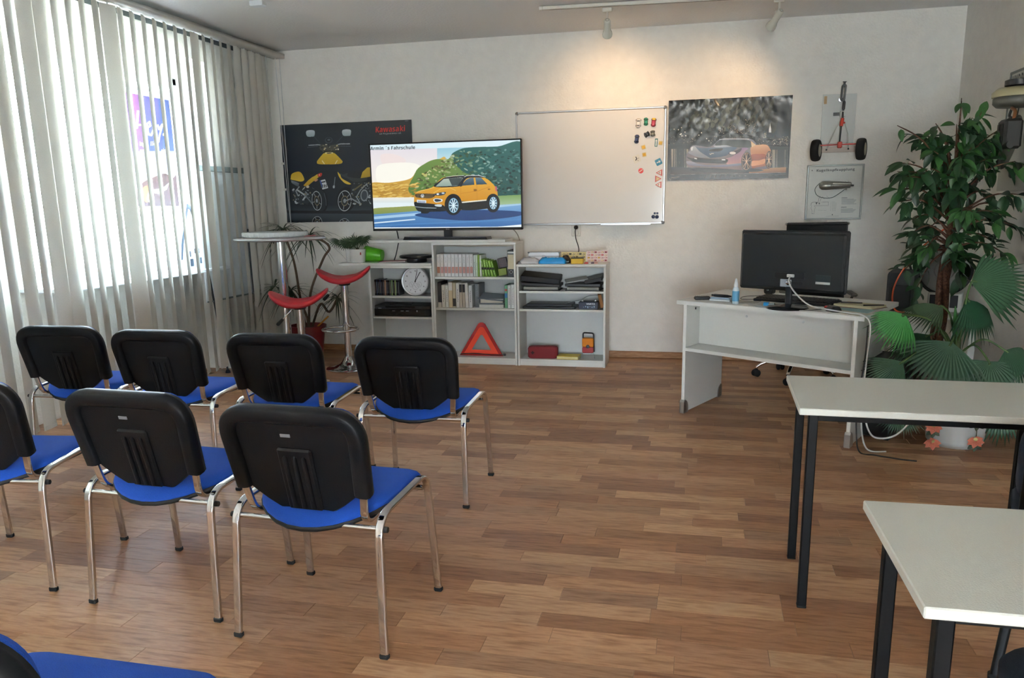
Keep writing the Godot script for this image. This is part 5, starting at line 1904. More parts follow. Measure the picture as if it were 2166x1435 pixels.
	p.poly([1450, 100, 1910, 95, 1890, 800, 1450, 800], Color("14181d"), Color("27343c"))
	p.poly([85, 190, 300, 180, 340, 560, 90, 600], Color("14181b"), Color("1d2528"))
	for k in 260:
		var x := r.randf_range(300, 1700)
		var y := r.randf_range(180, 640)
		var t := 1.0 - absf(x - 850.0) / 900.0
		p.ell(x, y, r.randf_range(20, 90), r.randf_range(10, 40), Color("6d7468").lerp(Color("2a3236"), r.randf_range(0.2, 1.0)) * (0.6 + 0.4 * t), r.randf_range(-1.4, -1.0))
	# far shore with lights
	p.blob([90, 640, 300, 560, 560, 600, 800, 640, 1100, 620, 1500, 700, 1890, 740, 1885, 830, 90, 830], Color("1b2422"), Color("161b1c"))
	for q in [[840, 560, 90, 110], [1005, 530, 80, 130], [1080, 590, 60, 70], [1160, 590, 70, 80], [1250, 440, 60, 230], [1350, 480, 62, 200], [1530, 640, 30, 80], [1750, 720, 60, 110], [1820, 700, 60, 120]]:
		p.poly([q[0], q[1], q[0] + q[2], q[1], q[0] + q[2], q[1] + q[3], q[0], q[1] + q[3]], Color("2c3230"), Color("1a1f1f"))
		for k in 26:
			p.ell(q[0] + r.randf() * q[2], q[1] + r.randf() * q[3], 4, 4, Color(["a99f86", "7d7f74", "3b4140", "c4b7a0"][k % 4]))
	p.poly([1596, 640, 1600, 590, 1612, 540, 1618, 490, 1624, 540, 1632, 590, 1632, 640], Color("e6ecf0"), Color("c0cad2"))
	p.poly([1598, 640, 1634, 640, 1640, 700, 1590, 700], Color("353d45"))
	p.blob([1668, 760, 1680, 700, 1694, 672, 1706, 700, 1718, 760], Color("161b1f"))
	p.line([850, 690, 980, 655, 1150, 662, 1320, 690, 1560, 740, 1860, 770], 16, Color("10161a"))
	p.line([1400, 690, 1500, 610, 1530, 740], 5, Color("10161a"))
	p.poly([1400, 640, 1520, 600, 1520, 820, 1400, 820], Color("0d1114"))
	for k in 200:
		p.ell(r.randf_range(100, 1880), r.randf_range(700, 830), r.randf_range(2, 6), r.randf_range(2, 5), Color(["b5ab92", "8c9488", "d6cbb4", "5c6664"][k % 4]))
	for k in 12:
		p.ell(r.randf_range(120, 700), r.randf_range(520, 800), 9, 9, Color("d5d2c6"))
	# water and quay
	p.poly([90, 820, 1885, 850, 1850, 1200, 88, 1200], Color("20282a"), Color("39403f"))
	for k in 60:
		var x := r.randf_range(100, 420) if k % 2 == 0 else r.randf_range(1640, 1860)
		p.poly([x, 900, x + 18, 900, x + 14, 1180, x + 2, 1180], Color("8f8b7e") if k % 3 == 0 else Color("2d3536"))
	p.poly([88, 1175, 700, 1190, 1100, 1215, 1850, 1165, 1846, 1250, 88, 1295], Color("2a2c33"), Color("3b2f2b"))
	p.poly([1300, 1195, 1850, 1165, 1846, 1250, 1300, 1262], Color("a9794e"), Color("7a5236"))
	# the car
	p.ell(960, 1215, 560, 35, Color("0b0a0b"))
	p.blob([340, 1100, 345, 990, 380, 930, 420, 860, 470, 842, 560, 850, 720, 860, 860, 750, 1000, 732, 1300, 735, 1400, 790, 1420, 830, 1560, 830, 1610, 880, 1630, 960, 1625, 1110, 1560, 1195, 1330, 1190, 1240, 1215, 1000, 1200, 560, 1180, 380, 1180, 350, 1150], Color("7a7f8c"), Color("6d5a5c"))
	p.blob([1330, 860, 1440, 828, 1560, 826, 1612, 880, 1630, 960, 1600, 1120, 1420, 1170, 1340, 1170, 1330, 1000], Color("dcae86"), Color("8a4a30"))
	p.blob([1330, 985, 1440, 965, 1550, 975, 1545, 1060, 1440, 1100, 1340, 1100], Color("a0583a"), Color("7d3f2b"))
	p.blob([1345, 1075, 1450, 1065, 1540, 1040, 1530, 1110, 1420, 1140, 1335, 1145], Color("d99a70"))
	p.blob([950, 1050, 1060, 1000, 1180, 880, 1290, 880, 1240, 930, 1200, 1020, 1190, 1130, 1000, 1150], Color("8d7a9a"), Color("b88a86"))
	p.blob([470, 870, 560, 880, 700, 880, 900, 862, 1060, 862, 1120, 880, 1000, 960, 940, 1000, 690, 1030, 520, 960], Color("5c7088"), Color("2e445e"))
	p.blob([440, 870, 480, 860, 560, 940, 690, 1020, 690, 1032, 520, 1020, 380, 960, 400, 930], Color("a7adb6"), Color("767c88"))
	p.blob([720, 900, 880, 886, 910, 892, 860, 930, 710, 932], Color("262b33"))
	p.blob([770, 850, 860, 838, 1040, 838, 1080, 858, 930, 868, 800, 872], Color("9aa3b0"))
	p.blob([790, 840, 860, 762, 1000, 755, 1300, 762, 1340, 860, 1180, 868, 1060, 862, 960, 836], Color("20292a"), Color("36423f"))
	p.line([850, 752, 1000, 738, 1300, 742], 12, Color("aeb2b8"))
	p.poly([1330, 770, 1405, 828, 1350, 862, 1340, 860], Color("d9bf96"))
	p.blob([416, 880, 450, 862, 440, 920, 418, 915], Color("cfd3d8"))
	p.blob([990, 965, 1030, 930, 1110, 915, 1190, 880, 1170, 930, 1090, 978, 1020, 980], Color("45424f"))
	p.ell(1055, 955, 48, 22, Color("e2dcda"))
	p.blob([350, 1020, 440, 1040, 520, 1030, 700, 1045, 960, 1050, 980, 1075, 960, 1105, 880, 1118, 500, 1100, 420, 1075], Color("16181d"))
	p.line([470, 1040, 510, 1048], 16, Color("d8dadd"))
	p.line([890, 1058, 945, 1060], 18, Color("d8d6d8"))
	p.line([480, 1078, 900, 1086], 6, Color("3b3f47"))
	p.blob([345, 1090, 430, 1090, 560, 1130, 800, 1145, 1190, 1110, 1190, 1140, 900, 1168, 560, 1160, 380, 1140], Color("9a9aa6"), Color("5d5a70"))
	p.line([700, 968, 722, 980, 730, 965, 765, 966], 7, Color("d5cfc8"))
	p.poly([560, 1165, 730, 1170, 720, 1182, 560, 1178], Color("6c6a70"))
	for q in [[1262, 1080, 78, 145], [1597, 1055, 52, 135]]:
		p.ell(q[0], q[1], q[2], q[3], Color("1a1413"), 0.08)
		p.ell(q[0] + 2, q[1], q[2] * 0.88, q[3] * 0.9, Color("b58a66"), 0.08)
		p.ell(q[0] + 2, q[1], q[2] * 0.82, q[3] * 0.85, Color("2a1d1a"), 0.08)
		for k in 10:
			var a := TAU * k / 10.0 + (0.12 if k % 2 else -0.12)
			p.line([q[0], q[1], q[0] + cos(a) * q[2] * 0.8, q[1] + sin(a) * q[3] * 0.83], 7, Color("cfae8c"))
		p.ell(q[0], q[1], 10, 16, Color("d6b48f"))
	p.line([88, 195, 90, 1298], 4, Color("3d4244"))
	p.line([90, 1298, 1846, 1250], 4, Color("8c8a84"))
	for k in 7:
		p.line([552 + k * 78, 1345 - k * 4, 562 + k * 78, 1322 - k * 4, 570 + k * 78, 1306 - k * 4], 5, Color("7d756c"))
	for k in 3:
		p.ell(1075 + k * 84, 1308 - k * 2, 14, 5, Color("8d857a"))
	p.line([1580, 1298, 1700, 1292, 1840, 1284], 5, Color("6d675f"))
	p.line([85, 1350, 100, 1380, 120, 1335, 150, 1340, 190, 1335, 235, 1325], 7, Color("9a958c"))
	var fn := FastNoiseLite.new()
	fn.seed = 4
	fn.frequency = 2.2
	fn.fractal_octaves = 4
	var wave := func(u: float, v: float) -> float:
		var top := clampf(1.15 - v * 1.9, 0.0, 1.0) * (0.35 + 0.65 * sin(PI * clampf(u * 1.1, 0, 1)))
		return 0.004 + 0.012 * top * absf(fn.get_noise_2d(u * 3.2 + v * 0.5, v * 0.9)) + 0.002 * top * sin(u * 70.0 + 5.0 * fn.get_noise_2d(u * 2.0, v * 2.0)) + 0.012 * exp(-v * 22.0) * maxf(0.0, sin(u * 7.0 + 0.4))
	var pm := printed(p, 0.27)
	pm.metallic_specular = 0.42
	var pc := thing("sports_car_poster", "glossy crumpled poster of a sports car before a night skyline", "poster", Vector3(4.181, 1.875, 0.0))
	poster_sheet(pc, 0.985, 0.652, wave, pm)

	# coupling board
	p = Painter.new(512, 512, Color("c9cac3"))
	p.q = [Vector2(190, 205), Vector2(1310, 180), Vector2(1235, 1245), Vector2(145, 1265)]
	p.text("Kugelkopfkupplung", 342, 250, 1148, 318, Color("1b1c1c"), true, -0.035)
	p.ell(246, 276, 12, 12, Color("4a4a46"))
	p.line([235, 1000, 240, 950, 280, 930, 340, 930, 380, 940], 7, Color("3b3d3c"))
	p.line([300, 1005, 600, 1000, 600, 925, 450, 930], 5, Color("4b4d4c"))
	p.line([245, 1010, 235, 1060, 255, 1100, 255, 1175, 300, 1175, 305, 1100, 325, 1050, 310, 1010], 5, Color("55605f"))
	p.line([380, 940, 400, 850, 430, 810], 6, Color("4b4d4c"))
	p.line([420, 920, 450, 840, 480, 820, 510, 860], 5, Color("4b4d4c"))
	p.poly([330, 940, 370, 935, 350, 985], Color("26282a"))
	p.poly([395, 945, 425, 940, 405, 985], Color("26282a"))
	p.line([625, 855, 560, 800], 4, Color("60696a"))
	p.line([650, 920, 645, 1110], 3, Color("8b8f8b"))
	for k in 9:
		p.line([672, 925 + k * 23, 740 + (k * 37) % 40, 922 + k * 23], 6, Color("9a9f9d"))
	p.line([875, 842, 995, 838], 12, Color("5d6466"))
	for k in 6:
		p.line([875, 868 + k * 20, 1130 + (k * 53) % 70, 862 + k * 20], 8, Color("858d8e"))
	p.line([865, 1035, 980, 1030], 12, Color("5d6466"))
	for k in 5:
		p.line([862, 1070 + k * 18, 1110 + (k * 61) % 80, 1064 + k * 18], 8, Color("858d8e"))
	p.line([385, 1100, 565, 1102], 5, Color("9a9f9d"))
	p.line([545, 1222, 820, 1216], 5, Color("8a8e8c"))
	p.ell(685, 1190, 10, 14, Color("3b3d3c"))
	var kb := thing("coupling_board", "white teaching board with a mounted ball coupling, above the desk", "board", Vector3(5.035, 1.426, 0.0))
	var b := mb()
	b.box(Vector3(0, 0, 0.012), Vector3(0.428, 0.434, 0.024), 0.002)
	part(kb, "panel", b, mt("c3c4be", 0.5))
	b = mb()
	b.quad(Vector3(-0.202, -0.205, 0.0245), Vector3(0.202, -0.205, 0.0245), Vector3(0.202, 0.205, 0.0245), Vector3(-0.202, 0.205, 0.0245), Vector3.BACK, Vector2(0, 1), Vector2(1, 1), Vector2(1, 0), Vector2(0, 0))
	part(kb, "print", b, printed(p, 0.45))
	for s in [[0.0, 0.213, 0.436, 0.014], [0.0, -0.213, 0.436, 0.014], [-0.211, 0.0, 0.014, 0.44], [0.211, 0.0, 0.014, 0.44]]:
		b = mb()
		b.box(Vector3(s[0], s[1], 0.016), Vector3(s[2], s[3], 0.032), 0.002)
		part(kb, "frame_bar", b, mt("8f928d", 0.45, 0.4))
	var cm := mt("8b8a83", 0.38, 0.75)
	b = mb(T(Vector3(-0.02, 0.055, 0.05), 0, 0, -PI / 2))
	b.lathe([Vector2(0, -0.105), Vector2(0.022, -0.098), Vector2(0.034, -0.08), Vector2(0.036, -0.05), Vector2(0.033, 0.0), Vector2(0.031, 0.05), Vector2(0.026, 0.1), Vector2(0.024, 0.135), Vector2(0, 0.137)], 22)
	part(kb, "coupling_body", b, cm)
	b = mb()
	b.box(Vector3(0.045, 0.066, 0.074), Vector3(0.15, 0.024, 0.02), 0.006, Basis(Vector3.BACK, -0.03))
	b.box(Vector3(-0.028, 0.053, 0.083), Vector3(0.022, 0.012, 0.012), 0.002)
	part(kb, "coupling_lever", b, mt("77756c", 0.4, 0.7))
	b = mb()
	b.box(Vector3(-0.03, 0.056, 0.0875), Vector3(0.016, 0.006, 0.004), 0.001)
	b.tube([Vector3(0.11, 0.052, 0.06), Vector3(0.14, 0.051, 0.06)], 0.007, 8)
	part(kb, "dark_bolt", b, M.black)
	for q in [[0.085, 0.081, 0.07], [0.083, 0.022, 0.07]]:
		b = mb()
		b.ball(Vector3(q[0], q[1], q[2]), Vector3.ONE * 0.008, 12)
		part(kb, "cap_nut", b, M.chrome)
	b = mb()
	b.tube(spline([Vector3(-0.12, 0.075, 0.05), Vector3(-0.152, 0.03, 0.045), Vector3(-0.135, -0.02, 0.04), Vector3(-0.075, -0.045, 0.035), Vector3(-0.01, -0.04, 0.035), Vector3(0.05, 0.0, 0.04), Vector3(0.075, 0.022, 0.05)], 8), 0.0025, 6)
	part(kb, "safety_wire", b, mt("3d4a48", 0.5))

	# trailer axle model on its plate
	var ta := thing("axle_model", "white plate with a model trailer axle, two black wheels and red rods", "model", Vector3(5.035, 2.0, 0.0))
	b = mb()
	b.prism(PackedVector2Array([Vector2(-0.128, -0.187), Vector2(0.122, -0.187), Vector2(0.124, 0.19), Vector2(-0.128, 0.194)]), 0.004, 0.018, 0.001)
	part(ta, "plate", b, mt("c9cbc6", 0.45))
	b = mb()
	b.box(Vector3(-0.11, 0.15, 0.0185), Vector3(0.022, 0.06, 0.001), 0.0)
	part(ta, "sticker", b, mt("a98d62", 0.6))
	for s in [-1, 1]:
		var wh := mb(T(Vector3(s * 0.17, -0.243, 0.1), -0.35, 0, PI / 2))
		wh.lathe([Vector2(0.05, -0.03), Vector2(0.062, -0.033), Vector2(0.078, -0.029), Vector2(0.084, -0.018), Vector2(0.086, 0.0), Vector2(0.084, 0.018), Vector2(0.078, 0.029), Vector2(0.062, 0.033), Vector2(0.05, 0.03)], 30)
		var tyre := part(ta, "tyre", wh, M.rubber)
		var rm := mb(T(Vector3(s * 0.17, -0.243, 0.1), -0.35, 0, PI / 2))
		rm.lathe([Vector2(0, -0.02), Vector2(0.03, -0.022), Vector2(0.04, -0.028), Vector2(0.052, -0.03), Vector2(0.052, 0.03), Vector2(0.04, 0.028), Vector2(0.03, 0.022), Vector2(0, 0.02)], 24)
		part(tyre, "rim", rm, mt("b9b5a4", 0.4, 0.4))
	b = mb()
	b.tube([Vector3(-0.17, -0.205, 0.09), Vector3(0.17, -0.2, 0.09)], 0.005, 8)
	b.box(Vector3(0.008, -0.205, 0.09), Vector3(0.035, 0.05, 0.03), 0.006)
	b.tube([Vector3(0.02, 0.0, 0.07), Vector3(0.012, -0.06, 0.08)], 0.014, 10)
	b.box(Vector3(0.026, -0.035, 0.075), Vector3(0.03, 0.012, 0.02), 0.003)
	part(ta, "red_rod", b, mt("b83a2a", 0.45))
	b = mb()
	b.tube([Vector3(0.0, -0.02, 0.06), Vector3(-0.09, -0.235, 0.085)], 0.0045, 8)
	b.tube([Vector3(0.035, -0.02, 0.06), Vector3(0.065, -0.12, 0.08), Vector3(0.075, -0.24, 0.085)], 0.0045, 8)
	b.box(Vector3(0.022, 0.035, 0.05), Vector3(0.04, 0.045, 0.02), 0.003)
	part(ta, "frame_rod", b, mt("b9bbb2", 0.4, 0.4))
	b = mb()
	b.box(Vector3(0.0, -0.238, 0.05), Vector3(0.26, 0.045, 0.01), 0.002)
	part(ta, "cross_beam", b, mt("bcaea2", 0.5))
	b = mb()
	b.tube([Vector3(0.012, -0.06, 0.08), Vector3(0.006, -0.2, 0.09)], 0.006, 8)
	b.tube([Vector3(0.02, 0.05, 0.06), Vector3(0.02, 0.0, 0.07)], 0.008, 8)
	b.tube([Vector3(0.022, 0.06, 0.055), Vector3(0.024, 0.075, 0.055), Vector3(0.026, 0.125, 0.055), Vector3(0.024, 0.14, 0.055)], [0.006, 0.012, 0.012, 0.006], 10)
	b.box(Vector3(-0.022, 0.038, 0.022), Vector3(0.045, 0.025, 0.004), 0.0)
	for q in [[-0.09, -0.24], [0.075, -0.237]]:
		b.ball(Vector3(q[0], q[1], 0.09), Vector3.ONE * 0.007, 10)
	part(ta, "black_linkage", b, M.black)
	var sh := thing("shock_absorber", "dark slotted handle piece above the axle model's plate", "model part", Vector3(5.05, 2.195, 0.03))
	b = mb(T(Vector3.ZERO, 0, 0, -0.05))
	var o := rrect(0.036, 0.13, 0.017, 5)
	var inn := rrect(0.011, 0.088, 0.005, 5)
	var k := o.size()
	for i in k:
		var j := (i + 1) % k
		b.prism(PackedVector2Array([o[i], o[j], inn[j], inn[i]]), 0.02, 0.045)
	b.tube([Vector3(0, 0.062, 0.032), Vector3(0, 0.078, 0.032), Vector3(0, 0.084, 0.032)], [0.008, 0.008, 0.017], 12)
	b.box(Vector3(0, -0.05, 0.032), Vector3(0.02, 0.02, 0.02), 0.004)
	part(sh, "slotted_body", b, mt("20272b", 0.45))
	b = mb(T(Vector3(-0.012, -0.045, 0.0), 0, PI / 2))
	b.lathe([Vector2(0, -0.02), Vector2(0.018, -0.02), Vector2(0.018, 0.01), Vector2(0, 0.012)], 18)
	part(sh, "mounting_boss", b, M.steel)

	# brake boards on the right wall
	p = Painter.new(512, 512, Color("c2c1b8"))
	p.text("HYDRAULISCH", 14, 12, 330, 78, Color("1d1e1e"), true)
	for i in 9:
		p.line([12 + i * 32, 112, 30 + i * 32, 112], 18, Color("4b4c4a"))
	var hb := thing("brake_board", "white teaching board with brake parts high on the right wall", "board", Vector3(5.906, 1.83, 1.57), -PI / 2)
	b = mb()
	b.box(Vector3(0, 0, 0.012), Vector3(0.8, 0.62, 0.024), 0.002)
	part(hb, "panel", b, mt("b9b9b1", 0.5))
	b = mb()
	b.quad(Vector3(-0.39, -0.3, 0.0245), Vector3(0.39, -0.3, 0.0245), Vector3(0.39, 0.3, 0.0245), Vector3(-0.39, 0.3, 0.0245), Vector3.BACK, Vector2(0, 1), Vector2(1, 1), Vector2(1, 0), Vector2(0, 0))
	part(hb, "print", b, printed(p, 0.5))
	for s in [[0.0, 0.306, 0.8, 0.014], [-0.395, 0.0, 0.014, 0.62]]:
		b = mb()
		b.box(Vector3(s[0], s[1], 0.016), Vector3(s[2], s[3], 0.032), 0.002)
		part(hb, "frame_bar", b, mt("6f716c", 0.45, 0.3))
	b = mb(T(Vector3(-0.05, 0.12, 0.1)))
	b.lathe([Vector2(0, -0.05), Vector2(0.1, -0.05), Vector2(0.12, -0.03), Vector2(0.12, 0.0), Vector2(0.11, 0.01)], 28)
	part(hb, "booster_lower", b, mt("56564f", 0.5))
	b = mb(T(Vector3(-0.05, 0.12, 0.1)))
	b.lathe([Vector2(0.11, 0.005), Vector2(0.128, 0.008), Vector2(0.128, 0.035), Vector2(0.1, 0.06), Vector2(0.05, 0.066), Vector2(0, 0.066)], 28)
	part(hb, "booster_upper", b, mt("b5ac86", 0.45))
	b = mb(T(Vector3(-0.02, 0.19, 0.1)))
	b.lathe([Vector2(0, 0), Vector2(0.075, 0), Vector2(0.075, 0.03), Vector2(0.06, 0.035), Vector2(0, 0.035)], 22)
	part(hb, "reservoir_cap", b, M.black)
	b = mb(T(Vector3(0.02, -0.14, 0.13), -0.5, 1.35))
	b.lathe([Vector2(0.05, -0.012), Vector2(0.155, -0.012), Vector2(0.16, -0.006), Vector2(0.16, 0.004), Vector2(0.155, 0.01), Vector2(0.1, 0.008), Vector2(0.08, 0.03), Vector2(0.05, 0.035), Vector2(0.045, 0.0)], 36)
	part(hb, "brake_disc", b, mt("5a5c58", 0.4, 0.7))
	b = mb()
	b.box(Vector3(0.13, -0.1, 0.17), Vector3(0.13, 0.17, 0.1), 0.015)
	b.tube([Vector3(0.02, -0.17, 0.2), Vector3(0.25, -0.165, 0.2)], 0.02, 12)
	part(hb, "brake_caliper", b, mt("2a2b2b", 0.5, 0.3))
	b = mb()
	for y in [-0.06, -0.13]:
		for xx in [0.1, 0.15]:
			b.box(Vector3(xx, y, 0.222), Vector3(0.035, 0.04, 0.006), 0.004)
	part(hb, "caliper_window", b, mt("0f1011", 0.5))
	b = mb()
	b.tube(spline([Vector3(-0.1, 0.07, 0.1), Vector3(-0.13, -0.02, 0.1), Vector3(-0.09, -0.09, 0.1), Vector3(-0.02, -0.04, 0.1), Vector3(0.02, 0.06, 0.1)]), 0.004, 6)
	b.tube(spline([Vector3(-0.02, 0.07, 0.12), Vector3(-0.03, 0.02, 0.13), Vector3(0.02, 0.0, 0.13)]), 0.008, 8)
	part(hb, "brake_line", b, mt("3b3c3a", 0.4, 0.4))
	b = mb()
	b.tube(spline([Vector3(0.0, 0.06, 0.13), Vector3(0.05, 0.05, 0.14), Vector3(0.09, 0.03, 0.14), Vector3(0.1, -0.03, 0.15)]), 0.01, 8)
	part(hb, "copper_pipe", b, mt("9a6a48", 0.4, 0.6))
	var b2 := thing("lower_brake_board", "plain grey board with a black knob below the brake board", "board", Vector3(5.906, 1.49, 1.6), -PI / 2)
	b = mb()
	b.box(Vector3(0, 0, 0.02), Vector3(0.86, 0.17, 0.04), 0.003)
	part(b2, "panel", b, mt("b4b2a6", 0.5))
	b = mb(T(Vector3(-0.15, 0.02, 0.04), 0, PI / 2))
	b.lathe([Vector2(0, 0), Vector2(0.03, 0), Vector2(0.03, 0.015), Vector2(0.022, 0.025), Vector2(0, 0.026)], 18)
	part(b2, "knob", b, M.black)
	b = mb()
	for q in [-0.38, -0.3, 0.3]:
		b.box(Vector3(q, 0.055, 0.0405), Vector3(0.014, 0.006, 0.002), 0.0)
	part(b2, "screw", b, mt("55564f", 0.4, 0.6))


# ------------------------------------------------------------------ visitor chairs
func arc_outline() -> PackedVector2Array:
	var o := PackedVector2Array()
	for i in 13:
		var x := lerpf(-0.2, 0.2, i / 12.0)
		o.append(Vector2(x, 0.115 * pow(absf(x) / 0.2, 1.7)))
	for s in [1.0, -1.0]:
		for i in 6:
			var a := PI * 0.5 * (i / 5.0) + (0.0 if s > 0 else PI * 0.5)
			o.append(Vector2(s * 0.15, 0.32) + Vector2.from_angle(a) * 0.06)
	return o


func make_chair(called: String, label: String, group: String, plate: bool) -> Node3D:
	var c := thing(called, label, "chair", Vector3.ZERO, 0.0, group)
	# seat: plan with rounded front corners and a full curve at the back
	var pl := PackedVector2Array()
	for i in 6:
		var a := PI + PI * 0.5 * i / 5.0
		pl.append(Vector2(-0.18, -0.165) + Vector2.from_angle(a) * 0.055)
	for i in 6:
		var a := PI * 1.5 + PI * 0.5 * i / 5.0
		pl.append(Vector2(0.18, -0.165) + Vector2.from_angle(a) * 0.055)
	for i in 15:
		var a := PI * i / 14.0
		pl.append(Vector2(cos(a) * 0.232, 0.03 + sin(a) * 0.2))
	var off := func(x: float, z: float) -> float: return 0.004 + 0.05 * x * x - 1.05 * maxf(0.0, z - 0.03) * maxf(0.0, z - 0.03) - 0.5 * maxf(0.0, -z - 0.15) * maxf(0.0, -z - 0.15) * 8.0
	var b := mb(T(Vector3(0, 0.445, 0)))
	b.cushion(pl, [[0.004, -0.006], [0.0, 0.004], [0.003, 0.014], [0.014, 0.024], [0.035, 0.03], [0.08, 0.031], [0.15, 0.029]], off, false)
	part(c, "seat", b, M.blue)
	b = mb(T(Vector3(0, 0.445, 0)))
	b.cushion(pl, [[0.06, -0.024], [0.02, -0.022], [0.0, -0.012], [-0.003, -0.003], [0.0, 0.003], [0.01, 0.004]], off, true)
	part(c, "seat_pan", b, M.black_matt)
	# side frames: rear leg, seat rail and front leg from one flattened tube
	var sec := rrect(0.027, 0.016, 0.006, 3)
	for s in [-1.0, 1.0]:
		var path := bend([Vector3(0.262 * s, 0.014, 0.232), Vector3(0.251 * s, 0.452, 0.2), Vector3(0.249 * s, 0.47, -0.185), Vector3(0.262 * s, 0.014, -0.226)], 0.075, 8)
		b = mb()
		b.sweep(path, sec, Vector3.RIGHT)
		part(c, "side_frame", b, M.chrome)
		for z in [0.2325, -0.2265]:
			b = mb(T(Vector3(0.262 * s, 0, z)))
			b.box(Vector3(0, 0.009, 0), Vector3(0.031, 0.018, 0.02), 0.004)
			part(c, "foot_cap", b, M.rubber)
		b = mb(T(Vector3(0.262 * s, 0.412, 0.19), 0, 0, PI / 2))
		b.lathe([Vector2(0, -0.014), Vector2(0.009, -0.014), Vector2(0.01, 0.0), Vector2(0.009, 0.014), Vector2(0, 0.015)], 14)
		part(c, "bar_plug", b, M.black_matt)
		# back upright
		path = bend([Vector3(0.185 * s, 0.43, -0.05), Vector3(0.192 * s, 0.415, 0.178), Vector3(0.207 * s, 0.53, 0.202), Vector3(0.21 * s, 0.62, 0.224)], 0.075, 8)
		b = mb()
		b.sweep(path, rrect(0.026, 0.014, 0.005, 3), Vector3.RIGHT)
		part(c, "back_upright", b, M.chrome)
	for q in [[0.412, 0.19], [0.425, -0.15]]:
		b = mb()
		b.tube([Vector3(-0.25, q[0], q[1]), Vector3(0.25, q[0], q[1])], 0.009, 10)
		part(c, "cross_bar", b, M.chrome)
	# backrest shell, tilted back
	var x := Transform3D(Basis(Vector3.RIGHT, deg_to_rad(13.5)), Vector3(0, 0.42, 0.172))
	var ou := arc_outline()
	b = mb(x)
	b.prism(ou, -0.018, 0.004, 0.004, true)
	part(c, "back_panel", b, M.shell)
	var fr := PackedVector2Array()
	for q in rrect(0.45, 0.275, 0.07, 6, Vector2(0, 0.247)):
		fr.append(q)
	b = mb(x)
	b.prism(fr, -0.016, -0.042, 0.012, true)
	part(c, "back_cushion", b, M.blue)
	b = mb(x)
	var u := bend([Vector3(-0.205, 0.105, 0.004), Vector3(-0.222, 0.365, 0.004), Vector3(0.222, 0.365, 0.004), Vector3(0.205, 0.105, 0.004)], 0.085, 9)
	b.sweep(u, PackedVector2Array([Vector2(-0.026, -0.024), Vector2(-0.026, 0.024), Vector2(-0.01, 0.027), Vector2(0.008, 0.026), Vector2(0.017, 0.018), Vector2(0.02, 0.004), Vector2(0.018, -0.018), Vector2(0.01, -0.027), Vector2(-0.01, -0.028)]), Vector3(0, 0, 1))
	part(c, "back_rim", b, M.shell)
	b = mb(x)
	b.box(Vector3(0, 0.145, 0.006), Vector3(0.118, 0.22, 0.016), 0.006)
	var rib := part(c, "rib_block", b, M.shell)
	for k in [-0.032, 0.0, 0.032]:
		b = mb(x)
		b.tube([Vector3(k, 0.042, 0.011), Vector3(k, 0.047, 0.014), Vector3(k, 0.225, 0.014), Vector3(k, 0.232, 0.011)], [0.003, 0.0085, 0.0085, 0.003], 10)
		part(rib, "rib", b, M.shell)
	if plate:
		b = mb(x)
		b.box(Vector3(-0.02, 0.298, 0.0055), Vector3(0.034, 0.011, 0.003), 0.001)
		part(c, "maker_plate", b, mt("8d9297", 0.4, 0.4))
	return c


func visitor_chairs() -> void:
	var g := "blue visitor chairs"
	var spots := [
		[2.695, 3.55, 0.0, false, "black-backed blue chair at the right end of the row nearest the shelves"],
		[2.03, 3.53, 0.0, false, "black-backed blue chair in front of the red stools, third from the blinds"],
		[1.365, 3.50, 0.01, false, "black-backed blue chair, second from the blinds in the row nearest the shelves"],
		[0.735, 3.44, 0.07, false, "blue chair with a black plastic back right beside the blinds"],
		[2.81, 4.79, -0.055, true, "blue chair with small grey back plate, right end of the nearer row"],
		[2.165, 4.69, -0.055, true, "blue chair with small grey back plate, middle of the nearer row"],
		[1.385, 4.66, 0.13, false, "blue chair cut off at the left edge of the picture in the nearer row"],
		[2.84, 6.06, 0.0, false, "blue chair closest to the viewer, only seat and back corner showing"]]
	for a in spots:
		var c := make_chair("visitor_chair", a[4], g, a[3])
		c.position = Vector3(a[0], 0, a[1])
		c.rotation.y = a[2]


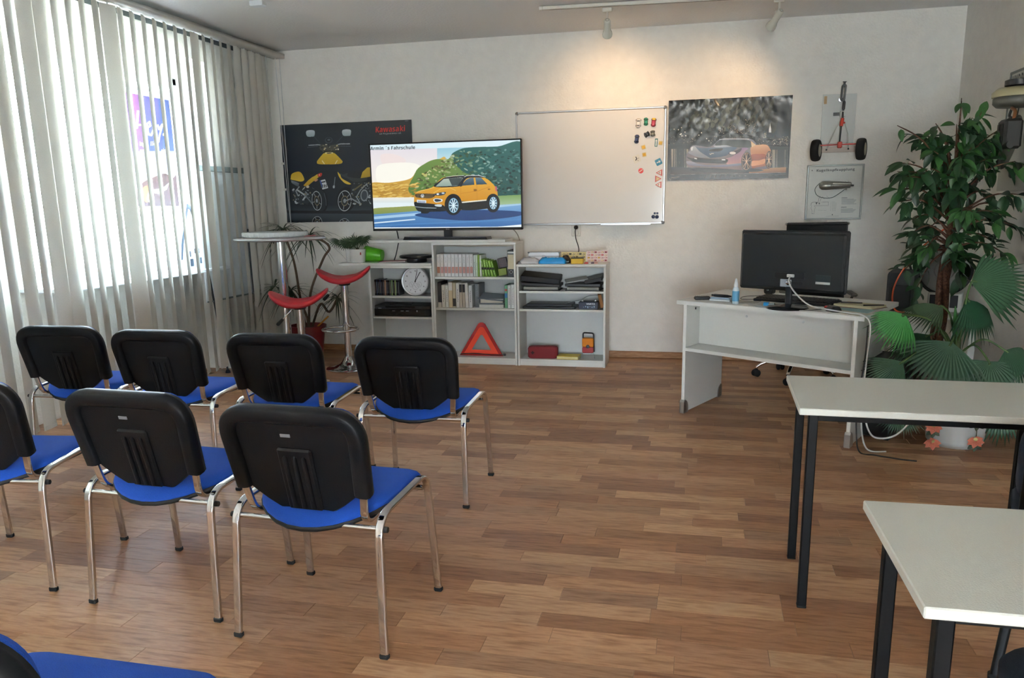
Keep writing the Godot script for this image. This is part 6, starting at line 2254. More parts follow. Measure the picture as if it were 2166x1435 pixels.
# ------------------------------------------------------------------ bar table, red stools
func bar_stool(label: String, at: Vector3, turn: float, seat_y: float, ring_y: float) -> void:
	var o := thing("bar_stool", label, "stool", at, 0.0, "red bar stools")
	var b := mb()
	b.lathe([Vector2(0, 0), Vector2(0.195, 0), Vector2(0.198, 0.006), Vector2(0.19, 0.014), Vector2(0.13, 0.026), Vector2(0.075, 0.048), Vector2(0.045, 0.085), Vector2(0.034, 0.11), Vector2(0.0, 0.112)], 44)
	part(o, "base", b, M.chrome)
	b = mb()
	b.tube([Vector3(0, 0.1, 0), Vector3(0, seat_y - 0.2, 0)], 0.029, 20)
	b.tube([Vector3(0, seat_y - 0.21, 0), Vector3(0, seat_y - 0.03, 0)], 0.032, 20)
	part(o, "post", b, M.chrome)
	b = mb()
	b.ring(Vector3(0.0, ring_y, 0.13), Vector3.UP, 0.15, 0.0095, 40, 8)
	b.tube([Vector3(0, ring_y - 0.025, 0), Vector3(0, ring_y + 0.03, 0)], 0.036, 18)
	part(o, "footrest_ring", b, M.chrome)
	# saddle seat: dips along its middle, the two ends swept up
	var bs := Basis(Vector3.UP, turn)
	var x := Transform3D(bs, Vector3(0, seat_y, 0))
	var ol := PackedVector2Array()
	for k in 48:
		var a := TAU * k / 48
		var ca := cos(a)
		var sa := sin(a)
		ol.append(Vector2(signf(ca) * pow(absf(ca), 0.8) * 0.225, signf(sa) * pow(absf(sa), 0.8) * 0.185))
	var off := func(px: float, pz: float) -> float: return 1.55 * px * px + 0.12 * (px * 0.225) - 0.55 * pz * pz
	b = mb(x)
	b.cushion(ol, [[0.1, -0.03], [0.05, -0.03], [0.012, -0.026], [0.0, -0.014], [-0.003, 0.0], [0.003, 0.012], [0.016, 0.017], [0.06, 0.014], [0.12, 0.01]], off)
	part(o, "seat", b, tri_mat("b4202c", 0.42, noise_tex(0.2, 2, [], 128, 128, 3.0, 51), 8.0, 0.15))
	b = mb(T(Vector3(0, seat_y - 0.035, 0)))
	b.lathe([Vector2(0, -0.03), Vector2(0.045, -0.03), Vector2(0.06, 0.0), Vector2(0, 0.002)], 20)
	part(o, "seat_plate", b, M.black)
	b = mb()
	var d := Vector3(-0.1, -0.1, 0.03)
	b.tube([Vector3(0.0, seat_y - 0.04, 0.01), Vector3(-0.03, seat_y - 0.045, 0.02), Vector3(-0.03, seat_y - 0.045, 0.02) + d], 0.005, 8)
	part(o, "lift_lever", b, M.chrome)
	b = mb()
	var p0 := Vector3(-0.03, seat_y - 0.045, 0.02) + d
	b.tube([p0 - d * 0.05, p0 + d * 0.05, p0 + d * 0.35, p0 + d * 0.42], [0.009, 0.013, 0.015, 0.009], 12)
	part(o, "lever_grip", b, M.black)


func bar_corner() -> void:
	bar_stool("red saddle stool in front of the bar table's post", Vector3(0.935, 0, 1.45), 0.35, 0.665, 0.3)
	bar_stool("red saddle stool standing higher, right of the bar table by the shelves", Vector3(1.035, 0, 0.83), 0.35, 0.79, 0.365)
	var o := thing("bar_table", "round glass-edged bar table on a chrome post by the blinds", "table", Vector3(0.672, 0, 1.2))
	var b := mb()
	b.lathe([Vector2(0, 0), Vector2(0.22, 0), Vector2(0.222, 0.008), Vector2(0.15, 0.025), Vector2(0.07, 0.06), Vector2(0.045, 0.1), Vector2(0, 0.1)], 40)
	part(o, "base", b, M.chrome)
	b = mb()
	b.tube([Vector3(0, 0.09, 0), Vector3(0, 1.115, 0)], 0.036, 22)
	part(o, "post", b, M.chrome)
	b = mb()
	b.lathe([Vector2(0, 1.11), Vector2(0.05, 1.11), Vector2(0.075, 1.124), Vector2(0, 1.126)], 24)
	part(o, "top_flange", b, M.steel)
	b = mb()
	b.lathe([Vector2(0, 1.125), Vector2(0.345, 1.125), Vector2(0.354, 1.13), Vector2(0.356, 1.142), Vector2(0.35, 1.15), Vector2(0, 1.15)], 56)
	part(o, "tabletop", b, tri_mat("b9b2b4", 0.16, null, 5.0, 0.0, noise_tex(0.03, 4, [[0.0, "c8bcbc"], [0.5, "f2efee"], [1.0, "dcd2d2"]], 256, 256, 0.0, 61)))
	b = mb()
	b.ring(Vector3(0, 1.1375, 0), Vector3.UP, 0.3555, 0.007, 56, 8)
	part(o, "rim", b, M.alu)
	var ds := thing("glass_tray", "shallow round clear tray lying on the bar table", "tray", Vector3(0.63, 1.1505, 1.2))
	b = mb()
	b.lathe([Vector2(0, 0), Vector2(0.245, 0), Vector2(0.255, 0.008), Vector2(0.257, 0.036), Vector2(0.252, 0.042), Vector2(0.2, 0.04), Vector2(0.18, 0.03), Vector2(0, 0.03)], 48)
	part(ds, "body", b, mt("c4c9c8", 0.12))
	b = mb()
	for k in 40:
		var a := TAU * k / 40
		b.box(Vector3(cos(a) * 0.2575, 0.021, sin(a) * 0.2575), Vector3(0.004, 0.028, 0.003), 0.001, Basis(Vector3.UP, -a))
	part(ds, "rib_edge", b, mt("d6dad9", 0.15))
	b = mb(T(Vector3(0.86, 1.153, 1.13), 0.4, 0, 0.04))
	b.box(Vector3.ZERO, Vector3(0.16, 0.004, 0.11), 0.001)
	solo("leaflet", b, mt("a33a42", 0.4), "red leaflet lying at the right of the bar table top", "leaflet")
	b = mb(T(Vector3(0.78, 1.153, 1.36), -0.15, 0, 0))
	b.box(Vector3.ZERO, Vector3(0.12, 0.003, 0.08), 0.001)
	solo("leaflet", b, mt("d3cfc9", 0.4), "white leaflet lying at the front of the bar table top", "leaflet")


# ------------------------------------------------------------------ teacher's desk
var DX := Transform3D(Basis(Vector3.UP, -0.5911), Vector3(3.888, 0, 1.878))
const SKEW := 0.158


func flat_poly(b: MB, pts: PackedVector2Array, y0: float, y1: float, bev := 0.0) -> void:
	var keep := b.xf
	b.xf = b.xf * Transform3D(Basis(Vector3.RIGHT, -PI / 2), Vector3.ZERO)
	var o := PackedVector2Array()
	for p in pts:
		o.append(Vector2(p.x, -p.y))
	b.prism(o, y0, y1, bev)
	b.xf = keep


func teacher_desk() -> void:
	var d := thing("desk", "white teacher's desk with silver feet, set at an angle before the right wall", "desk", DX.origin, -0.5911)
	var b := mb()
	flat_poly(b, PackedVector2Array([Vector2(-0.045, 0.016), Vector2(1.175, 0.016), Vector2(1.055, -0.74), Vector2(-0.165, -0.74)]), 0.724, 0.75, 0.003)
	part(d, "desktop", b, M.laminate)
	var dir := Vector3(sin(SKEW), 0, cos(SKEW))
	for u in [0.011, 1.123]:
		b = mb()
		b.box(Vector3(u, 0.364, 0.0) - dir * 0.3, Vector3(0.022, 0.72, 0.6), 0.002, Basis(Vector3.UP, SKEW))
		part(d, "side_panel", b, M.laminate)
		for s in [0.0, -0.585]:
			b = mb(Transform3D(Basis(Vector3.UP, SKEW), Vector3(u, 0, 0) + dir * s))
			var dz := -1.0 if s == 0.0 else 1.0
			var q := PackedVector2Array()
			q.append(Vector2(0.014 * -dz, 0.0))
			q.append(Vector2(0.012 * -dz, 0.075))
			q.append(Vector2(0.006 * -dz, 0.09))
			q.append(Vector2(0.012 * dz, 0.09))
			for k in 6:
				var a := PI * 0.5 * k / 5.0
				q.append(Vector2((0.012 + 0.04 * sin(a)) * dz, 0.03 + 0.055 * cos(a)))
			q.append(Vector2(0.052 * dz, 0.0))
			var keep := b.xf
			b.xf = b.xf * Transform3D(Basis(Vector3.UP, -PI / 2), Vector3(0.017, 0, 0))
			b.prism(q, 0.0, 0.034, 0.004)
			b.xf = keep
			part(d, "metal_foot", b, mt("a9a7a1", 0.32, 0.8))
	b = mb()
	flat_poly(b, PackedVector2Array([Vector2(0.02, 0.0), Vector2(1.114, 0.0), Vector2(1.08, -0.215), Vector2(-0.012, -0.215)]), 0.42, 0.442, 0.002)
	part(d, "shelf", b, M.laminate)
	b = mb()
	b.box(Vector3(0.535, 0.572, -0.207), Vector3(1.09, 0.304, 0.018), 0.001)
	part(d, "modesty_panel", b, M.laminate)
	for u in [0.34, 0.72]:
		b = mb(T(Vector3(u, 0.655, -0.197), 0, PI / 2))
		b.lathe([Vector2(0, 0), Vector2(0.008, 0), Vector2(0.006, 0.005), Vector2(0, 0.006)], 12)
		part(d, "screw_cap", b, mt("d0d4d2", 0.4))
	b = mb()
	b.box(Vector3(0.024, 0.69, -0.1), Vector3(0.006, 0.014, 0.008), 0.001)
	part(d, "bracket", b, M.black)


func on_desk(called: String, label: String, cat: String, u: float, w: float, turn := 0.0, y := 0.7505) -> Node3D:
	return thing(called, label, cat, DX * Vector3(u, y, w), -0.5911 + turn)


func desk_things() -> void:
	# monitor seen from behind
	var m := on_desk("monitor", "black computer monitor seen from behind on the white desk", "monitor", 0.695, -0.07)
	var b := mb()
	b.box(Vector3(0, 0.275, 0.0), Vector3(0.665, 0.35, 0.022), 0.008)
	b.box(Vector3(0, 0.272, 0.014), Vector3(0.64, 0.325, 0.024), 0.011)
	part(m, "back_cover", b, tri_mat("14171a", 0.35, noise_tex(0.2, 2, [], 128, 128, 2.0, 71), 10.0, 0.1))
	b = mb()
	b.quad(Vector3(-0.32, 0.115, -0.0115), Vector3(0.32, 0.115, -0.0115), Vector3(0.32, 0.435, -0.0115), Vector3(-0.32, 0.435, -0.0115), Vector3.FORWARD)
	part(m, "screen", b, mt("0b0c0e", 0.1))
	b = mb()
	b.box(Vector3(0.0, 0.192, 0.0265), Vector3(0.19, 0.034, 0.004), 0.001)
	b.box(Vector3(0.02, 0.15, 0.0265), Vector3(0.13, 0.02, 0.004), 0.001)
	part(m, "socket_recess", b, mt("050607", 0.4))
	b = mb(T(Vector3(-0.275, 0.175, 0.011), 0, PI / 2))
	b.lathe([Vector2(0, 0), Vector2(0.013, 0), Vector2(0.012, 0.006), Vector2(0.006, 0.004), Vector2(0, 0.004)], 18)
	part(m, "power_knob", b, mt("050607", 0.3))
	b = mb()
	b.box(Vector3(0.205, 0.178, 0.027), Vector3(0.085, 0.05, 0.002), 0.0)
	part(m, "dark_sticker", b, mt("1e272b", 0.3))
	b = mb()
	b.box(Vector3(0.205, 0.159, 0.0285), Vector3(0.085, 0.013, 0.001), 0.0)
	part(m, "white_sticker", b, mt("b9bfbd", 0.5))
	b = mb()
	b.box(Vector3(-0.018, 0.148, 0.03), Vector3(0.07, 0.044, 0.006), 0.003)
	part(m, "cable_clip", b, mt("aeb6ba", 0.12, 0.3))
	b = mb()
	b.box(Vector3(0.0, 0.08, 0.02), Vector3(0.038, 0.15, 0.024), 0.006)
	part(m, "stand_neck", b, M.black)
	b = mb()
	b.ball(Vector3(0.0, 0.152, 0.035), Vector3(0.018, 0.016, 0.012), 14)
	part(m, "hinge", b, M.chrome)
	b = mb(T(Vector3(0, 0, 0.03)))
	b.lathe([Vector2(0, 0), Vector2(0.118, 0), Vector2(0.12, 0.004), Vector2(0.112, 0.012), Vector2(0.05, 0.018), Vector2(0.026, 0.026), Vector2(0, 0.028)], 40)
	part(m, "stand_foot", b, mt("131518", 0.25))
	b = mb()
	b.box(Vector3(0.012, 0.192, 0.033), Vector3(0.042, 0.018, 0.018), 0.003)
	part(m, "video_plug", b, mt("c6c9c6", 0.5))
	b = mb(DX)
	b.tube(spline([Vector3(0.707, 0.942, -0.035), Vector3(0.72, 0.91, 0.005), Vector3(0.77, 0.85, 0.015), Vector3(0.85, 0.79, 0.01), Vector3(0.95, 0.772, 0.005), Vector3(1.08, 0.762, 0.0), Vector3(1.17, 0.757, 0.02), Vector3(1.215, 0.70, 0.03), Vector3(1.2, 0.5, 0.01), Vector3(1.19, 0.2, 0.0), Vector3(1.23, 0.02, 0.0), Vector3(1.32, 0.008, -0.05)], 8), 0.0045, 7)
	solo("video_cable", b, mt("c3c4bf", 0.5), "thick white cable running from the monitor over the desk corner to the floor", "cable")
	b = mb(DX)
	b.tube(spline([Vector3(1.18, 0.70, -0.02), Vector3(1.185, 0.5, 0.0), Vector3(1.175, 0.3, 0.03), Vector3(1.19, 0.12, 0.05), Vector3(1.22, 0.01, 0.06), Vector3(1.3, 0.006, 0.05), Vector3(1.42, 0.006, 0.03), Vector3(1.5, 0.006, 0.0)], 8), 0.004, 7)
	solo("power_cable", b, M.black_matt, "black cable hanging at the desk's right end and lying on the floor", "cable")
	b = mb(DX)
	b.tube(spline([Vector3(1.22, 0.3, -0.02), Vector3(1.235, 0.2, 0.05), Vector3(1.30, 0.12, 0.09), Vector3(1.4, 0.14, 0.08), Vector3(1.46, 0.22, 0.02), Vector3(1.5, 0.3, -0.03)], 8), 0.005, 7)
	solo("network_cable", b, mt("c9cbc8", 0.5), "white cable loop hanging before the black computer box", "cable")
	# keyboard
	var k := on_desk("keyboard", "black computer keyboard lying behind the monitor's foot", "keyboard", 0.6, -0.33)
	b = mb(T(Vector3(0, 0.012, 0), 0, 0.06))
	b.box(Vector3.ZERO, Vector3(0.5, 0.018, 0.17), 0.005)
	part(k, "body", b, M.black)
	b = mb(T(Vector3(0, 0.024, 0), 0, 0.06))
	for r in 5:
		for c in 22:
			b.box(Vector3(-0.231 + c * 0.022, 0, -0.06 + r * 0.028), Vector3(0.018, 0.006, 0.022), 0.001)
	part(k, "keys", b, mt("1b1d20", 0.5)).set_meta("kind", "stuff")
	var mo := on_desk("mouse", "black computer mouse at the front right of the desk", "mouse", 0.965, -0.06, 0.9)
	b = mb()
	b.cushion(rrect(0.062, 0.11, 0.028, 6), [[0.002, 0.0], [0.0, 0.008], [0.003, 0.02], [0.012, 0.031], [0.022, 0.035]])
	part(mo, "shell", b, M.black)
	b = mb()
	b.box(Vector3(0, 0.034, -0.03), Vector3(0.008, 0.008, 0.02), 0.002)
	part(mo, "wheel", b, M.rubber)
	b = mb(DX)
	b.tube(spline([Vector3(0.9, 0.762, -0.055), Vector3(0.84, 0.755, -0.01), Vector3(0.76, 0.754, 0.0), Vector3(0.66, 0.754, -0.02), Vector3(0.6, 0.754, -0.2)], 6), 0.002, 6)
	solo("mouse_cable", b, M.black_matt, "thin black cable looping across the desk's front edge to the mouse", "cable")
	# spray bottle
	var s := on_desk("spray_bottle", "small clear spray bottle with a blue label and white nozzle on the desk's left half", "bottle", 0.345, -0.05)
	b = mb()
	b.lathe([Vector2(0, 0), Vector2(0.019, 0), Vector2(0.021, 0.004), Vector2(0.021, 0.085), Vector2(0.016, 0.098), Vector2(0.011, 0.104), Vector2(0.011, 0.108), Vector2(0, 0.108)], 24)
	part(s, "body", b, mt("cfdde2", 0.15))
	b = mb()
	b.lathe([Vector2(0.0213, 0.016), Vector2(0.0217, 0.017), Vector2(0.0217, 0.078), Vector2(0.0213, 0.079)], 24)
	part(s, "label_band", b, mt("5f9fc4", 0.4))
	b = mb()
	b.lathe([Vector2(0.013, 0.104), Vector2(0.0135, 0.118), Vector2(0.009, 0.135), Vector2(0.006, 0.152), Vector2(0.003, 0.156), Vector2(0, 0.156)], 20)
	part(s, "nozzle", b, mt("e6e9ea", 0.35))
	# remote control, pad, pen, booklets
	var r := on_desk("remote_control", "black remote control lying at the desk's left end", "remote", 0.07, -0.1, 0.75)
	b = mb()
	b.box(Vector3(0, 0.011, 0), Vector3(0.1, 0.02, 0.042), 0.005)
	part(r, "body", b, M.black)
	b = mb()
	for c in 7:
		for q in 3:
			b.box(Vector3(-0.04 + c * 0.012, 0.0215, -0.012 + q * 0.012), Vector3(0.007, 0.003, 0.007), 0.001)
	part(r, "buttons", b, mt("6a6a66", 0.5)).set_meta("kind", "stuff")
	var n := on_desk("notepad", "small pale blue and white stack of note slips on the desk's left half", "notepad", 0.2, -0.14, 0.1)
	b = mb()
	b.box(Vector3(0, 0.006, 0), Vector3(0.14, 0.011, 0.1), 0.001)
	part(n, "slips", b, mt("d5d8da", 0.6))
	b = mb()
	b.box(Vector3(0.0, 0.0175, 0), Vector3(0.13, 0.01, 0.09), 0.002)
	part(n, "blue_case", b, mt("9fb4c8", 0.35))
	b = mb(DX * T(Vector3(0.195, 0.782, -0.13), 0.05, 0, PI / 2))
	b.lathe([Vector2(0, -0.07), Vector2(0.004, -0.068), Vector2(0.009, -0.04), Vector2(0.0085, 0.05), Vector2(0.006, 0.056), Vector2(0.006, 0.07), Vector2(0, 0.071)], 14)
	solo("marker_pen", b, M.black, "thick black pen lying on the pale blue note slips", "pen")
	for q in [[0.36, -0.08, 0.16, 0.11, 0.2, "9d9a92", "grey card lying under the spray bottle"], [0.55, -0.02, 0.2, 0.14, -0.1, "c9c8c1", "white sheet at the desk's front left of the monitor foot"], [0.9, 0.0, 0.26, 0.14, 0.06, "d3d1ca", "white sheets lying over the desk's front edge right of the monitor foot"], [1.06, 0.012, 0.2, 0.12, -0.25, "cfc9b8", "cream sheets fanned out at the desk's front right corner"], [1.02, -0.12, 0.21, 0.15, 0.12, "8fb0b4", "blue-green folder under the notebook"], [0.5, -0.19, 0.18, 0.12, 0.15, "c3c4c0", "grey-white sheet between the keyboard and the spray bottle"]]:
		b = mb(DX * T(Vector3(q[0], 0.7525 + 0.002 * fmod(q[0] * 10.0, 1.0), q[1] - 0.07 if q[0] < 0.7 else q[1] - 0.06), q[4]))
		b.box(Vector3.ZERO, Vector3(q[2], 0.003, q[3]), 0.0005)
		solo("paper_sheet", b, mt(q[5], 0.6), q[6], "paper")
	var nb := on_desk("notebook", "open cream notebook with a dark pen at the desk's right end", "notebook", 0.98, -0.36, -0.12)
	b = mb()
	b.box(Vector3(0, 0.009, 0), Vector3(0.24, 0.016, 0.16), 0.003)
	part(nb, "pages", b, mt("c9bf99", 0.7))
	b = mb()
	b.box(Vector3(0, 0.0015, 0), Vector3(0.25, 0.003, 0.17), 0.001)
	part(nb, "cover", b, mt("5b2420", 0.5))
	for q in [[-0.05, 0.0, 0.5], [0.1, 0.02, 0.9]]:
		b = mb(T(Vector3(q[0], 0.0215, q[1]), q[2], 0, PI / 2))
		b.lathe([Vector2(0, -0.06), Vector2(0.0035, -0.055), Vector2(0.0045, 0.06), Vector2(0, 0.062)], 10)
		part(nb, "pen", b, mt("2b241f", 0.4))
	b = mb(DX * T(Vector3(0.87, 0.757, -0.2), 0.3))
	b.box(Vector3.ZERO, Vector3(0.05, 0.012, 0.025), 0.004)
	solo("red_sharpener", b, mt("b5302a", 0.4), "small red item between the keyboard and the notebook", "desk item")
	var bb := on_desk("blue_cap_bottle", "tiny bottle with a blue cap lying left of the monitor's foot", "bottle", 0.55, -0.05, 0.2)
	b = mb(T(Vector3(0.02, 0.012, 0), 0, 0, PI / 2))
	b.lathe([Vector2(0, -0.035), Vector2(0.011, -0.034), Vector2(0.011, 0.0), Vector2(0, 0.0)], 16)
	part(bb, "glass_body", b, mt("8f9a9a", 0.2))
	b = mb(T(Vector3(0.02, 0.013, 0), 0, 0, PI / 2))
	b.lathe([Vector2(0, 0.0), Vector2(0.013, 0.0), Vector2(0.013, 0.03), Vector2(0, 0.031)], 16)
	part(bb, "cap", b, mt("2493d6", 0.35))
	var wc := on_desk("webcam", "black webcam on a small foot behind the desk's left half", "webcam", 0.32, -0.5)
	b = mb()
	b.prism(rrect(0.066, 0.056, 0.02, 5, Vector2(0, 0.045)), -0.02, 0.02, 0.006, true)
	part(wc, "housing", b, M.black)
	b = mb(T(Vector3(0, 0.05, 0.02), 0, PI / 2))
	b.lathe([Vector2(0, 0), Vector2(0.012, 0), Vector2(0.011, 0.004), Vector2(0, 0.002)], 16)
	part(wc, "lens", b, mt("050506", 0.08))
	b = mb()
	b.box(Vector3(0, 0.009, 0), Vector3(0.04, 0.018, 0.035), 0.004)
	part(wc, "foot", b, M.black)
	b = mb(DX)
	b.tube(spline([Vector3(0.28, 0.755, -0.5), Vector3(0.2, 0.753, -0.4), Vector3(0.26, 0.753, -0.26), Vector3(0.34, 0.753, -0.3)], 6), 0.002, 6)
	solo("webcam_cable", b, M.black_matt, "thin dark cable curling in front of the webcam", "cable")
	office_chair()
	var pc := thing("computer_tower", "black computer box on the floor at the desk's right end", "computer", Vector3(5.075, 0, 2.13), -0.5)
	b = mb()
	b.box(Vector3(0, 0.235, 0), Vector3(0.2, 0.44, 0.4), 0.006)
	part(pc, "case", b, M.black)
	b = mb()
	b.box(Vector3(0, 0.235, 0.203), Vector3(0.19, 0.42, 0.008), 0.003)
	part(pc, "front_panel", b, mt("0c0d0f", 0.25))
	for q in [-0.08, 0.08]:
		b = mb()
		b.box(Vector3(q, 0.008, 0.1), Vector3(0.03, 0.016, 0.16), 0.003)
		part(pc, "foot", b, M.rubber)


func office_chair() -> void:
	var o := thing("office_chair", "black office chair with chrome base standing behind the desk", "chair", Vector3(4.75, 0, 0.65), 0.0)
	var b := mb()
	for k in 5:
		var a := deg_to_rad(180.0 - 72.0 * k)
		var d := Vector3(cos(a), 0, sin(a))
		b.sweep(spline([Vector3(0, 0.17, 0), d * 0.12 + Vector3(0, 0.15, 0), d * 0.25 + Vector3(0, 0.11, 0), d * 0.305 + Vector3(0, 0.075, 0)], 5), rrect(0.03, 0.022, 0.008, 3), d.cross(Vector3.UP))
	part(o, "star_base", b, M.chrome)
	for k in 5:
		var a := deg_to_rad(180.0 - 72.0 * k)
		var d := Vector3(cos(a), 0, sin(a)) * 0.305
		b = mb()
		for s in [-0.017, 0.017]:
			b.xf = T(d + Vector3(0, 0.028, 0)) * Transform3D(Basis(Vector3.UP, a + 0.6), Vector3.ZERO) * Transform3D(Basis(Vector3.RIGHT, PI / 2), Vector3(0, 0, s))
			b.lathe([Vector2(0, -0.011), Vector2(0.022, -0.011), Vector2(0.028, -0.006), Vector2(0.028, 0.006), Vector2(0.022, 0.011), Vector2(0, 0.011)], 18)
		b.xf = T(d)
		b.box(Vector3(0, 0.05, 0), Vector3(0.03, 0.03, 0.03), 0.008)
		part(o, "castor", b, M.rubber)
	b = mb()
	b.tube([Vector3(0, 0.15, 0), Vector3(0, 0.42, 0)], 0.026, 16)
	part(o, "gas_post", b, M.black)
	b = mb(T(Vector3(0.04, 0.44, 0)))
	b.cushion(rrect(0.48, 0.46, 0.08, 5), [[0.02, 0.0], [0.0, 0.012], [0.0, 0.03], [0.02, 0.05], [0.08, 0.056]])
	part(o, "seat", b, M.black_matt)
	b = mb(T(Vector3(0.125, 0.55, -0.235), 0.05, -0.06))
	b.grid(14, 12, func(u: float, v: float) -> Vector3: return Vector3((u - 0.5) * 0.43, v * 0.63, -0.03 * sin(PI * v) + 0.02 * (1.0 - pow(2 * u - 1, 2)) * -1.0), Vector3.BACK)
	var mesh_mat := mt("111316", 0.8)
	part(o, "back_mesh", b, mesh_mat)
	for s in [-1, 1]:
		b = mb(T(Vector3(0.125, 0.55, -0.235), 0.05, -0.06))
		b.tube(spline([Vector3(s * 0.222, -0.06, 0.05), Vector3(s * 0.222, 0.0, 0.0), Vector3(s * 0.222, 0.3, -0.03), Vector3(s * 0.222, 0.635, 0.0)], 6), 0.008, 8)
		part(o, "back_bar", b, M.black)
		b = mb()
		b.box(Vector3(0.125 + s * 0.25, 0.66, -0.06), Vector3(0.045, 0.025, 0.24), 0.008)
		b.tube([Vector3(0.125 + s * 0.25, 0.65, -0.02), Vector3(0.1 + s * 0.22, 0.46, -0.03)], 0.01, 8)
		part(o, "armrest", b, mt("4c4a47", 0.5))
	b = mb(T(Vector3(0.125, 0.55, -0.235), 0.05, -0.06))
	b.tube([Vector3(-0.222, 0.635, 0), Vector3(0.222, 0.635, 0)], 0.012, 10)
	part(o, "top_bar", b, M.black)
	b = mb(T(Vector3(0.125, 0.55, -0.235), 0.05, -0.06))
	for s in [-0.232, 0.232]:
		b.ball(Vector3(s, 0.635, 0), Vector3.ONE * 0.011, 10)
	part(o, "end_knob", b, M.chrome)


# ------------------------------------------------------------------ student tables and chairs at the right
func student_table(label: String, x0: float, x1: float, z0: float, z1: float, turn: float) -> void:
	var c := Vector3((x0 + x1) / 2, 0, (z0 + z1) / 2)
	var t := thing("student_table", label, "table", c, turn, "white student tables")
	var w := x1 - x0
	var d := z1 - z0
	var b := mb()
	b.box(Vector3(0, 0.709, 0), Vector3(w, 0.022, d), 0.0025)
	part(t, "tabletop", b, M.tabletop)
	b = mb()
	for s in [-1, 1]:
		b.box(Vector3(0, 0.683, s * (d / 2 - 0.06)), Vector3(w - 0.1, 0.03, 0.02), 0.002)
		b.box(Vector3(s * (w / 2 - 0.06), 0.683, 0), Vector3(0.02, 0.03, d - 0.12), 0.002)
	part(t, "frame", b, M.black_metal)
	for sx in [-1, 1]:
		for sz in [-1, 1]:
			b = mb()
			b.box(Vector3(sx * (w / 2 - 0.05), 0.352, sz * (d / 2 - 0.06)), Vector3(0.03, 0.69, 0.03), 0.003)
			var l := part(t, "leg", b, M.black_metal)
			b = mb()
			b.box(Vector3(sx * (w / 2 - 0.05), 0.004, sz * (d / 2 - 0.06)), Vector3(0.031, 0.008, 0.031), 0.002)
			part(l, "foot_cap", b, M.rubber)


func school_chair(label: String, at: Vector3, turn: float) -> void:
	var c := thing("school_chair", label, "chair", at, turn, "dark school chairs")
	var b := mb(T(Vector3(0, 0.44, 0)))
	b.cushion(rrect(0.42, 0.4, 0.1, 7), [[0.02, -0.01], [0.0, 0.0], [0.0, 0.018], [0.012, 0.032], [0.05, 0.038], [0.12, 0.034]])
	part(c, "seat", b, M.navy)
	for s in [-1, 1]:
		for q in [[-0.17, -0.2], [0.17, 0.26]]:
			b = mb()
			var up := Vector3(s * 0.17, 0.43, q[0])
			var dn := Vector3(s * 0.215, 0.012, q[1])
			var dd := (dn - up)
			b.sweep([up, up + dd * 0.5, dn], rrect(0.03, 0.024, 0.009, 3), Vector3.RIGHT, [1.0, 0.95, 0.85])
			var l := part(c, "leg", b, M.black_metal)
			b = mb()
			b.box(dn + Vector3(0, -0.002, 0), Vector3(0.034, 0.02, 0.034), 0.005)
			part(l, "foot_cap", b, M.rubber)
	for s in [-1, 1]:
		b = mb()
		b.sweep(bend([Vector3(s * 0.18, 0.43, 0.1), Vector3(s * 0.19, 0.42, 0.2), Vector3(s * 0.19, 0.66, 0.235)], 0.05, 6), rrect(0.026, 0.018, 0.006, 3), Vector3.RIGHT)
		part(c, "back_upright", b, M.black_metal)
	# back: a padded rim round a perforated plate
	var x := Transform3D(Basis(Vector3.RIGHT, 0.14), Vector3(0, 0.515, 0.205))
	b = mb(x)
	var path := []
	for q in rrect(0.40, 0.28, 0.09, 8, Vector2(0, 0.14)):
		path.append(Vector3(q.x, q.y, 0.05 * q.x * q.x * -4.0))
	b.tube(path, 0.02, 10, false, true)
	part(c, "back_rim", b, M.navy)
	b = mb(x)
	var px := 0.02
	var nx := 17
	var ny := 11
	for i in nx:
		for j in ny:
			var cx := (i - (nx - 1) / 2.0) * px
			var cy := 0.14 + (j - (ny - 1) / 2.0) * px * 1.15
			if absf(cx) > 0.1 and absf(cy - 0.14) > 0.1 and Vector2(absf(cx) - 0.1, absf(cy - 0.14) - 0.05).length() > 0.09:
				continue
			cell(b, cx, cy, px, px * 1.15, 0.0034 if (i + j) % 2 == 0 else 0.0)
	part(c, "perforated_plate", b, M.black_matt)


# a square of the plate, with a lozenge hole
func cell(b: MB, cx: float, cy: float, w: float, h: float, r: float) -> void:
	var z := func(x: float) -> float: return -0.2 * x * x
	var o := [Vector2(-w / 2, -h / 2), Vector2(0, -h / 2), Vector2(w / 2, -h / 2), Vector2(w / 2, 0), Vector2(w / 2, h / 2), Vector2(0, h / 2), Vector2(-w / 2, h / 2), Vector2(-w / 2, 0)]
	for k in 8:
		var p: Vector2 = o[k]
		var q: Vector2 = o[(k + 1) % 8]
		var i := p.normalized() * r
		var j := q.normalized() * r
		for s in [-1.0, 1.0]:
			var P := func(v: Vector2) -> Vector3: return Vector3(cx + v.x, cy + v.y, z.call(cx + v.x) + 0.002 * s)
			var nn := Vector3(0, 0, s)
			b.tri(P.call(p), P.call(q), P.call(j), nn, nn, nn)
			if r > 0.0:
				b.tri(P.call(p), P.call(j), P.call(i), nn, nn, nn)


func student_tables() -> void:
	student_table("white student table with black legs in front of the flower pot", 4.309, 5.16, 3.996, 4.51, -0.02)
	student_table("white student table with black legs nearest the viewer at the lower right", 4.35, 5.2, 5.31, 5.8, 0.01)
	school_chair("dark chair with a perforated back between the two white tables", Vector3(5.13, 0, 4.6), -0.3)
	school_chair("dark chair with only its round seat showing under the nearest table", Vector3(4.79, 0, 5.63), 0.0)


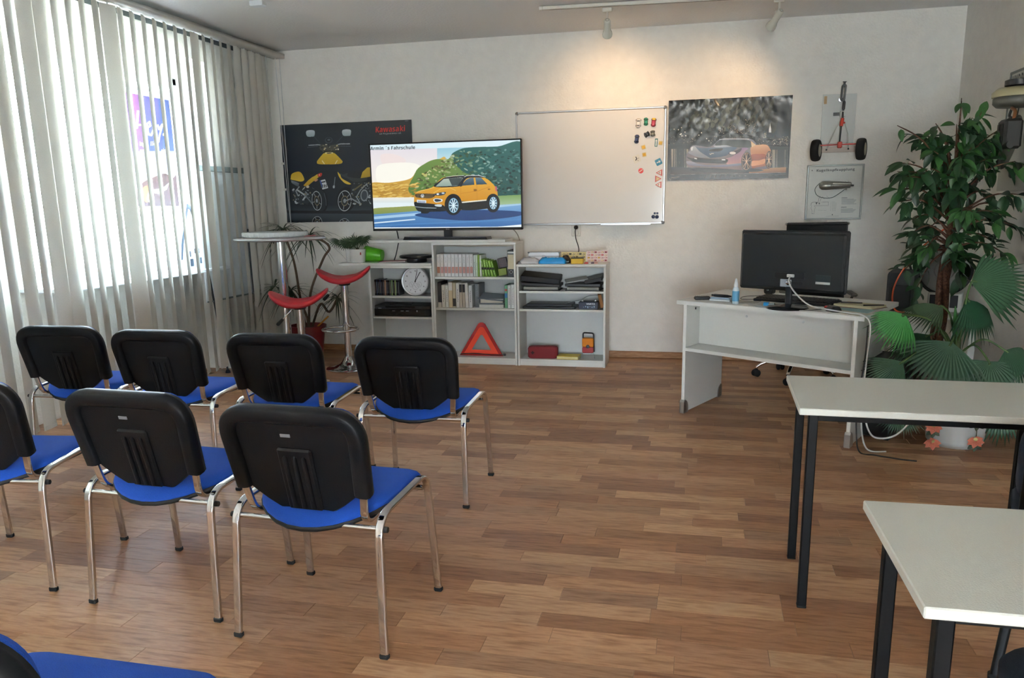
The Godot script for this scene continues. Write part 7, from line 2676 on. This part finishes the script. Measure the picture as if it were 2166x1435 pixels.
# ------------------------------------------------------------------ things in the right corner
func right_corner() -> void:
	var t := thing("side_table", "small white table in the corner behind the plants", "table", Vector3(5.6, 0, 0.85))
	var b := mb()
	b.box(Vector3(0, 0.548, 0), Vector3(0.55, 0.024, 0.46), 0.003)
	part(t, "tabletop", b, M.laminate)
	for sx in [-1, 1]:
		for sz in [-1, 1]:
			b = mb()
			b.box(Vector3(sx * 0.245, 0.268, sz * 0.2), Vector3(0.045, 0.536, 0.045), 0.003)
			part(t, "leg", b, M.laminate)
	var m := thing("clutch_model", "grey disc with a black ring on a pale stand, behind the tree trunk", "model", Vector3(5.72, 0.5605, 0.82), -0.35)
	b = mb()
	b.box(Vector3(0, 0.07, 0), Vector3(0.22, 0.14, 0.12), 0.006)
	part(m, "stand", b, mt("c2c0b8", 0.5))
	for s in [-0.07, 0.06]:
		b = mb()
		b.box(Vector3(s, 0.08, 0.061), Vector3(0.05, 0.09, 0.006), 0.002)
		part(m, "dark_opening", b, mt("101113", 0.5))
	b = mb(T(Vector3(-0.02, 0.3, 0.02), 0, PI / 2))
	b.lathe([Vector2(0, 0.0), Vector2(0.04, 0.03), Vector2(0.06, 0.03), Vector2(0.07, 0.01), Vector2(0.13, 0.012), Vector2(0.165, 0.0), Vector2(0.165, -0.02), Vector2(0, -0.02)], 40)
	part(m, "disc", b, mt("7d7d7a", 0.45, 0.5))
	b = mb()
	b.ring(Vector3(-0.02, 0.3, 0.02), Vector3.BACK, 0.172, 0.011, 44, 10)
	part(m, "black_ring", b, M.rubber)
	var g := thing("padded_case", "dark grey padded case standing on the corner table behind the desk's right end", "case", Vector3(5.43, 0.5605, 0.8), -0.3)
	b = mb()
	b.prism(rrect(0.2, 0.3, 0.045, 5, Vector2(0, 0.15)), -0.06, 0.06, 0.02, true)
	part(g, "body", b, mt("3f4042", 0.8))
	b = mb()
	b.prism(rrect(0.13, 0.17, 0.03, 4, Vector2(0, 0.11)), 0.06, 0.078, 0.008, true)
	part(g, "pocket", b, mt("2f3032", 0.8))
	b = mb()
	b.tube(bend([Vector3(-0.05, 0.295, 0), Vector3(-0.04, 0.335, 0), Vector3(0.04, 0.335, 0), Vector3(0.05, 0.295, 0)], 0.02), 0.008, 8)
	part(g, "handle", b, M.black_matt)
	b = mb()
	b.tube(spline([Vector3(5.72, 1.25, 1.25), Vector3(5.62, 1.18, 1.1), Vector3(5.5, 1.03, 0.96), Vector3(5.40, 0.88, 0.94), Vector3(5.345, 0.76, 0.95), Vector3(5.335, 0.66, 0.96), Vector3(5.36, 0.585, 0.97), Vector3(5.42, 0.57, 0.98)], 8), 0.006, 8)
	solo("orange_cable", b, mt("d8592a", 0.45), "orange cable hanging over the grey padded case", "cable")
	var s := thing("black_box", "low black box lying on the corner table's front", "box", Vector3(5.57, 0.5605, 1.0), 0.1)
	b = mb()
	b.box(Vector3(0, 0.03, 0), Vector3(0.2, 0.055, 0.1), 0.006)
	part(s, "body", b, M.black)
	b = mb()
	b.box(Vector3(0, 0.0605, 0), Vector3(0.16, 0.006, 0.07), 0.002)
	part(s, "lid", b, mt("1f2124", 0.3))


# ------------------------------------------------------------------ plants
func leaf_mat(hex: String, rough := 0.45, thru := 0.3) -> StandardMaterial3D:
	var key := "leaf" + hex
	if not M.has(key):
		var m := StandardMaterial3D.new()
		m.albedo_color = Color(hex)
		m.albedo_texture = M.leaf_tex
		m.roughness = rough
		m.cull_mode = BaseMaterial3D.CULL_DISABLED
		m.backlight_enabled = true
		m.backlight = Color(thru, thru, thru)
		M[key] = m
	return M[key]


# an ovate leaf along +y, folded a little at its midrib, tip bent by droop
func leaf_sheet(b: MB, l: float, w: float, fold: float, droop: float) -> void:
	b.grid(4, 7, func(u: float, v: float) -> Vector3:
		var k := (u - 0.5) * 2.0
		var wd := w * 0.5 * pow(sin(PI * clampf(pow(v, 0.8), 0.0, 1.0)), 0.85) + 0.0004
		return Vector3(k * wd, v * l, fold * absf(k) * wd - droop * v * v * l), Vector3.BACK)


func fan_leaf(p: Node3D, hub: Vector3, tip: Vector3, face: Vector3, spread: float, mat: Material, base: Vector3, droop := 0.35) -> void:
	var d := (tip - hub)
	var R := d.length()
	d /= R
	var n := (face - d * face.dot(d)).normalized()
	var s := d.cross(n).normalized()
	var b := mb(Transform3D(Basis(s, d, n), hub))
	var cnt := 22
	for i in cnt:
		var a0 := (float(i) / cnt - 0.5) * spread
		var a1 := (float(i + 1) / cnt - 0.5) * spread
		var am := (a0 + a1) * 0.5
		var rl := R * (1.0 + 0.1 * sin(i * 2.3))
		var P := func(a: float, r: float, up: float) -> Vector3: return Vector3(sin(a) * r, cos(a) * r, up - droop * r * r / R)
		var rs := [0.03, 0.3, 0.52, 0.7]
		for k in 3:
			var r0: float = rs[k] * R
			var r1: float = rs[k + 1] * R
			var u0: float = 0.012 * rs[k] * R * 4.0
			var u1: float = 0.012 * rs[k + 1] * R * 4.0
			for q in [[a0, am, 0.0, 1.0], [am, a1, 1.0, 0.0]]:
				var nn := Vector3(0.35 * (1.0 if q[2] > 0.5 else -1.0), 0.25, 1).normalized()
				b.quad(P.call(q[0], r0, u0 * q[2]), P.call(q[1], r0, u0 * q[3]), P.call(q[1], r1, u1 * q[3]), P.call(q[0], r1, u1 * q[2]), nn)
		var e: Vector3 = P.call(am, rl, -0.02 * R)
		var w0: float = 0.7 * R
		var top := 0.034 * R
		b.tri(P.call(a0, w0, 0.0), P.call(am, w0, top), e, Vector3(-0.3, 0.3, 1).normalized(), Vector3(0, 0.3, 1).normalized(), Vector3(0, 0.5, 1).normalized())
		b.tri(P.call(am, w0, top), P.call(a1, w0, 0.0), e, Vector3(0.3, 0.3, 1).normalized(), Vector3(0.3, 0.3, 1).normalized(), Vector3(0, 0.5, 1).normalized())
	var o := part(p, "fan_leaf", b, mat)
	var m := (base + hub) * 0.5 + Vector3(0, 0.08, 0)
	b = mb()
	b.tube(spline([base, m, hub, hub + d * R * 0.1], 7), 0.0055, 7)
	part(o, "leaf_stalk", b, leaf_mat("4d6a35", 0.5, 0.0))


func plants() -> void:
	M.leaf_tex = noise_tex(0.05, 3, [[0.0, "c4c4bc"], [1.0, "ffffff"]], 128, 128, 0.0, 81)
	ficus()
	fan_palm()
	dracaena()
	small_palms()


func ficus() -> void:
	var r := RandomNumberGenerator.new()
	r.seed = 21
	var base := Vector3(5.47, 0, 1.62)
	var t := thing("ficus_tree", "tall ficus tree with drooping dark green leaves in the right corner", "tree", base)
	var pot := thing("planter", "brown plant tub under the ficus tree", "pot", base)
	var b := mb()
	b.lathe([Vector2(0, 0), Vector2(0.13, 0), Vector2(0.17, 0.24), Vector2(0.182, 0.245), Vector2(0.182, 0.27), Vector2(0.168, 0.27), Vector2(0.16, 0.235), Vector2(0, 0.235)], 32)
	part(pot, "tub", b, mt("4a3a32", 0.6))
	b = mb()
	b.lathe([Vector2(0.16, 0.236), Vector2(0, 0.245)], 24)
	part(pot, "soil", b, mt("241a14", 0.95))
	var bark := tri_mat("6a4632", 0.8, noise_tex(0.08, 3, [], 128, 128, 6.0, 83), 6.0, 0.6, noise_tex(0.06, 3, [[0.0, "8a7668"], [1.0, "ffffff"]], 128, 128, 0.0, 84))
	for k in 3:
		var pts := []
		for i in 15:
			var f := i / 14.0
			var a := TAU * k / 3.0 + f * 4.5
			var sp := 0.032 * (1.0 - 0.45 * f)
			pts.append(Vector3(cos(a) * sp + f * 0.015, 0.24 + f * 0.82, sin(a) * sp))
		b = mb()
		b.tube(pts, 0.02, 9)
		part(t, "trunk", b, bark)
	# boughs ending in leaf sprays; heights and widths follow the crown's outline
	var ends := []
	for k in 54:
		var h := r.randf()
		var y := lerpf(0.98, 1.84, h)
		var wide := 0.40 * sqrt(maxf(0.05, 1.0 - pow((y - 1.36) / 0.5, 2.0)))
		var a := r.randf() * TAU
		var rad := wide * sqrt(r.randf_range(0.15, 1.0))
		ends.append(Vector3(cos(a) * rad * 0.95 + 0.01, y, sin(a) * rad * 0.85))
	for e in [Vector3(-0.36, 1.80, 0.12), Vector3(0.0, 1.93, 0.05), Vector3(0.1, 1.86, 0.1), Vector3(-0.2, 0.80, 0.18), Vector3(-0.25, 0.93, 0.1), Vector3(0.33, 1.2, 0.12), Vector3(0.36, 1.38, 0.1), Vector3(0.32, 1.02, 0.1), Vector3(-0.3, 1.5, 0.2), Vector3(-0.32, 1.35, 0.15), Vector3(0.05, 0.9, 0.2)]:
		ends.append(e)
	var top := Vector3(0.015, 1.05, 0)
	b = mb()
	var leaves := []
	for e in ends:
		var root := top.lerp(Vector3(0.015, 1.45, 0), clampf((e.y - 1.0) / 0.8, 0, 1))
		var mid: Vector3 = root.lerp(e, 0.55) + Vector3(0, 0.06, 0)
		b.tube(spline([root, mid, e], 5), [0.009, 0.0085, 0.008, 0.007, 0.006, 0.0055, 0.005, 0.0045, 0.004, 0.003, 0.002], 5)
		var few: bool = e.y > 1.9 or e.x < -0.34
		for i in (4 if few else 11):
			var f := r.randf_range(0.45, 1.05)
			var p: Vector3 = root.lerp(e, f) + Vector3(0, 0.06 * sin(PI * f), 0)
			var o := Vector3(e.x, 0, e.z).normalized()
			var dir := (o * r.randf_range(0.1, 1.0) + Vector3(r.randf_range(-0.8, 0.8), r.randf_range(-1.3, 0.25), r.randf_range(-0.8, 0.8))).normalized()
			leaves.append([p + dir * 0.015, dir, r.randf()])
	b.tube([Vector3(0.015, 1.02, 0), Vector3(0.02, 1.3, 0.01), Vector3(0.01, 1.62, 0.02), Vector3(0.0, 1.95, 0.04)], [0.02, 0.016, 0.009, 0.002], 8)
	part(t, "boughs", b, bark)
	var shapes := []
	for k in 4:
		b = mb()
		leaf_sheet(b, 0.095 + 0.012 * k, 0.042 + 0.004 * k, 0.3, 0.12 + 0.1 * k)
		shapes.append(b.mesh())
	var mats := [leaf_mat("2e5a2c"), leaf_mat("264a2a"), leaf_mat("3b6b34"), leaf_mat("22402a")]
	for l in leaves:
		var q: Vector3 = seen(base + l[0])
		l.append(q.z)
	leaves.sort_custom(func(x, y) -> bool: return x[3] < y[3])
	var rest := mb()
	for i in leaves.size():
		var l: Array = leaves[i]
		var d: Vector3 = l[1]
		var face := (Vector3(r.randf_range(-0.5, 0.5), 0.9, r.randf_range(0.0, 0.7))).normalized()
		var n := (face - d * face.dot(d)).normalized()
		var x := Transform3D(Basis(d.cross(n).normalized(), d, n).scaled_local(Vector3.ONE * r.randf_range(0.8, 1.1)), l[0])
		if i < 300:
			var o := MeshInstance3D.new()
			o.name = "leaf"
			o.mesh = shapes[i % 4]
			o.material_override = null
			o.set_surface_override_material(0, mats[(i * 7) % 4])
			o.transform = x
			t.add_child(o, true)
		else:
			rest.xf = x.orthonormalized()
			leaf_sheet(rest, 0.1, 0.045, 0.3, 0.2)
	var o2 := part(t, "inner_leaves", rest, mats[1])
	o2.set_meta("kind", "stuff")


func fan_palm() -> void:
	var pot := thing("flower_pot", "white relief plant pot on the floor behind the farther student table", "pot", Vector3(5.42, 0, 2.32))
	var b := mb()
	b.grid(72, 24, func(u: float, v: float) -> Vector3:
		var a := TAU * u
		var y := v * 0.31
		var rr := 0.138 + 0.026 * sqrt(v) + 0.0022 * sin(a * 14.0 + 22.0 * y) * sin(a * 14.0 - 22.0 * y)
		if v < 0.08:
			rr -= (0.08 - v) * 0.25
		return Vector3(cos(a) * rr, y, sin(a) * rr), Vector3.UP)
	part(pot, "body", b, mt("cfd2d1", 0.28))
	b = mb()
	b.lathe([Vector2(0.0, 0.002), Vector2(0.12, 0.002)], 24)
	b.lathe([Vector2(0.163, 0.31), Vector2(0.16, 0.316), Vector2(0.15, 0.314), Vector2(0.145, 0.27), Vector2(0, 0.27)], 36)
	part(pot, "rim", b, mt("d6d8d6", 0.3))
	var t := thing("fan_palm", "fan palm with large pleated leaves growing in the white pot", "palm", Vector3(5.42, 0, 2.32))
	var org := Vector3(5.42, 0, 2.32)
	b = mb()
	b.tube(spline([Vector3(0, 0.26, 0), Vector3(-0.03, 0.45, 0.01), Vector3(-0.03, 0.62, 0.01)], 6), [0.028, 0.027, 0.026, 0.025, 0.024, 0.023, 0.022, 0.02, 0.018, 0.016, 0.014, 0.012, 0.008], 9)
	part(t, "stem", b, leaf_mat("4f5a34", 0.6, 0.0))
	var dk := [leaf_mat("2c5a3c"), leaf_mat("34603f"), leaf_mat("4a6447"), leaf_mat("3f9a45", 0.4, 0.5)]
	var s0 := Vector3(-0.035, 0.5, 0.01)
	var L := [
		[Vector3(5.055, 0.765, 2.55), Vector3(4.93, 0.665, 2.62), Vector3(0.15, 0.75, 0.75), 2.5, 3, 0.75],
		[Vector3(5.288, 0.785, 2.35), Vector3(5.10, 0.80, 2.42), Vector3(0, 1, 0.35), 2.2, 2, 0.5],
		[Vector3(5.407, 0.918, 2.38), Vector3(5.68, 0.99, 2.44), Vector3(-0.1, 0.75, 0.8), 2.4, 1, 0.35],
		[Vector3(5.406, 0.825, 2.33), Vector3(5.55, 0.68, 2.45), Vector3(0.4, 0.6, 0.6), 2.2, 0, 0.5],
		[Vector3(5.313, 0.611, 2.48), Vector3(5.18, 0.40, 2.58), Vector3(-0.2, 0.5, 0.85), 2.6, 0, 0.5],
		[Vector3(5.512, 0.505, 2.45), Vector3(5.50, 0.33, 2.56), Vector3(0, 0.6, 0.8), 3.4, 0, 0.5],
		[Vector3(5.086, 0.491, 2.45), Vector3(4.926, 0.38, 2.52), Vector3(-0.1, 0.5, 0.8), 2.0, 0, 0.4],
		[Vector3(5.263, 0.611, 2.25), Vector3(5.04, 0.506, 2.3), Vector3(0, 0.9, 0.4), 2.2, 1, 0.5],
		[Vector3(5.60, 0.558, 2.4), Vector3(5.74, 0.44, 2.48), Vector3(0.1, 0.7, 0.7), 2.6, 0, 0.6],
		[Vector3(5.10, 0.23, 2.47), Vector3(5.09, 0.09, 2.53), Vector3(-0.1, 0.5, 0.9), 2.0, 0, 0.3],
		[Vector3(5.62, 0.24, 2.36), Vector3(5.70, 0.06, 2.44), Vector3(0.1, 0.5, 0.9), 2.4, 0, 0.3],
		[Vector3(5.17, 0.72, 2.2), Vector3(5.0, 0.68, 2.15), Vector3(0, 1, 0.3), 2.2, 0, 0.4]]
	for l in L:
		fan_leaf(t, l[0] - org, l[1] - org, l[2], l[3], dk[l[4]], s0 if l[0].y > 0.4 else Vector3(-0.03, 0.3, 0.03), l[5])
	# young folded shoots
	b = mb()
	for q in [[Vector3(-0.05, 0.6, 0.02), Vector3(-0.07, 0.79, 0.03)], [Vector3(0.05, 0.36, 0.06), Vector3(0.09, 0.5, 0.1)]]:
		b.tube([q[0], q[0].lerp(q[1], 0.6), q[1]], [0.008, 0.014, 0.003], 6)
	part(t, "young_shoot", b, leaf_mat("4f9a4a", 0.4, 0.3))
	garland("garland of pink silk flowers at the left side of the white pot", Vector3(5.265, 0, 2.455), [0.225, 0.135, 0.045], true)
	garland("garland of pink silk flowers at the right front of the white pot", Vector3(5.475, 0, 2.47), [0.19, 0.07], false)


func garland(label: String, at: Vector3, ys: Array, leaf_first: bool) -> void:
	var o := thing("flower_garland", label, "flowers", at)
	var b := mb()
	b.tube(spline([Vector3(0, 0.31, -0.03), Vector3(0.0, 0.2, 0.012), Vector3(0.005, 0.1, 0.012), Vector3(0.0, 0.025, 0.012)], 6), 0.0025, 6)
	part(o, "stem", b, leaf_mat("5c5a34", 0.6, 0.0))
	for i in ys.size():
		var y: float = ys[i]
		if not (leaf_first and i == 0):
			var f := mb()
			for k in 6:
				var a := TAU * k / 6.0 + 0.3 * i
				var d := Vector3(cos(a) * 0.8, sin(a) * 0.45 - 0.12, 0.55).normalized()
				var n := (Vector3(0, 0.5, 1) - d * d.dot(Vector3(0, 0.5, 1))).normalized()
				f.xf = Transform3D(Basis(d.cross(n).normalized(), d, n), Vector3(0, y, 0.016))
				leaf_sheet(f, 0.042, 0.034, 0.25, 0.5)
			var p := part(o, "blossom", f, leaf_mat("e8836a", 0.6, 0.4))
			f = mb()
			f.ball(Vector3(0, y + 0.008, 0.024), Vector3(0.012, 0.01, 0.01), 10)
			part(p, "blossom_heart", f, mt("d9cf8a", 0.6))
		for k in 3:
			var a: float = [-2.5, -0.7, -1.6][k]
			var d := Vector3(cos(a), sin(a), 0.35).normalized()
			var n := (Vector3(0, 0.2, 1) - d * d.dot(Vector3(0, 0.2, 1))).normalized()
			var q := mb(Transform3D(Basis(d.cross(n).normalized(), d, n), Vector3(0, maxf(y - 0.022, 0.05), 0.014)))
			leaf_sheet(q, 0.045, 0.026, 0.3, 0.2)
			part(o, "leaf", q, leaf_mat("36482e", 0.5, 0.1))


# a tuft of narrow arching leaves
func tuft(b: MB, at: Vector3, axis: Vector3, cnt: int, l0: float, l1: float, w: float, r: RandomNumberGenerator, hang: float) -> void:
	for k in cnt:
		var a := TAU * k / cnt * 2.618 + r.randf() * 0.4
		var up := r.randf_range(-0.35, 1.0)
		var s := axis.cross(Vector3.RIGHT if absf(axis.x) < 0.8 else Vector3.UP).normalized()
		var d := (s * cos(a) + axis.cross(s) * sin(a)).normalized()
		var st := (d + axis * up).normalized()
		var l := r.randf_range(l0, l1)
		var pts := []
		for i in 6:
			var f := i / 5.0
			pts.append(at + st * l * f + Vector3.DOWN * hang * l * f * f * (1.3 - 0.5 * up))
		var sec := PackedVector2Array([Vector2(-w, 0), Vector2(0, -w * 0.25), Vector2(w, 0), Vector2(0, w * 0.12)])
		b.sweep(pts, sec, st.cross(Vector3.UP).normalized() if absf(st.y) < 0.98 else Vector3.RIGHT, [0.6, 1.0, 0.95, 0.75, 0.45, 0.08], false)


func dracaena() -> void:
	var r := RandomNumberGenerator.new()
	r.seed = 33
	var base := Vector3(0.505, 0, 0.52)
	var pot := thing("plant_pot", "dark red plastic plant pot by the wall behind the stools", "pot", base)
	var b := mb()
	b.lathe([Vector2(0, 0), Vector2(0.115, 0), Vector2(0.15, 0.27), Vector2(0.164, 0.272), Vector2(0.168, 0.325), Vector2(0.158, 0.328), Vector2(0.148, 0.28), Vector2(0, 0.27)], 36)
	part(pot, "tub", b, mt("6d1f20", 0.4))
	b = mb()
	b.lathe([Vector2(0.147, 0.282), Vector2(0, 0.29)], 20)
	part(pot, "soil", b, mt("2a1f18", 0.95))
	b = mb(T(base + Vector3(0.125, 0.33, 0.03), 0.2, 0, -0.85))
	b.box(Vector3(0, 0.05, 0), Vector3(0.014, 0.15, 0.003), 0.001)
	solo("plant_label", b, mt("c98a2a", 0.5), "orange plant label stuck in the red pot", "label")
	var t := thing("dragon_tree", "dragon tree with thin crooked stems and arching narrow leaves by the blinds", "plant", base)
	var bark := mt("5d4a38", 0.8)
	var stems := [
		[Vector3(-0.02, 0.28, 0), Vector3(-0.07, 0.6, -0.02), Vector3(-0.12, 0.9, -0.05), Vector3(-0.22, 1.17, -0.08)],
		[Vector3(0.02, 0.28, 0.02), Vector3(0.05, 0.62, 0.0), Vector3(0.17, 0.92, -0.05), Vector3(0.24, 1.02, -0.05), Vector3(0.16, 1.09, -0.06), Vector3(0.03, 1.11, -0.08)],
		[Vector3(0.0, 0.28, -0.02), Vector3(-0.02, 0.45, 0.0), Vector3(-0.13, 0.64, 0.02)],
		[Vector3(0.03, 0.3, -0.02), Vector3(0.14, 0.52, 0.0), Vector3(0.22, 0.45, 0.0), Vector3(0.3, 0.57, -0.02)]]
	for s in stems:
		b = mb()
		b.tube(spline(s, 7), 0.011, 8)
		part(t, "stem", b, bark)
	var heads := [[Vector3(-0.22, 1.18, -0.08), 34, 0.22, 0.38, 1.0], [Vector3(0.03, 1.12, -0.08), 34, 0.22, 0.40, 0.95], [Vector3(-0.13, 0.65, 0.02), 30, 0.18, 0.32, 0.9], [Vector3(0.3, 0.58, -0.02), 24, 0.16, 0.28, 0.8], [Vector3(-0.3, 0.68, 0.0), 18, 0.16, 0.26, 0.9]]
	for h in heads:
		b = mb()
		tuft(b, h[0], Vector3(r.randf_range(-0.2, 0.2), 1, 0.1).normalized(), h[1], h[2], h[3], 0.0075, r, 0.62 * h[4])
		var o := part(t, "leaf_tuft", b, leaf_mat("3c5236", 0.45, 0.15))
		o.set_meta("kind", "stuff")


func small_palms() -> void:
	var r := RandomNumberGenerator.new()
	r.seed = 44
	for a in [[Vector3(0.985, 0.8875, 0.4), 0.073, 0.118, "small palm in the white ribbed pot on the lower loose board", "white ribbed pot nearer the green pot", 0.13], [Vector3(0.885, 0.8875, 0.33), 0.05, 0.12, "small palm in the slim white pot at the board's left end", "slim white pot at the lower board's left end", 0.13]]:
		var pot := thing("white_pot", a[4], "pot", a[0])
		var R: float = a[1]
		var H: float = a[2]
		var b := mb()
		b.lathe([Vector2(0, 0), Vector2(R * 0.8, 0), Vector2(R * 0.86, 0.006), Vector2(R, H), Vector2(R - 0.005, H + 0.001), Vector2(R * 0.82, H * 0.7), Vector2(0, H * 0.7)], 36)
		part(pot, "body", b, mt("d9d9d4", 0.3))
		if R > 0.06:
			b = mb()
			for k in 9:
				b.box(Vector3(-0.062 + 0.002 * k, 0.02 + 0.01 * k, 0.03), Vector3(0.012, 0.004, 0.012), 0.001, Basis(Vector3.BACK, 0.4))
			part(pot, "relief_pattern", b, mt("cfcfc9", 0.35))
			b = mb()
			b.box(Vector3(0.048, 0.08, 0.052), Vector3(0.011, 0.022, 0.002), 0.0, Basis(Vector3.UP, 0.75))
			part(pot, "red_sticker", b, mt("a8433a", 0.5))
		b = mb()
		b.lathe([Vector2(R * 0.85, H * 0.72), Vector2(0, H * 0.8)], 20)
		part(pot, "soil", b, mt("2a1f18", 0.95))
		var t := thing("small_palm", a[3], "palm", a[0])
		b = mb()
		var foot := Vector3(0, H * 0.75, 0)
		for k in 6:
			b.tube([foot, foot + Vector3(r.randf_range(-0.012, 0.012), 0.04, r.randf_range(-0.012, 0.012))], 0.006, 6)
		part(t, "stem", b, mt("4a3626", 0.8))
		var n := 6
		for k in n:
			var an := PI * (k + 0.5) / n
			var out := Vector3(cos(an), 0.0, r.randf_range(-0.3, 0.7))
			var hub: Vector3 = foot + out * r.randf_range(0.06, 0.1) + Vector3(0, r.randf_range(0.07, 0.12), 0)
			b = mb()
			b.tube(spline([foot + Vector3(0, 0.02, 0), foot.lerp(hub, 0.6) + Vector3(0, 0.02, 0), hub], 4), 0.0025, 5)
			var d := (out + Vector3(0, 0.3, 0.1)).normalized()
			var nn := (Vector3(0, 0.8, 0.7) - d * d.dot(Vector3(0, 0.8, 0.7))).normalized()
			var s := d.cross(nn).normalized()
			for q in 17:
				var ag := (q / 16.0 - 0.5) * 4.4
				var sd := (d * cos(ag) + s * sin(ag)).normalized()
				var l := 0.095 * (0.75 + 0.25 * cos(ag))
				var pts := [hub, hub + sd * l * 0.5, hub + sd * l + Vector3(0, -0.018, 0)]
				b.sweep(pts, PackedVector2Array([Vector2(-0.005, 0), Vector2(0, -0.001), Vector2(0.005, 0), Vector2(0, 0.001)]), sd.cross(nn), [0.5, 1.0, 0.1], false)
			var o := part(t, "palm_leaf", b, leaf_mat("35502f", 0.5, 0.15))
			o.name = "palm_leaf"
	var g := thing("green_pot", "translucent bright green plastic pot tipped on its side", "pot", Vector3(1.03, 0.945, 0.3))
	var b := mb(T(Vector3(0.0, 0.012, 0), 0.0, 0, -PI / 2 - 0.12))
	b.lathe([Vector2(0.0, 0.15), Vector2(0.05, 0.148), Vector2(0.053, 0.142), Vector2(0.071, 0.0), Vector2(0.074, 0.0), Vector2(0.074, -0.012), Vector2(0.07, -0.012), Vector2(0.05, 0.135), Vector2(0, 0.137)], 36)
	var gm := StandardMaterial3D.new()
	gm.albedo_color = Color("58b51c")
	gm.roughness = 0.3
	gm.backlight_enabled = true
	gm.backlight = Color(0.5, 0.5, 0.5)
	part(g, "body", b, gm)
